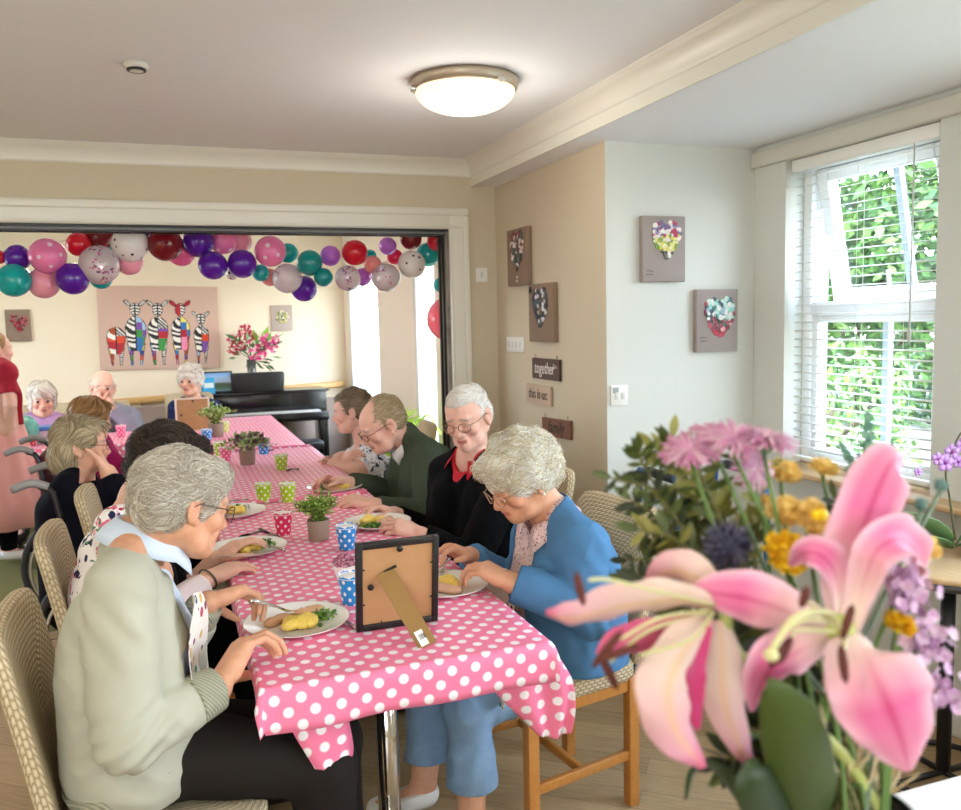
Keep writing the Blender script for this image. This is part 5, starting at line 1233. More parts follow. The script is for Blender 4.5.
    def _head(s, F):
        h = s.hs; H = s.H; R = s.R; rx = lambda a: R @ np.array([[1, 0, 0], [0, math.cos(a), -math.sin(a)], [0, math.sin(a), math.cos(a)]])
        F.ell(H(0, -.014, .034), np.array([.0745, .094, .082])*h, R, .01)
        F.cone(H(0, .028, -.005), H(0, .047, -.072), .060*h, .038*h, .02); F.ell(H(0, .03, .035), np.array([.064, .062, .06])*h, R, .02)
        for k in (-1, 1):
            F.cone(H(.048*k, -.002, -.045), H(.02*k, .058, -.086), .027*h, .021*h, .02); F.ell(H(.037*k, .062, -.022), np.array([.027, .026, .026])*h, R, .015)
            F.ell(H(.041*k, .040, -.075), np.array([.020, .022, .024])*h*(.8+.4*s.jowl), R, .015)
        F.cone(H(-.034, .080, .024), H(.034, .080, .024), .014*h, .014*h, .012)
        for k in (-1, 1): F.ell(H(.031*k, .099, .004), np.array([.019, .013, .0135])*h, R, .010, sub=True)
        for k in (-1, 1): F.ell(H(.031*k, .0795, .004), np.array([.0165, .0145, .0125])*h, R, .003)
        if s.lids:
            for k in (-1, 1): F.cone(H(.017*k, .092, -.004), H(.045*k, .087, -.003), .0022*h, .0022*h, .002, sub=True); F.cone(H(.016*k, .090, -.013), H(.046*k, .083, -.012), .005*h, .004*h, .005)
        F.cone(H(0, .088, .014), H(0, .109, -.026), .0085*h, .0125*h, .010)
        for k in (-1, 1): F.ell(H(.0125*k, .100, -.029), np.array([.0095, .011, .008])*h, R, .006)
        F.cone(H(0, .084, -.045), H(0, .082, -.07), .020*h, .020*h, .012)
        F.cone(H(-.020, .088, -.0525), H(0, .099, -.0505), .005*h, .0062*h, .005); F.cone(H(.020, .088, -.0525), H(0, .099, -.0505), .005*h, .0062*h, .005)
        F.cone(H(-.018, .088, -.062), H(.018, .088, -.062), .0062*h, .0062*h, .005); F.cone(H(-.02, .098, -.0575), H(.02, .098, -.0575), .0022*h, .0022*h, .003, sub=True)
        F.ell(H(0, .076, -.092), np.array([.022, .02, .018])*h, R, .014)
        for k in (-1, 1):
            F.cone(H(.028*k, .088, -.03), H(.034*k, .078, -.062), .003*h, .003*h, .008, sub=True)
            Q = R @ np.array([[math.cos(.45*k), -math.sin(.45*k), 0], [math.sin(.45*k), math.cos(.45*k), 0], [0, 0, 1.0]])
            F.ell(H(.079*k, -.010, -.004), np.array([.009, .021, .034])*h, Q, .006); F.ell(H(.088*k, -.006, .001), np.array([.006, .012, .020])*h, Q, .004, sub=True)
            F.cone(H(.083*k, .004, -.03), H(.083*k, .002, -.036), .007*h, .006*h, .004)
    def body(s, legs_skin=True):
        pr = s.torso+s.neck+s.arm[0]+s.arm[1]+s.leg[0]+s.leg[1]; lo, hi = s.bounds(pr); lo = np.minimum(lo, s.hc-.16); hi = np.maximum(hi, s.hc+.16)
        for i, *_ in s.hands: lo = np.minimum(lo, s.arm[i][1][1]-.22); hi = np.maximum(hi, s.arm[i][1][1]+.22)
        F = Field(lo, hi, s.vox); sk = .004
        for a, b, ra, rb in s.torso: F.cone(a, b, ra-.018, rb-.018, .03)
        for i in (0, 1):
            for q, (a, b, ra, rb) in enumerate(s.leg[i]): F.cone(a, b, ra-(.016 if q == 0 else .004), rb-(.016 if q == 0 else .004), .03)
        for c in s.seatcut(): c(F)
        s._head(F)
        for a, b, ra, rb in s.neck: F.cone(a, b, ra, rb, .025)
        for i in (0, 1):
            for q, (a, b, ra, rb) in enumerate(s.arm[i]): F.cone(a, b, ra-(.010 if q == 0 else .004), rb-(.004 if q == 0 else sk*.3), .02)
        for h in s.hands: s._hand(F, *h)
        V, Q = F.mesh(); V, Q = keep_main(V, Q); V = smooth_mesh(V, Q, 1, .35)
        L = (V-s.hc) @ s.R/s.hs; x, y, z = L[:, 0], L[:, 1], L[:, 2]
        g = lambda cx, cy, cz, r: np.exp(-(((np.abs(x)-cx)/r)**2+((y-cy)/(r*1.6))**2+((z-cz)/r)**2))
        blush = s.blush*np.clip(g(.040, .07, -.025, .024)+.8*g(0, .11, -.025, .016)+.6*g(.082, 0, 0, .03), 0, 1)
        lip = np.clip(1.5*np.exp(-((x/.020)**4+((z+.0575)/.0085)**4))*(y > .082), 0, 1); brow = np.clip(1.4*np.exp(-(((np.abs(x)-.031)/.019)**4+((z-.0275-.004*np.cos(x*60))/.0052)**4))*(y > .07), 0, 1)
        if s.hands:
            for i, *_ in s.hands: blush += .35*np.exp(-(np.linalg.norm(V-s.arm[i][1][1]-U(s.arm[i][1][1]-s.arm[i][1][0])*.12, axis=1)/.06)**2)
        s.o = mesh_obj('person', V, Q, s.skin, None, dict(blush=blush, lip=lip*.8, brow=brow)); tag(s.o, s.label, 'person')
        if not s.lids:
            for k in (-1, 1):
                mb = MB(); c = Vector(s.H(.031*k, .0815, .004)); r = .0132*s.hs
                n0 = len(mb.f); mb.ball(c, r, 16, 0, Matrix(s.R.tolist()) @ Matrix.Rotation(PI/2, 3, 'X'))
                for j in range(n0, len(mb.f)):
                    q = sum((Vector(mb.v[a]) for a in mb.f[j]), Vector())/len(mb.f[j])-c
                    if q.normalized().dot(Vector(s.R[:, 1])) > .74: mb.mi[j] = 1
                mb.obj('eye', [M_EYEW, M_IRIS], s.o)
        return s
    # ---- clothing: the same limbs, a little larger
    def cloth(s, name, pr, grow, m, vox=None, k=.03, cuts=(), fold=(.004, 38), seed=1, extra=None, planes=(), label=None, rib=None):
        vox = vox or s.vox*1.15; lo, hi = s.bounds(pr, .06); F = Field(lo, hi, vox)
        for n_, (a, b, ra, rb) in enumerate(pr):
            limb = any(x is pr[n_] for i in (0, 1) for x in s.arm[i]); F.cone(a, b, ra+grow, rb+grow, min(k, .011) if limb else k)
        if extra: extra(F)
        if fold[0]:
            nz = Noise3(seed, fold[1], 12, (1, 1, .55)); n2 = Noise3(seed+9, fold[1]*2.1, 9)
            F.warp(lambda X, Y, Z: fold[0]*(nz(X, Y, Z)*.8+.45*np.abs(n2(X, Y, Z))), .03)
        for i in (0, 1):                                   # creases across the bend of each sleeve
            if fold[0] and len(s.arm[i]) == 2 and any(x is y for x in pr for y in s.arm[i]):
                el = s.arm[i][1][0]; ax = U(s.arm[i][1][1]-s.arm[i][0][0]); q0 = Noise3(seed+i, 14, 6)
                F.warp(lambda X, Y, Z: fold[0]*1.15*np.exp(-((X-el[0])**2+(Y-el[1])**2+(Z-el[2])**2)/.0062)*np.sin(((X-el[0])*ax[0]+(Y-el[1])*ax[1]+(Z-el[2])*ax[2])*150+1.6*q0(X, Y, Z)), .03)
                sh_ = s.arm[i][0][0]; F.warp(lambda X, Y, Z: fold[0]*.9*np.exp(-((X-sh_[0])**2+(Y-sh_[1])**2+(Z-sh_[2]+.07)**2)/.008)*np.sin((X-sh_[0])*90+(Z-sh_[2])*60+1.5*q0(X, Y, Z)), .03)
        if rib: F.warp(rib, .03)
        for p, n in planes: F.plane(p, n)
        for c in cuts: c(F)
        for c in s.seatcut(): c(F)
        V, Q = F.mesh(); V, Q = keep_main(V, Q); V = smooth_mesh(V, Q, 1, .4)
        o = mesh_obj(name, V, Q, m, s.o); s.kids.append(o)
        if label: o['label'] = label
        return o
    def seatcut(s):
        if s.seat is None: return []
        p, d = s.seat; d = U(d); lat = np.array([-d[1], d[0], 0]); return [lambda F: F.halfcut([(np.array([0, 0, s.seatz]), (0, 0, -1)), (p, -d), (p+lat*.32, -lat), (p-lat*.32, lat)])]
    def cut_arm(s, i, t, part=1):
        """cut the sleeve beyond fraction t of the forearm"""
        a, b = s.arm[i][part][0], s.arm[i][part][1]; d = U(b-a); p = a+(b-a)*t
        def f(F):
            lo = np.minimum(p, b+d*.05)-.075; hi = np.maximum(p, b+d*.05)+.075; F.halfcut([(p, d)], lo, hi)
        return f
    def neck_hole(s, r=.064, back=-.012, dz=.0, fr=.02):
        a = s.nb+np.array([0, 0, dz])+s.fwd*fr; b = s.H(0, -.02, -.02)
        return lambda F: F.cone(a, b, r, r*.98, .006, sub=True)
    def glasses(s, m, r=(.0235, .0185), y=.112, z=.002, lens=True):
        g = MB(); R = s.R
        for k in (-1, 1):
            P = [s.H(.033*k+r[0]*math.cos(a), y-.010*abs(math.cos(a)) * (1 if math.cos(a)*k > 0 else .1), z+r[1]*math.sin(a)) for a in np.linspace(0, 2*PI, 25)]
            g.tube(P, .0014*s.hs, 6)
            g.tube([s.H(.056*k, y-.010, z+.008), s.H(.073*k, y-.035, z+.008), s.H(.082*k, .0, z+.008), s.H(.085*k, -.022, z-.008)], .0014*s.hs, 6)
        g.tube(bez([s.H(-.010, y-.001, z+.004), s.H(0, y+.002, z+.008), s.H(.010, y-.001, z+.004)], 4), .0013*s.hs, 6)
        o = g.obj('glasses', m, s.o)
        l = MB()
        for k in (-1, 1):
            P = [s.H(.033*k+r[0]*math.cos(a), y-.003, z+r[1]*math.sin(a)) for a in np.linspace(0, 2*PI, 24, endpoint=False)]; l.add(P, [tuple(range(24))])
        l.obj('lenses', M_LENS, o); return o
    # ---- hair: a shaped cap with locks lying on it
    def hair(s, blobs, mats, cutf, n=500, L=.06, r=.0016, seed=1, curl=.3, vox=None, warp=(.0035, 110), flow=None, lift=.004, part='hair', gap=0.0):
        h = s.hs; vox = vox or s.vox*.9; F = Field(s.hc-.2*h-.02, s.hc+.2*h+.02, vox)
        for c, rr in blobs: F.ell(s.H(*c), np.array(rr)*h, s.R, .012)
        if warp[0]:
            nz = Noise3(seed, warp[1], 12); F.warp(lambda X, Y, Z: warp[0]*h*nz(X, Y, Z), .03)
        for c, rr in cutf: F.ell(s.H(*c), np.array(rr)*h, s.R, .006, sub=True)
        V, Q = F.mesh(); V, Q = keep_main(V, Q, .02); V = smooth_mesh(V, Q, 1, .4)
        o = mesh_obj(part, V, Q, mats, s.o)
        if n:
            rs = np.random.RandomState(seed+3); N = np.zeros_like(V); fn = np.cross(V[Q[:, 2]]-V[Q[:, 0]], V[Q[:, 3]]-V[Q[:, 1]])
            for a in range(4): np.add.at(N, Q[:, a], fn)
            N /= np.linalg.norm(N, axis=1)[:, None]+1e-9
            loc = (V-s.hc) @ s.R/h; out = np.einsum('ij,ij->i', N, V-s.H(0, -.012, .02)) > 0
            ids = np.nonzero(out)[0]; pick = rs.choice(ids, min(n, len(ids)), replace=False); mb = MB()
            crown = np.array([0, -.035, .12]); nz = Noise3(seed+5, 40, 8); nz2 = Noise3(seed+6, 40, 8)
            for q in pick:
                p = V[q]; nn = N[q]; l = loc[q]; d = flow(l) if flow else (l-crown); d = s.R @ U(d+np.array([nz(*p)*curl, nz2(*p)*curl, 0])*.05/.05)
                d = U(d-nn*np.dot(d, nn)); ll = L*h*rs.uniform(.6, 1.3); side = np.cross(nn, d); P = []; w = rs.uniform(-1, 1)*curl
                for t in (0, .2, .45, .7, 1):
                    P.append(p+d*ll*(t-.35)+side*ll*w*.35*math.sin(t*3+w*5)+nn*(lift*h*(.35+math.sin(t*2.6)*.8)+ (t-.5)**2*-.010*h))
                mb.tube(P, [r*.4, r, r*1.1, r*.8, r*.15], 4, rs.randint(len(mats)), cap=False)
            mb.obj('hair_locks', mats, o)
        return o
def hair_mats(key, cols):
    out = []
    for i, c in enumerate(cols):
        def f(t, c=c):
            g = t.noise(t.mapping(t.coord(), (1, 1, .5)), 320, 3); cc = lin(c); t.set(col=t.mix(g, tuple(x*.72 for x in cc[:3])+(1,), tuple(min(1, x*1.22) for x in cc[:3])+(1,)), rough=.48, spec=.3); t.bump(g, .35, .002)
        out.append(own('%s hair %d' % (key, i), f))
    return out
def knit(name, c, scale=420, strength=.35, dark=.82):
    def f(t):
        v = t.coord(); n = t.noise(v, 9, 3); w = t.wave(v, scale/6.28, 1.5, 2, direction='Z'); cc = lin(c)
        t.set(col=t.mix(t.math('MULTIPLY_ADD', n, 1.5, -.25, True), tuple(x*dark for x in cc[:3])+(1,), cc), rough=.9, spec=.12); t.bump(t.math('ADD', w, t.noise(v, scale, 2)), strength, .0016)
    return own(name, f)
def rib_mat(name, c, per=.008):
    def f(t):
        v = t.coord('UV') if False else t.coord(); w = t.wave(v, 1/per/ (2*PI)*3.14, 0, 1, direction='DIAGONAL'); cc = lin(c)
        t.set(col=t.mix(w, tuple(x*.62 for x in cc[:3])+(1,), cc), rough=.85, spec=.2); t.bump(w, .6, .003)
    return own(name, f)
def printed(name, base, cells, scale, thr=.32, base2=None):
    """small print: blobs of several colours on a ground colour"""
    def f(t):
        v = t.coord(); n = t.n('ShaderNodeTexVoronoi'); t.put(n.inputs['Vector'], t.mix(.12, v, t.noise(v, scale*.7, 2, .5, 1))); n.inputs['Scale'].default_value = scale
        rnd = t.sep(n.outputs['Color'])[0]; stops = [(i/len(cells), c) for i, c in enumerate(cells)]
        col = t.ramp(rnd, stops, 'CONSTANT'); m = t.math('LESS_THAN', n.outputs['Distance'], thr)
        t.set(col=t.mix(m, lin(base), col), rough=.8, spec=.2); t.bump(t.noise(v, 600, 2), .15, .001)
    return own(name, f)
def dot_print(name, base, cells, scale, thr):
    def f(t):
        v = t.coord(); n = t.n('ShaderNodeTexVoronoi'); t.put(n.inputs['Vector'], v); n.inputs['Scale'].default_value = scale; n.inputs['Randomness'].default_value = .55
        col = t.ramp(t.sep(n.outputs['Color'])[0], [(i/len(cells), c) for i, c in enumerate(cells)], 'CONSTANT'); t.set(col=t.mix(t.math('LESS_THAN', n.outputs['Distance'], thr), lin(base), col), rough=.75)
    return own(name, f)
M_SHIRTW = mat('white shirt', '#eceae6', .8); M_DARKT = own('charcoal trouser cloth', lambda t: (t.set(col=t.mix(t.noise(t.coord(), 700, 2), lin('#1e1a17'), lin('#2d2824')), rough=.9, spec=.1), t.bump(t.noise(t.coord(), 14, 3), .3, .006)))
GREYHAIR = hair_mats('grey', ['#cfc6b6', '#ada08e', '#e2dccf', '#bdb1a0']); WHITEHAIR = hair_mats('white', ['#dfd8cb', '#c9bfae', '#efeae0', '#b5a68f'])
CAP = lambda t=.012, back=.0: [((0, -.018+back, .038), (.0745+t, .094+t, .082+t))]
HAIRLINE = ((0, .135, -.035), (.085, .10, .105))          # cuts the face free
def collar(fig, m, r=.062, h=.034, gap=.9, flare=.014, name='collar', dz=-.012, fr=.015, lean=None):
    """turned collar standing round the neck, open at the front by gap radians"""
    c = fig.nb+fig.fwd*fr+np.array([0, 0, dz]); up = U(fig.H(0, -.02, -.05)-fig.nb) if lean is None else U(lean); f = U(fig.fwd-up*np.dot(fig.fwd, up)); l = np.cross(f, up); rows = []
    for (dr, hh) in ((0, -.006), (.001, h*.6), (.004, h), (.010, h*.95), (flare, h*.45), (flare*1.35, h*.02)):
        row = []
        for a in np.linspace(gap/2, 2*PI-gap/2, 40):
            e = max(0, 1-min(a-gap/2, 2*PI-gap/2-a)/.55); q = c+(f*math.cos(a)+l*math.sin(a))*(r+dr+(.010*e if dr > .005 else 0))+up*(hh-(.030*e if dr > .008 else .004*e)); row.append(q)
        rows.append(row)
    mb = MB(); mb.grid(rows); o = mb.obj(name, m, fig.o); solid(o, .0016); return o
# ---- the man in the sage jumper, seen from behind his right side
f = Fig('white haired man in a sage jumper seen from behind, eating at the near table corner', (0, 0, 0), SK3, J(182, 506, 1.98), face_frame(24, 20, 4), .97, True, .0042, .9)
f.frame_body(J(138, 745, 2.0), J(136, 552, 2.0), (J(150, 580, 2.17), J(118, 592, 1.83)), depth=.112, width=.088, fwd=(1, .1, -.25))
f.set_arm(0, J(160, 680, 2.20), J(207, 603, 2.12), (.060, .051, .031)); f.set_arm(1, J(128, 738, 1.76), J(217, 688, 1.86), (.066, .056, .034))
f.set_hand(1, J(246, 640, 1.93), (.9, .35, -.1), (34, 50, 30), 1, 1.24, .12, .7); f.set_hand(0, J(238, 592, 2.16), (.35, -.2, -.9), (38, 50, 30), 1, 1.1, .1, .55)
f.set_leg(1, J(160, 752, 1.91), J(322, 764, 1.90), J(335, 960, 1.90), J(385, 985, 1.90)); f.set_leg(0, J(165, 730, 2.11), J(330, 738, 2.12), J(345, 910, 2.12), J(395, 930, 2.12)); f.seat = (np.array([.12, 2.0, 0]), (1, 0, 0)); f.body()
M_SAGE_KNIT = knit('sage lambswool', '#b7b5a2', 700, .22, .9); M_SAGE_RIB = rib_mat('sage ribbing', '#aba992', .009)
tor = f.torso+[(f.nb+np.array([-.01, 0, .0]), f.sh[0]+np.array([0, 0, .02]), .05, .048), (f.nb+np.array([-.01, 0, .0]), f.sh[1]+np.array([0, 0, .02]), .05, .048)]
low = f.pel+np.array([0, 0, -.062])
v_neck = lambda F: F.cone(f.nb+f.fwd*.06+np.array([0, 0, .04]), f.nb+f.fwd*.16+np.array([0, 0, -.13]), .05, .012, .008, sub=True)
f.cloth('jumper', tor+f.arm[0]+f.arm[1], .011, M_SAGE_KNIT, .0046, .028, [f.cut_arm(0, .80), f.cut_arm(1, .74), f.neck_hole(.066, dz=.006), v_neck], (.0062, 27), 4, planes=[(low, (0.1, 0, -1))])
f.cloth('cuff', [f.arm[1][1]], .0135, M_SAGE_RIB, .004, .01, [f.cut_arm(1, 1.0)], (.001, 30), 5, planes=[(f.arm[1][1][0]+(f.arm[1][1][1]-f.arm[1][1][0])*.70, f.arm[1][1][0]-f.arm[1][1][1])])
f.cloth('cuff', [f.arm[0][1]], .012, M_SAGE_RIB, .004, .01, [f.cut_arm(0, .98)], (.001, 30), 6, planes=[(f.arm[0][1][0]+(f.arm[0][1][1]-f.arm[0][1][0])*.76, f.arm[0][1][0]-f.arm[0][1][1])])
f.cloth('waistband', [p for p in f.torso[:4]], .0145, M_SAGE_RIB, .0046, .03, [], (.001, 30), 7, planes=[(low+np.array([0, 0, .075]), (-.25, 0, 1)), (low-np.array([0, 0, .0]), (.1, 0, -1))])
f.cloth('shirt', f.torso, -.005, mat('pale blue shirt', '#c9d6e6', .8), .006, .03, [f.neck_hole(.058)], (.002, 30), 8)
collar(f, MATS['pale blue shirt'], .068, .055, .9, .030, dz=.011, fr=.020, lean=(.37, .05, 1))
lapcut = lambda f: (lambda F: F.halfcut([(f.pel+np.array([0, 0, .05]), (0, 0, 1)), (f.pel+f.fwd*np.array([1, 1, 0])*.06, -f.fwd*np.array([1, 1, 0]))]))
f.cloth('trousers', f.leg[0][:2]+f.leg[1][:2]+[(a, b, ra-.012, rb-.012) for a, b, ra, rb in f.torso[:1]+f.torso[2:3]], .014, M_DARKT, .006, .03, [lapcut(f)], (.005, 22), 9, planes=[(f.pel+np.array([0, 0, .17]), (0, 0, 1))])
for i in (0, 1): f.cloth('shoe', f.leg[i][2:], .012, mat('black shoe', '#1a1613', .4), .006, .02, [], (0, 1), 3)
f.hair(CAP(.010)+[((0, .045, .080), (.055, .05, .04)), ((0, -.070, -.015), (.058, .034, .05)), ((.052, -.055, .0), (.030, .045, .055)), ((-.052, -.055, .0), (.030, .045, .055)), ((.048, .02, .06), (.036, .05, .042)), ((-.048, .02, .06), (.036, .05, .042))],
       GREYHAIR, [((0, .135, -.04), (.10, .080, .098)), ((.095, .008, -.025), (.035, .042, .056)), ((-.095, .008, -.025), (.035, .042, .056))], 3600, .046, .0009, 3, 1.2, None, (.0045, 62), lambda l: np.array([l[0]*.6, l[1]-.02, l[2]-.17]), .006)
f.glasses(mat('brown metal glasses', '#5b4436', .3, .6))
# spotted napkin tucked in front
def napkin(fig, label, off, w, h, m, tilt=.12, sh=0):
    c = fig.nb+fig.fwd*off+fig.lat*sh; l = fig.lat; rows = []
    nz = Noise3(3, 18)
    for j in range(15):
        t = j/14; rows.append([c+l*w*(s)*(.55+.45*min(1, t*2))+np.array([0, 0, -.08-h*t])+fig.fwd*(.02-.012*math.cos(s*2.4)+tilt*t*h+.008*float(nz(s*.2, t*.4, 0))) for s in np.linspace(-1, 1, 13)])
    mb = MB(); mb.grid(rows); o = mb.obj('napkin', m); solid(o, .0014); return tag(o, label, 'napkin')
M_NAP = dot_print('spotted napkin paper', '#efe9dd', ['#3a3f5e', '#b8395c', '#d9b26a', '#7d2d4c', '#efe9dd', '#5a8f86'], 30, .36)

napkin(f, 'spotted napkin tucked into the front of the sage jumper', .105, .14, .27, M_NAP, .02, .06)
def trousers(f, m, up=.14, grow=.014, vox=.006, name='trousers', seed=9, fold=(.005, 22), cut=None):
    return f.cloth(name, getattr(f, 'legcloth', f.leg[0][:2]+f.leg[1][:2])+f.torso[:1]+f.torso[2:3], grow, m, vox, .02, [], fold, seed, planes=[(f.pel+np.array([0, 0, up]), (0, 0, 1))]+([cut] if cut else []))
def shoes(f, m):
    for i in (0, 1): f.cloth('shoe', f.leg[i][2:], .010, m, .006, .02, [], (0, 1), 3, planes=[(f.leg[i][2][0]+np.array([0, 0, .018]), (.0, 0, 1))])
def sit_legs(f, knees, feet, yaw, drop=0):
    """thighs from the pelvis to the knees, feet flat on the floor"""
    y = math.radians(yaw); fw = np.array([math.cos(y), math.sin(y), 0])
    for i in (0, 1):
        hip = f.pel+f.lat*(-1 if i == 0 else 1)*.085; kn = A3(knees[i]); an = A3(feet[i]); f.set_leg(i, hip, kn, an, an+fw*.15+np.array([0, 0, -.045]))
def quick_legs(f, yaw, out=.40, z=.55, spread=.11):
    y = math.radians(yaw); fw = np.array([math.cos(y), math.sin(y), 0]); k, a = [], []
    for i in (0, 1):
        p = f.pel+f.lat*(-1 if i == 0 else 1)*spread; q = p+fw*out; q[2] = z; k.append(q); w = q-fw*.02; w = w.copy(); w[2] = .10; a.append(w)
    sit_legs(f, k, a, yaw)
M_NAVY = mat('dark navy cloth', '#0c0d18', .9, spec=.1); M_BLACKCL = mat('black cloth', '#08080a', .9, spec=.1); M_DENIM = own('washed denim', lambda t: (t.set(col=t.mix(t.noise(t.coord(), 16, 5, .7), lin('#5b7896'), lin('#8ea9c2')), rough=.85), t.bump(t.noise(t.coord(), 500, 2), .25, .001)))
M_SLACK = mat('grey trousers', '#4b4a4e', .85); M_SHOE = mat('dark shoe', '#221d1a', .45)

# ---- the dark haired person beside him
f = Fig('dark haired person in a bright floral top beside the man in the sage jumper', (0, 0, 0), SK1, J(168, 470, 2.70), face_frame(20, 25), 1.04, True, .005, .4)
f.frame_body(J(120, 668, 2.74), J(138, 505, 2.72), (J(148, 528, 2.90), J(120, 530, 2.56)), depth=.108, width=.085, fwd=(1, .1, -.2))
f.set_arm(0, J(170, 610, 2.95), J(215, 560, 2.92)); f.set_arm(1, J(150, 628, 2.52), J(208, 579, 2.66), (.058, .049, .030))
f.set_hand(1, J(238, 566, 2.72), (.15, .1, -1), (12, 22, 18), 1, 1.05, .3, .3); f.set_hand(0, J(232, 548, 2.93), (.15, 0, -1), (20, 30, 20), -1, 1.0)
quick_legs(f, 0); f.seat = (np.array([0.085, 2.78, 0]), (1, 0, 0)); f.body()
M_FLORAL = printed('bright floral print', '#ece6e4', ['#b8243c', '#ece6e4', '#d96a86', '#2f3350', '#ece6e4', '#4f7a55', '#e2a0b0', '#23284a'], 30, .42)
f.cloth('floral_top', f.torso+[f.arm[0][0], f.arm[1][0]], .012, M_FLORAL, .006, .028, [f.neck_hole(.074, dz=.0, fr=.0), f.cut_arm(0, .72, 0), f.cut_arm(1, .72, 0)], (.003, 30), 12, planes=[(f.pel+np.array([0, 0, .03]), (0, 0, -1))])
f.cloth('sleeve', [f.arm[1][0], f.arm[1][1]], .010, mat('pale pink sleeve', '#ecd9d6', .85), .005, .02, [f.cut_arm(1, .90)], (.003, 40), 13, planes=[(f.arm[1][0][0]+(f.arm[1][0][1]-f.arm[1][0][0])*.70, f.arm[1][0][0]-f.arm[1][0][1])])
f.cloth('apron', [(p[0]+f.fwd*.035, p[1]+f.fwd*.035, p[2]*.92, p[3]*.92) for p in f.torso[:4]], .010, M_BLACKCL, .007, .03, [], (.003, 30), 14)
trousers(f, M_BLACKCL); shoes(f, M_SHOE)
DARKHAIR = hair_mats('dark', ['#2f251f', '#43362c', '#231b17', '#57483c'])
f.hair(CAP(.014)+[((0, -.08, -.01), (.062, .036, .05)), ((.05, -.045, .0), (.032, .05, .055)), ((-.05, -.045, .0), (.032, .05, .055)), ((0, .05, .085), (.055, .045, .035))], DARKHAIR, [((0, .135, -.045), (.10, .084, .095)), ((.095, .008, -.03), (.03, .03, .045)), ((-.095, .008, -.03), (.03, .03, .045))], 1900, .05, .0011, 5, .9, None, (.003, 70), None, .005)
MB().tube([tuple(A3(f.arm[1][1][1])+.034*(math.cos(a)*U(np.cross(f.arm[1][1][1]-f.arm[1][1][0], (0, 0, 1)))+math.sin(a)*U(np.cross(f.arm[1][1][1]-f.arm[1][1][0], np.cross(f.arm[1][1][1]-f.arm[1][1][0], (0, 0, 1)))))) for a in np.linspace(0, 2*PI, 25)], .0028, 6).obj('wrist_band', mat('grey wrist band', '#5a544c', .5), f.o)

# ---- the woman in the wheelchair
f = Fig('grey haired woman in black with glasses, chin on hand, in the wheelchair', (0, 0, 0), SK1, J(81, 445, 3.90), face_frame(2, 6), .97, True, .0055, .6, jowl=1)
f.frame_body(J(90, 590, 3.92), J(80, 480, 3.92), (J(88, 493, 4.08), J(68, 494, 3.76)), depth=.125, width=.095, fat=1.05)
f.set_arm(0, J(120, 515, 4.10), J(125, 480, 4.05)); f.set_arm(1, J(120, 500, 3.72), J(108, 472, 3.80), (.062, .052, .034))
f.set_hand(1, J(101, 458, 3.85), (-1, .2, .2), (45, 60, 40), 1, 1.0); f.set_hand(0, J(132, 478, 4.0), (0, 0, -1), (30, 30, 20), -1, 1.0); quick_legs(f, 0, .42, .56); f.body()
f.cloth('black_top', f.torso+f.neck[1:]+f.arm[0]+f.arm[1], .014, M_NAVY, .0065, .03, [f.cut_arm(0, .92), f.cut_arm(1, .72), f.neck_hole(.076, dz=.01)], (.004, 26), 15, planes=[(f.pel, (0, 0, -1))])
trousers(f, M_BLACKCL); shoes(f, M_SHOE)
BLONDGREY = hair_mats('straw', ['#b7a583', '#9c8a6b', '#cbbd9d', '#86765c'])
f.hair(CAP(.013)+[((0, -.085, -.04), (.066, .045, .085)), ((.055, -.055, -.035), (.034, .055, .08)), ((-.055, -.055, -.035), (.034, .055, .08)), ((0, .055, .085), (.058, .04, .03)), ((.062, .01, .03), (.022, .05, .05)), ((-.062, .01, .03), (.022, .05, .05))],
       BLONDGREY, [((0, .14, -.045), (.11, .082, .10)), ((.098, .014, -.028), (.028, .028, .035)), ((-.098, .014, -.028), (.028, .028, .035))], 1500, .075, .0011, 6, .35, None, (.002, 60), lambda l: np.array([l[0]*.2, -.01, -.3+l[2]*.2]), .002)
f.glasses(mat('dark red glasses', '#4a2a2a', .3), (.022, .016))

# ---- the woman in magenta beyond the wheelchair
f = Fig('woman with light brown hair in a magenta top, beyond the wheelchair', (0, 0, 0), SK1, J(91, 420, 5.05), face_frame(25, 12), .96, True, .007, .4)
f.frame_body(J(92, 520, 5.05), J(94, 438, 5.05), (J(100, 447, 5.20), J(92, 448, 4.88)), depth=.12, width=.09)
f.set_arm(0, J(122, 478, 5.2), J(140, 478, 5.1)); f.set_arm(1, J(117, 468, 4.85), J(132, 482, 4.92)); f.set_hand(1, J(142, 484, 4.95), (0, 0, -1)); f.set_hand(0, J(150, 480, 5.0), (0, 0, -1), thumb=-1); quick_legs(f, 0); f.body()
f.cloth('magenta_top', f.torso+f.neck[1:]+f.arm[0]+f.arm[1], .014, knit('magenta knit', '#a81d5c', 500), .008, .03, [f.cut_arm(0, .9), f.cut_arm(1, .9), f.neck_hole(.07)], (.004, 26), 16, planes=[(f.pel, (0, 0, -1))]); trousers(f, M_BLACKCL, vox=.008); shoes(f, M_SHOE)
LTBROWN = hair_mats('light brown', ['#a27a4c', '#8a6339', '#b99160', '#74522f'])
f.hair(CAP(.016)+[((0, -.085, -.03), (.066, .045, .075)), ((.058, -.045, -.03), (.030, .055, .07)), ((-.058, -.045, -.03), (.030, .055, .07)), ((0, .055, .088), (.058, .04, .03))], LTBROWN, [((0, .14, -.045), (.11, .08, .095))], 500, .07, .0019, 7, .35, None, (.002, 60), lambda l: np.array([l[0]*.2, -.01, -.3+l[2]*.2]), .002)

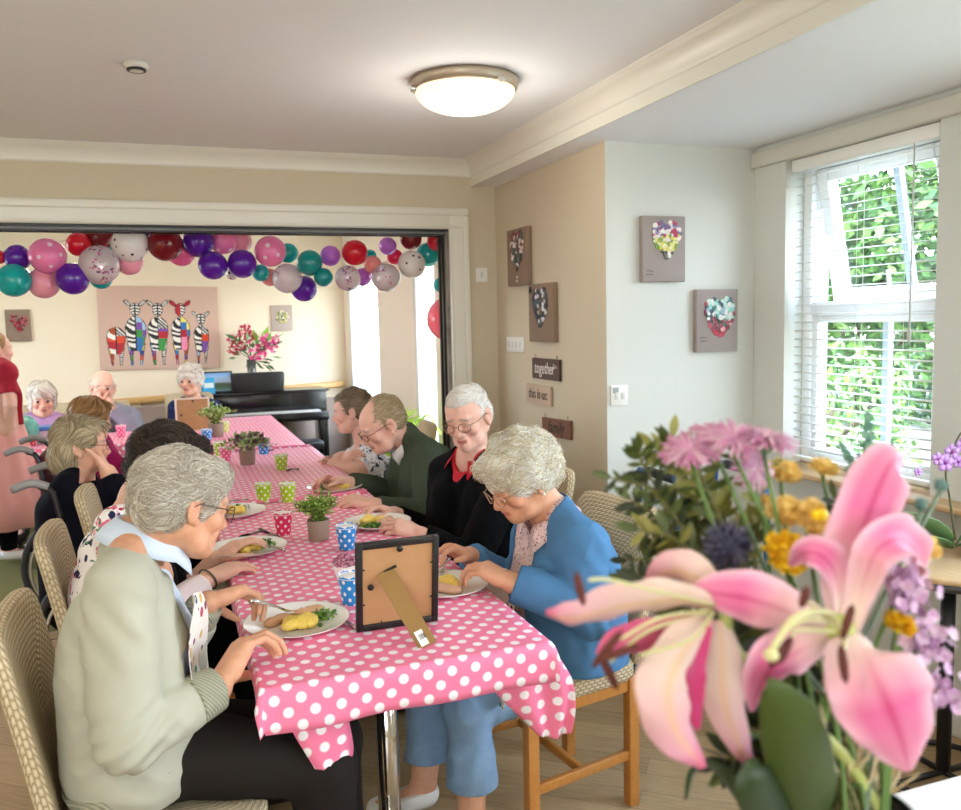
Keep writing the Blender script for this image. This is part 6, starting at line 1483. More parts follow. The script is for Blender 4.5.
# ---- the three behind the cross table
def far_arms(f, wl, wr, el, er, hl=None, hr=None):
    f.set_arm(0, el, wl); f.set_arm(1, er, wr)
f = Fig('white haired woman in a lilac cardigan sitting behind the cross table', (0, 0, 0), SK1, J(42, 400, 7.22), face_frame(-80, 6), 1.1, False, .0075, .4)
f.frame_body(J(42, 460, 7.26), J(43, 420, 7.24), (J(62, 424, 7.2), J(24, 425, 7.2)), depth=.12, width=.09, fat=1.05); 
f.set_arm(0, J(68, 445, 7.1), J(52, 447, 6.92)); f.set_arm(1, J(20, 447, 7.1), J(36, 448, 6.92)); f.set_hand(0, J(46, 447, 6.85), (0, 0, -1)); f.set_hand(1, J(42, 447, 6.86), (0, 0, -1)); quick_legs(f, -90); f.seat = (np.array([-0.95, 7.105, 0]), (0, -1, 0)); f.body()
f.cloth('lilac_cardigan', f.torso+f.neck[1:]+f.arm[0]+f.arm[1], .014, knit('lilac wool', '#b48fb8', 400), .0085, .03, [f.cut_arm(0, .9), f.cut_arm(1, .9), f.neck_hole(.07, dz=.0)], (.004, 26), 17, planes=[(f.pel, (0, 0, -1))]); trousers(f, M_SLACK, vox=.008); shoes(f, M_SHOE)
f.hair(CAP(.018)+[((.062, -.02, -.01), (.030, .06, .075)), ((-.062, -.02, -.01), (.030, .06, .075)), ((0, -.08, -.02), (.066, .04, .07)), ((0, .075, .075), (.06, .03, .035))], WHITEHAIR, [((0, .14, -.05), (.062, .07, .10))], 350, .06, .002, 8, .35, None, (.003, 60), lambda l: np.array([l[0]*.2, -.01, -.3+l[2]*.2]), .003)
f = Fig('bald man in a grey cardigan resting his chin on his hands at the cross table', (0, 0, 0), SK2, J(103, 387, 7.2), face_frame(-88, 8), 1.08, False, .0075, .6)
f.frame_body(J(110, 455, 7.28), J(108, 412, 7.24), (J(131, 417, 7.2), J(90, 416, 7.2)), depth=.12, width=.09, fat=1.05)
f.set_arm(0, J(140, 436, 6.96), J(110, 408, 7.02), (.06, .05, .036)); f.set_arm(1, J(86, 436, 6.98), J(96, 406, 7.04), (.06, .05, .036)); f.set_hand(0, J(107, 402, 7.04), (-.6, .8, 0), (50, 60, 40), 1, .95); f.set_hand(1, J(96, 399, 7.06), (.6, .8, 0), (30, 40, 30), -1, 1.05); quick_legs(f, -90); f.seat = (np.array([-0.52, 7.085, 0]), (0, -1, 0)); f.body()
f.cloth('grey_cardigan', f.torso+f.neck[1:]+f.arm[0]+f.arm[1], .014, knit('blue grey wool', '#8d8d9c', 400), .0085, .03, [f.cut_arm(0, .9), f.cut_arm(1, .9), f.neck_hole(.068)], (.004, 26), 18, planes=[(f.pel, (0, 0, -1))]); collar(f, mat('dark shirt collar', '#54505c', .8), .066, .035)
trousers(f, M_SLACK, vox=.008); shoes(f, M_SHOE)
f.hair(CAP(.004)+[((.06, -.03, .0), (.022, .05, .03)), ((-.06, -.03, .0), (.022, .05, .03)), ((0, -.07, -.01), (.06, .035, .035))], WHITEHAIR, [((0, .02, .09), (.09, .13, .075)), ((0, .135, -.02), (.1, .09, .1))], 120, .03, .0016, 9, .3, None, (.002, 60), None, .002)
f = Fig('white haired woman in a navy spotted top behind the far photo frame', (0, 0, 0), SK1, J(190, 381, 7.70), face_frame(-112, 2), 1.1, False, .0075, .5)
f.frame_body(J(193, 446, 7.76), J(194, 403, 7.74), (J(214, 409, 7.7), J(177, 409, 7.7)), depth=.115, width=.088)
f.set_arm(0, J(220, 432, 7.6), J(206, 432, 7.44)); f.set_arm(1, J(174, 432, 7.6), J(184, 432, 7.44)); f.set_hand(0, J(198, 430, 7.4), (0, 0, -1)); f.set_hand(1, J(190, 431, 7.38), (0, 0, -1)); quick_legs(f, -90); f.seat = (np.array([0.16, 7.585, 0]), (0, -1, 0)); f.body()
f.cloth('navy_spotted_top', f.torso+f.neck[1:]+f.arm[0]+f.arm[1], .014, printed('navy spots', '#232c55', ['#232c55', '#8c9bc8', '#232c55', '#47549a'], 26, .3), .0085, .03, [f.cut_arm(0, .85), f.cut_arm(1, .85), f.neck_hole(.07)], (.004, 26), 19, planes=[(f.pel, (0, 0, -1))]); trousers(f, M_SLACK, vox=.008); shoes(f, M_SHOE)
f.hair(CAP(.022)+[((.066, -.02, .01), (.030, .06, .06)), ((-.066, -.02, .01), (.030, .06, .06)), ((0, -.085, .0), (.066, .04, .06)), ((0, .065, .095), (.062, .035, .035))], WHITEHAIR, [((0, .14, -.05), (.075, .075, .10))], 400, .04, .002, 10, 1.0, None, (.005, 80), None, .006)

# ---- right side of the table, far to near
f = Fig('short haired woman with crossed arms in a black and white leaf blouse', (0, 0, 0), SK2, J(353, 411, 4.80), face_frame(158, 10), 1.06, True, .006, .7)
f.frame_body(J(378, 545, 4.82), J(366, 450, 4.82), (J(372, 462, 4.64), J(358, 458, 4.98)), depth=.125, width=.095, fat=1.05)
f.set_arm(0, J(352, 474, 4.52), J(328, 463, 4.70), (.066, .058, .042)); f.set_arm(1, J(326, 468, 5.0), J(342, 458, 4.66), (.062, .056, .040)); f.set_hand(0, J(320, 458, 4.86), (.3, 0, -1), (30, 35, 20), -1, .95); f.set_hand(1, J(352, 456, 4.58), (.5, .3, -.6), (30, 35, 20), 1, .95); quick_legs(f, 180); f.seat = (np.array([0.917, 4.82, 0]), (-1, 0.1, 0)); f.body()
M_LEAFP = printed('black and white leaf print', '#e6e5e6', ['#2a3242', '#e6e5e6', '#3b4660', '#c7c9d2'], 34, .46)
f.cloth('leaf_blouse', f.torso+f.neck[1:]+[f.arm[0][0], f.arm[1][0]], .014, M_LEAFP, .0065, .03, [f.cut_arm(0, .62, 0), f.cut_arm(1, .62, 0), f.neck_hole(.072)], (.004, 26), 20, planes=[(f.pel, (0, 0, -1))]); trousers(f, M_NAVY, vox=.008); shoes(f, M_SHOE)
BROWNGREY = hair_mats('brown grey', ['#7c6a55', '#5f5040', '#94826b', '#4d4134'])
f.hair(CAP(.008)+[((0, -.078, -.012), (.058, .034, .045)), ((.05, -.045, .0), (.028, .045, .05)), ((-.05, -.045, .0), (.028, .045, .05)), ((0, .05, .075), (.052, .04, .03))], BROWNGREY, [((0, .135, -.04), (.10, .078, .092)), ((.095, .008, -.025), (.03, .03, .045)), ((-.095, .008, -.025), (.03, .03, .045))], 600, .035, .0014, 11, .5, None, (.002, 80), None, .002)
wb = MB()
for k, i in ((0, 0), (1, 0)):
    a, b = f.arm[0][1][0], f.arm[0][1][1]; d = U(b-a); u = U(np.cross(d, (0, 0, 1))); v = np.cross(d, u); c = a+(b-a)*(.86+.1*k)
    for q in range(22): an = 2*PI*q/22; wb.ball(tuple(c+(u*math.cos(an)+v*math.sin(an))*.043), .0055, 6, q % 3)
wb.obj('bead_bracelet', [mat('red bead', '#a8323c', .3), mat('purple bead', '#5c3a78', .3), mat('amber bead', '#d8a24a', .3)], f.o)

f = Fig('man in a green jumper with glasses looking down at his plate', (0, 0, 0), SK2, J(383, 424, 3.90), face_frame(186, 30), 1.08, True, .0048, .9, jowl=1)
f.frame_body(J(436, 575, 3.92), J(407, 442, 3.92), (J(429, 458, 3.74), J(408, 448, 4.08)), depth=.125, width=.095, fat=1.05)
f.set_arm(0, J(430, 516, 3.56), J(373, 505, 3.50), (.064, .056, .034)); f.set_arm(1, J(395, 494, 4.05), J(343, 482, 3.94), (.062, .054, .034)); f.set_hand(0, J(350, 499, 3.52), (.1, .3, -.9), (35, 45, 30), -1, 1.05); f.set_hand(1, J(328, 479, 3.92), (.1, -.2, -.9), (30, 40, 30), 1, 1.05); quick_legs(f, 180); f.seat = (np.array([0.935, 3.9, 0]), (-1, 0, 0)); f.body()
M_GREENK = knit('bottle green wool', '#465041', 600, .3)
vn = lambda f: (lambda F: F.cone(f.nb+f.fwd*.06+np.array([0, 0, .04]), f.nb+f.fwd*.16+np.array([0, 0, -.13]), .055, .012, .008, sub=True))
f.cloth('green_jumper', f.torso+f.neck[1:]+f.arm[0]+f.arm[1], .016, M_GREENK, .0055, .03, [f.cut_arm(0, .92), f.cut_arm(1, .86), f.neck_hole(.068), vn(f)], (.0045, 26), 21, planes=[(f.pel, (0, 0, -1))])
f.cloth('shirt', f.torso, .004, M_SHIRTW, .007, .03, [f.neck_hole(.058)], (.002, 30), 8, planes=[(f.nb-np.array([0, 0, .22]), (0, 0, -1))]); collar(f, M_SHIRTW, .064, .045, .8, .018)
trousers(f, M_SLACK, vox=.008); shoes(f, M_SHOE)
SANDY = hair_mats('sandy', ['#a08a68', '#b8a686', '#8a7453', '#c9bda6'])
f.hair(CAP(.005)+[((.056, -.045, .005), (.028, .05, .05)), ((-.056, -.045, .005), (.028, .05, .05)), ((0, -.075, .0), (.06, .036, .055))], SANDY, [((0, .075, .10), (.074, .100, .085)), ((0, .135, -.03), (.10, .085, .10)), ((.095, .01, -.03), (.032, .036, .052)), ((-.095, .01, -.03), (.032, .036, .052))], 1500, .04, .0008, 12, .4, None, (.002, 80), None, .002)
f.glasses(mat('thin dark glasses', '#35302c', .3, .5), (.023, .017))

f = Fig('white haired man in a black cardigan and red collar beside the pillar', (0, 0, 0), SK2, J(468, 417, 3.14), face_frame(226, 18, -6), 1.04, True, .0045, .8, jowl=.8)
f.frame_body(J(482, 600, 3.2), J(473, 461, 3.2), (J(508, 484, 3.02), J(446, 474, 3.34)), depth=.12, width=.092, fat=1.05, fwd=(-1, -.35, -.1))
f.set_arm(0, J(470, 560, 2.92), J(420, 535, 2.95), (.062, .054, .034)); f.set_arm(1, J(440, 538, 3.42), J(394, 514, 3.34), (.062, .054, .034)); f.set_hand(0, J(400, 527, 2.98), (-.3, .6, -.7), (30, 42, 28), -1, 1.05); f.set_hand(1, J(374, 507, 3.32), (-.1, -.2, -.9), (34, 46, 30), 1, 1.05); quick_legs(f, 180); f.seat = (np.array([0.945, 3.13, 0]), (-1, 0, 0)); f.body()
M_BLKKNIT = knit('black wool', '#08080a', 500, .25)
f.cloth('black_cardigan', f.torso+f.neck[1:]+f.arm[0]+f.arm[1], .016, M_BLKKNIT, .0052, .03, [f.cut_arm(0, .94), f.cut_arm(1, .92), f.neck_hole(.072), lambda F: F.cone(f.nb+f.fwd*.05+np.array([0, 0, .05]), f.nb+f.fwd*.17+np.array([0, 0, -.12]), .062, .010, .008, sub=True)], (.0045, 24), 22, planes=[(f.pel, (0, 0, -1))])
M_RED = mat('red polo shirt', '#c5152c', .8)
f.cloth('red_shirt', f.torso+f.neck[1:], .008, M_RED, .006, .03, [f.neck_hole(.056), lambda F: F.cone(f.nb+f.fwd*.05+np.array([0, 0, .05]), f.nb+f.fwd*.17+np.array([0, 0, -.06]), .045, .008, .006, sub=True)], (.002, 30), 8, planes=[(f.nb-np.array([0, 0, .25]), (0, 0, -1))]); collar(f, M_RED, .062, .040, 1.5, .024, dz=-.004)
trousers(f, M_SLACK, vox=.008); shoes(f, M_SHOE)
f.hair(CAP(.0035)+[((.060, -.035, .0), (.023, .05, .045)), ((-.060, -.035, .0), (.023, .05, .045)), ((0, -.07, .0), (.06, .035, .045)), ((0, .03, .082), (.05, .05, .034))], hair_mats('snow', ['#e4ded6', '#d0c9be', '#f2eee8', '#bdb5a8']), [((0, .14, -.02), (.10, .082, .092)), ((.095, .01, -.025), (.032, .036, .052)), ((-.095, .01, -.025), (.032, .036, .052))], 1800, .034, .0007, 13, .35, None, (.0015, 80), lambda l: np.array([l[0]*.5, l[1]-.06, l[2]-.12]), .0015)
f.glasses(mat('thin gold glasses', '#9a8468', .25, .8), (.024, .018))

f = Fig('white curly haired woman in a blue cardigan eating on the near right side', (0, 0, 0), SK3, J(521, 478, 2.30), face_frame(188, 30), 1.0, True, .0042, 1.1, jowl=1)
f.frame_body(J(566, 666, 2.36), J(552, 522, 2.30), (J(582, 548, 2.14), J(536, 534, 2.46)), depth=.115, width=.09, fat=1.0, fwd=(-1, -.12, -.28))
f.set_arm(0, J(588, 612, 2.07), J(511, 582, 2.17), (.062, .052, .032)); f.set_arm(1, J(520, 590, 2.56), J(469, 556, 2.48), (.060, .050, .032)); f.set_hand(0, J(488, 570, 2.22), (-.25, .35, -.9), (30, 42, 30), -1, 1.02); f.set_hand(1, J(451, 548, 2.46), (-.2, -.2, -.9), (38, 48, 30), 1, 1.02)
sit_legs(f, (J(466, 705, 2.20), J(432, 688, 2.44)), (J(472, 808, 2.22), J(424, 780, 2.40)), 190)
for q in (0, 1): f.leg[q][0] = f.leg[q][0][:2]+(.080, .066); f.leg[q][1] = f.leg[q][1][:2]+(.062, .044)
for q in (0,): pass
f.jl = [(a, b, .064, .062) for a, b, _, _ in (f.leg[0][1], f.leg[1][1])]
if 1:
    pass
f.legcloth = [f.leg[0][0], f.jl[0], f.leg[1][0], f.jl[1]]; f.seat = (np.array([0.862, 2.34, 0]), (-1, -0.14, 0)); f.body()
M_BLUEK = knit('cornflower wool', '#5381aa', 600, .25, .8)
fr = f.fwd
open_front = lambda F: F.halfcut([(f.nb-fr*.01, fr), (f.pel+f.lat*-.105+fr*.1, f.lat), (f.pel+f.lat*.065+fr*.1, -f.lat)])
f.cloth('blue_cardigan', f.torso+f.neck[1:]+f.arm[0]+f.arm[1], .021, M_BLUEK, .005, .03, [f.cut_arm(0, .95), f.cut_arm(1, .95), f.neck_hole(.086, dz=-.004), open_front], (.007, 30), 23, planes=[(f.pel-np.array([0, 0, .06]), (0, 0, -1))])
M_BLOUSE = printed('small pink print', '#e0c4bf', ['#7c3f4c', '#e0c4bf', '#b06a72', '#46304a', '#efe0da'], 62, .36)
f.cloth('blouse', f.torso+f.neck[1:], .008, M_BLOUSE, .0055, .03, [f.neck_hole(.058)], (.003, 28), 8, planes=[(f.pel, (0, 0, -1))]); collar(f, M_BLOUSE, .062, .044, .8, .034, dz=.0, lean=(-.45, -.05, 1))
trousers(f, M_DENIM, .09, .012, .0055, 'jeans', 9, (.010, 26), (np.array([0, 0, .19]), (0, 0, -1)))
M_LOAF = mat('white loafer', '#ece8de', .5)
shoes(f, M_LOAF)
M_BLONDE = hair_mats('ash', ['#efe8d8', '#dccfb2', '#f8f3e8', '#c9b894'])
f.hair(CAP(.020)+[((0, .055, .085), (.062, .045, .040)), ((.062, .0, .045), (.032, .07, .05)), ((-.062, .0, .045), (.032, .07, .05)), ((0, -.088, .0), (.068, .042, .062)), ((.055, -.055, -.005), (.034, .052, .05)), ((-.055, -.055, -.005), (.034, .052, .05))],
       M_BLONDE, [((0, .142, -.045), (.11, .082, .098)), ((.098, .018, -.035), (.03, .032, .036)), ((-.098, .018, -.035), (.03, .032, .036))], 3200, .042, .0010, 14, 1.7, None, (.006, 75), lambda l: np.array([l[0]*.6, l[1]-.03, l[2]-.14]), .007)
f.glasses(mat('pale gold glasses', '#b59f80', .25, .8), (.025, .020))
er = MB(); er.ball(tuple(f.H(-.086, -.004, -.045)), .006, 8); er.ball(tuple(f.H(.086, -.004, -.045)), .006, 8); er.obj('pearl_earring', mat('pearl', '#efe6d8', .2), f.o)
napkin(f, 'spotted napkin on the lap of the woman in the blue cardigan', .14, .17, .33, M_NAP, .28)

# ---- the carer who stands at the picture's edge
f = Fig('standing person in a red t-shirt and long pink skirt beside the cross table', (0, 0, 0), SK2, J(-6, 350, 6.1), face_frame(35, 2), 1.0, False, .007, .4)
f.frame_body(J(-4, 425, 6.12), J(-5, 367, 6.12), (J(-16, 373, 6.26), J(6, 374, 5.98)), depth=.098, width=.078)
f.set_arm(0, J(-14, 405, 6.3), J(-8, 428, 6.2)); f.set_arm(1, J(10, 405, 5.95), J(8, 432, 6.0), (.046, .040, .028)); f.set_hand(1, J(9, 444, 6.02), (-.6, .6, 0), (15, 20, 15), 1, .95); f.set_hand(0, J(-6, 440, 6.15), (1, 0, 0), (15, 20, 15), 1, .95)
for i, (px, Y) in enumerate(((2, 6.22), (8, 6.05))):
    f.set_leg(i, f.pel+f.lat*(-.07 if i == 0 else .07), J(px, 492, Y), J(px+1, 547, Y), J(px+13, 553, Y-.02), (.075, .058, .040))
f.body()
f.cloth('red_t_shirt', f.torso+f.neck[1:]+[f.arm[0][0], f.arm[1][0]], .012, mat('deep red jersey', '#a3102a', .85), .0075, .03, [f.cut_arm(0, .62, 0), f.cut_arm(1, .62, 0), f.neck_hole(.066)], (.003, 26), 24, planes=[(f.pel, (0, 0, -1))])
f.cloth('leggings', f.leg[0][:2]+f.leg[1][:2], .008, M_BLACKCL, .0075, .03, [], (.003, 26), 25, planes=[(np.array([0, 0, .13]), (0, 0, -1))])
shoes(f, mat('white plimsoll', '#ece6e2', .5))
mb = MB(); c = f.pel; rows = []
for z, r in ((c[2]+.10, .125), (c[2]-.05, .165), (.62, .20), (.45, .225), (.28, .245)):
    rows.append([(c[0]+(r*(1+.06*math.sin(a*9+z*3)))*math.cos(a)*(1.0), c[1]+(r*(1+.06*math.sin(a*9+z*3)))*math.sin(a), z) for a in np.linspace(0, 2*PI, 73)])
mb.grid(rows); solid(mb.obj('pink_skirt', own('peach pink cotton', lambda t: (t.set(col=t.mix(t.noise(t.coord(), 8, 3), lin('#d98e83'), lin('#e8aca0')), rough=.85))), f.o), .003)
f.hair(CAP(.006)+[((0, -.10, .01), (.032, .035, .035)), ((0, -.072, -.005), (.056, .032, .04))], LTBROWN, [((0, .135, -.03), (.10, .084, .098)), ((.095, .008, -.025), (.032, .036, .05)), ((-.095, .008, -.025), (.032, .036, .05))], 200, .04, .0015, 15, .2, None, (.0015, 60), lambda l: np.array([0, -1, -.2]), .001)
# ------------------------------------------------------------------ near corner: flowers in a glass vase on a white table, close to the camera
FW = Vector(_fw)
e = empty('side_table', (1.0, .55, 0), 0, 'white topped table nearest the camera under the vase of lilies', 'table')
TS = .757
MB().bbox((.36, -.05, TS-.03), (1.75, .985, TS), .006).obj('table_top', mat('white laminate', '#ece4e0', .35), e)
for x in (.42, 1.66):
    for y in (.02, .90): MB().box((x, y, 0), (x+.045, y+.045, TS-.03)).obj('leg', mat('white table leg', '#d8d3cd', .4), e)
VX, VY = at_d(838, 900, .70).x, at_d(838, 900, .70).y
VTOP = 1.115
e = empty('glass_vase', (VX, VY, TS), 0, 'clear glass vase holding the pink lilies, nearest the camera', 'vase')
M_VGL = own('vase glass', lambda t: t.set(col='#eef4ee', rough=.02, trans=1.0, ior=1.3))
MB().lathe([(.0005, TS+.001), (.052, TS+.001), (.056, TS+.008), (.047, TS+.12), (.050, VTOP-.10), (.060, VTOP), (.057, VTOP), (.047, VTOP-.10), (.044, TS+.12), (.052, TS+.014), (.0005, TS+.012)], 40, (VX, VY, 0)).obj('vase', M_VGL, e)
MB().lathe([(.0005, TS+.0125), (.050, TS+.0145), (.0435, TS+.12), (.046, TS+.20), (.0005, TS+.20)], 32, (VX, VY, 0)).obj('water', own('vase water', lambda t: t.set(col='#dfe6d2', rough=.02, trans=1.0, ior=1.2)), e)
SK_ = [0]
def stem_to(p, e, m, r=.003, bend=None, name='stem'):
    """a stem from point p down into the vase"""
    SK_[0] += 1; a = SK_[0]*2.4; q = Vector((VX+.028*math.cos(a), VY+.028*math.sin(a), TS+.03)); n = Vector((VX+.034*math.cos(a+.5), VY+.034*math.sin(a+.5), VTOP-.01)); p = Vector(p)
    mid = bend if bend is not None else n.lerp(p, .5)+Vector((0, 0, .02)); MB().tube(bez([q, n, mid, p], 8), r, 7).obj(name, m, e)
M_GST = mat('fresh stem', '#5f7d38', .5); M_OST = mat('olive stem', '#6b6a34', .6)
def _petal(t):
    s = t.sep(t.coord('UV')); u, v = s[0], s[1]; au = t.math('ABSOLUTE', u)
    edge = t.math('MULTIPLY_ADD', au, 2.2, -1.15, True); mid = t.math('POWER', t.math('SUBTRACT', 1, t.math('MINIMUM', t.math('MULTIPLY', au, 4.5), 1)), 1.5)
    vein = t.wave(t.comb(t.math('MULTIPLY', u, 8), t.math('MULTIPLY', v, .6), 0), 1.0, 1.0, 1.5); body = t.math('MULTIPLY', t.math('MULTIPLY_ADD', v, 2.4, -.25, True), t.math('MULTIPLY_ADD', v, -.55, 1.25, True))
    c = t.mix(body, lin('#ead6c6'), lin('#d9659a')); c = t.mix(t.math('MULTIPLY', edge, .75), c, lin('#efcbd8')); c = t.mix(t.math('MULTIPLY', t.math('MULTIPLY', mid, body), .75), c, lin('#b81a5c'))
    c = t.mix(t.math('MULTIPLY', vein, .12), c, lin('#e05a8c')); t.set(col=c, rough=.42, spec=.35, sss=.12); t.b.inputs['Subsurface Radius'].default_value = (.02, .008, .008); t.bump(vein, .25, .0015)
M_PETAL = own('lily petal', _petal)
def _petal_pale(t):
    s = t.sep(t.coord('UV')); u, v = s[0], s[1]; au = t.math('ABSOLUTE', u); body = t.math('MULTIPLY_ADD', v, 1.6, -.6, True)
    c = t.mix(body, lin('#dfc4b6'), lin('#d688a6')); c = t.mix(t.math('MULTIPLY', t.math('SUBTRACT', 1, t.math('MINIMUM', t.math('MULTIPLY', au, 3.4), 1)), .55), c, lin('#dcb070')); c = t.mix(t.math('MULTIPLY_ADD', v, 5, -4.3, True), c, lin('#c92c66'))
    vein = t.wave(t.comb(t.math('MULTIPLY', u, 7), t.math('MULTIPLY', v, .5), 0), 1.0, 1, 1.5); t.set(col=c, rough=.45, spec=.3, sss=.12); t.b.inputs['Subsurface Radius'].default_value = (.02, .01, .008); t.bump(vein, .25, .0015)
M_PETAL2 = own('lily petal outside', _petal_pale)
def petal(e, ctrl, wpx, roll=0.0, cup=.25, m=None, ruff=.05, name='petal', dep=.64, seed=1, rolls=None):
    """ctrl: (px, py, depth) along the midrib; wpx: half widths in px; roll turns the blade about its midrib"""
    P = bez([at_d(x, y, d) for x, y, d in ctrl], 7); n = len(P); rows, uv = [], []; rr = np.random.RandomState(seed); ph = rr.uniform(0, 6)
    wk = np.interp(np.linspace(0, 1, n), np.linspace(0, 1, len(wpx)), wpx)/850*dep; rk = np.interp(np.linspace(0, 1, n), np.linspace(0, 1, len(rolls)), rolls) if rolls else [roll]*n
    for i, p in enumerate(P):
        d = (P[min(i+1, n-1)]-P[max(i-1, 0)]).normalized(); s0 = d.cross(-FW)
        if s0.length < .25: s0 = d.cross(Vector((.3, .2, 1)))
        s0.normalize(); n0 = s0.cross(d); a = math.radians(rk[i]); s = s0*math.cos(a)+n0*math.sin(a); nn = s.cross(d); row = []
        for u in np.linspace(-1, 1, 13):
            q = p+s*u*wk[i]+nn*(-cup*wk[i]*(u*u)+ruff*wk[i]*abs(u)**2*math.sin(i*.9+ph+u*1.2)); row.append(q); uv.append((u, i/(n-1)))
        rows.append(row)
    mb = MB(); mb.grid(rows); mb.uv = uv; o = mb.obj(name, m or M_PETAL, e); solid(o, .0012)
    mod = o.modifiers.new('sub', 'SUBSURF'); mod.levels = 1; mod.render_levels = 1; return o
M_FIL = mat('pale green filament', '#cfcb94', .45); M_ANT = mat('rust brown anther', '#5a2418', .7)
def stamen(e, pts, r=.0012, ant=None):
    o = MB().tube(bez([at_d(*p) for p in pts], 8), [r*1.2]*((len(pts)-1)*8)+[r*.7], 7).obj('filament', M_FIL, e)
    if ant: a, b = at_d(*ant[0]), at_d(*ant[1]); MB().tube([a, a.lerp(b, .15), a.lerp(b, .5), a.lerp(b, .85), b], [.0006, .0028, .0034, .0026, .0005], 8).obj('anther', M_ANT, o)
c = at_d(842, 630, .63)
L = empty('lily', c, 0, 'open pink lily with its face to the camera, right of the other lily', 'lily', None)
petal(L, [(843, 628, .635), (850, 580, .65), (868, 515, .665), (889, 466, .67), (903, 456, .685)], [10, 24, 33, 34, 32, 24, 5], 8, .22, None, .10, seed=1)
petal(L, [(850, 630, .635), (862, 590, .63), (876, 552, .62), (900, 540, .635), (918, 556, .66), (920, 575, .675)], [8, 13, 18, 23, 25, 20, 5], 35, -.45, None, .14, seed=2)
petal(L, [(852, 632, .63), (868, 660, .60), (888, 705, .59), (903, 745, .60), (908, 772, .615)], [10, 36, 47, 48, 38, 24, 3], -6, .20, None, .09, seed=3)
petal(L, [(836, 628, .635), (790, 612, .62), (745, 598, .625), (705, 592, .64), (690, 590, .65)], [8, 18, 26, 28, 20, 10, 2], 5, .35, None, .12, seed=4)
petal(L, [(838, 620, .64), (838, 585, .645), (826, 560, .64), (805, 552, .65), (790, 566, .67)], [8, 13, 18, 20, 17, 10, 2], -20, -.4, seed=5)
petal(L, [(838, 634, .635), (805, 648, .63), (775, 665, .635), (757, 692, .65), (752, 712, .66)], [8, 20, 28, 28, 20, 10, 2], 8, .25, seed=6)
MB().ball(c+FW*.004, (.011, .011, .011), 16).obj('throat', mat('green throat', '#b9c46a', .5), L)
for pts, ant in ((((842, 630, .628), (815, 618, .60), (785, 632, .585), (776, 655, .58)), ((782, 640, .577), (770, 668, .579))), (((843, 629, .628), (848, 615, .60), (852, 608, .585)), ((853, 604, .582), (842, 640, .580))),
                 (((843, 632, .628), (845, 645, .60), (843, 655, .585)), ((841, 644, .582), (846, 684, .580))), (((840, 630, .628), (812, 605, .60), (806, 598, .59)), ((808, 586, .588), (801, 608, .587))),
                 (((840, 632, .628), (800, 630, .60), (790, 640, .59)), ((792, 636, .588), (778, 664, .585)))): stamen(L, pts, ant=ant)
MB().tube(bez([at_d(842, 630, .628), at_d(826, 612, .60), at_d(795, 618, .578), at_d(772, 650, .572)], 8), .0026, 8).ball(at_d(771, 655, .571), (.0055, .0055, .0045), 10).obj('pistil', M_FIL, L)
stem_to(at_d(850, 640, .66), L, M_GST, .0045)
c = at_d(718, 610, .64)
L = empty('lily', c, 0, 'pink lily seen from the side with petals hanging down, left of the other lily', 'lily')
petal(L, [(716, 606, .64), (680, 600, .63), (625, 606, .62), (575, 618, .615), (546, 614, .625)], [6, 14, 20, 22, 19, 13, 4], 30, .5, M_PETAL2, .16, seed=11)
petal(L, [(712, 618, .64), (672, 628, .645), (640, 634, .65), (612, 642, .655), (597, 655, .66)], [6, 12, 17, 17, 15, 10, 3], -30, .5, mat('deep pink petal tip', '#cf5684', .45), .12, seed=12)
petal(L, [(712, 620, .64), (685, 650, .615), (668, 690, .60), (678, 735, .605), (705, 768, .62)], [9, 20, 27, 29, 26, 18, 3], 14, .45, M_PETAL2, .16, seed=13)
petal(L, [(720, 620, .645), (722, 655, .645), (724, 700, .65), (738, 742, .655), (752, 768, .66)], [8, 17, 22, 22, 17, 11, 3], -8, .45, M_PETAL2, .15, seed=14)
petal(L, [(716, 604, .645), (704, 585, .66), (684, 572, .67), (664, 574, .68), (648, 588, .69)], [6, 14, 20, 22, 20, 14, 4], 20, .5, M_PETAL2, seed=15)
petal(L, [(708, 625, .635), (690, 668, .63), (690, 700, .632), (698, 730, .64)], [5, 13, 18, 16, 11, 2], -12, .4, mat('crimson petal face', '#c4306c', .45), .12, seed=16)
for pts, ant in ((((714, 605, .638), (660, 592, .61), (610, 580, .60), (588, 580, .60)), ((576, 572, .60), (584, 606, .60))), (((712, 610, .638), (660, 618, .60), (620, 640, .60)), ((622, 630, .60), (592, 668, .605))), (((712, 612, .64), (650, 630, .62), (610, 662, .62)), ((600, 655, .62), (618, 690, .625))),
                 (((714, 612, .64), (690, 640, .60), (640, 655, .60)), ((640, 645, .60), (600, 660, .60)))): stamen(L, pts, ant=ant)
stem_to(at_d(724, 612, .645), L, mat('pale lily stem', '#a9b060', .5), .005, at_d(745, 665, .66))
# broad lily leaves
def blade(e, ctrl, wpx, roll, m, cup=.35, dep=.62, name='leaf', seed=1): return petal(e, ctrl, wpx, roll, cup, m, .03, name, dep, seed)
def _leafm(c1, c2):
    def f(t):
        s = t.sep(t.coord('UV')); w = t.wave(t.comb(t.math('MULTIPLY', s[0], 9), 0, 0), 1.0, .5, 1); t.set(col=t.mix(t.math('MULTIPLY_ADD', w, .35, t.math('MULTIPLY', s[1], .4)), lin(c1), lin(c2)), rough=.38, spec=.45); t.bump(w, .2, .001)
    return f
M_LL = own('lily leaf', _leafm('#2c3d10', '#54682a')); M_LD = own('dark lily leaf', _leafm('#17260a', '#31481a'))
e = empty('lily_leaves', at_d(800, 800, .63), 0, 'broad green lily leaves rising out of the vase below the lilies', 'leaves')
blade(e, [(812, 838, .66), (803, 780, .63), (790, 725, .61), (775, 690, .605), (768, 678, .61)], [12, 34, 34, 24, 10, 1], 20, M_LL, seed=2)
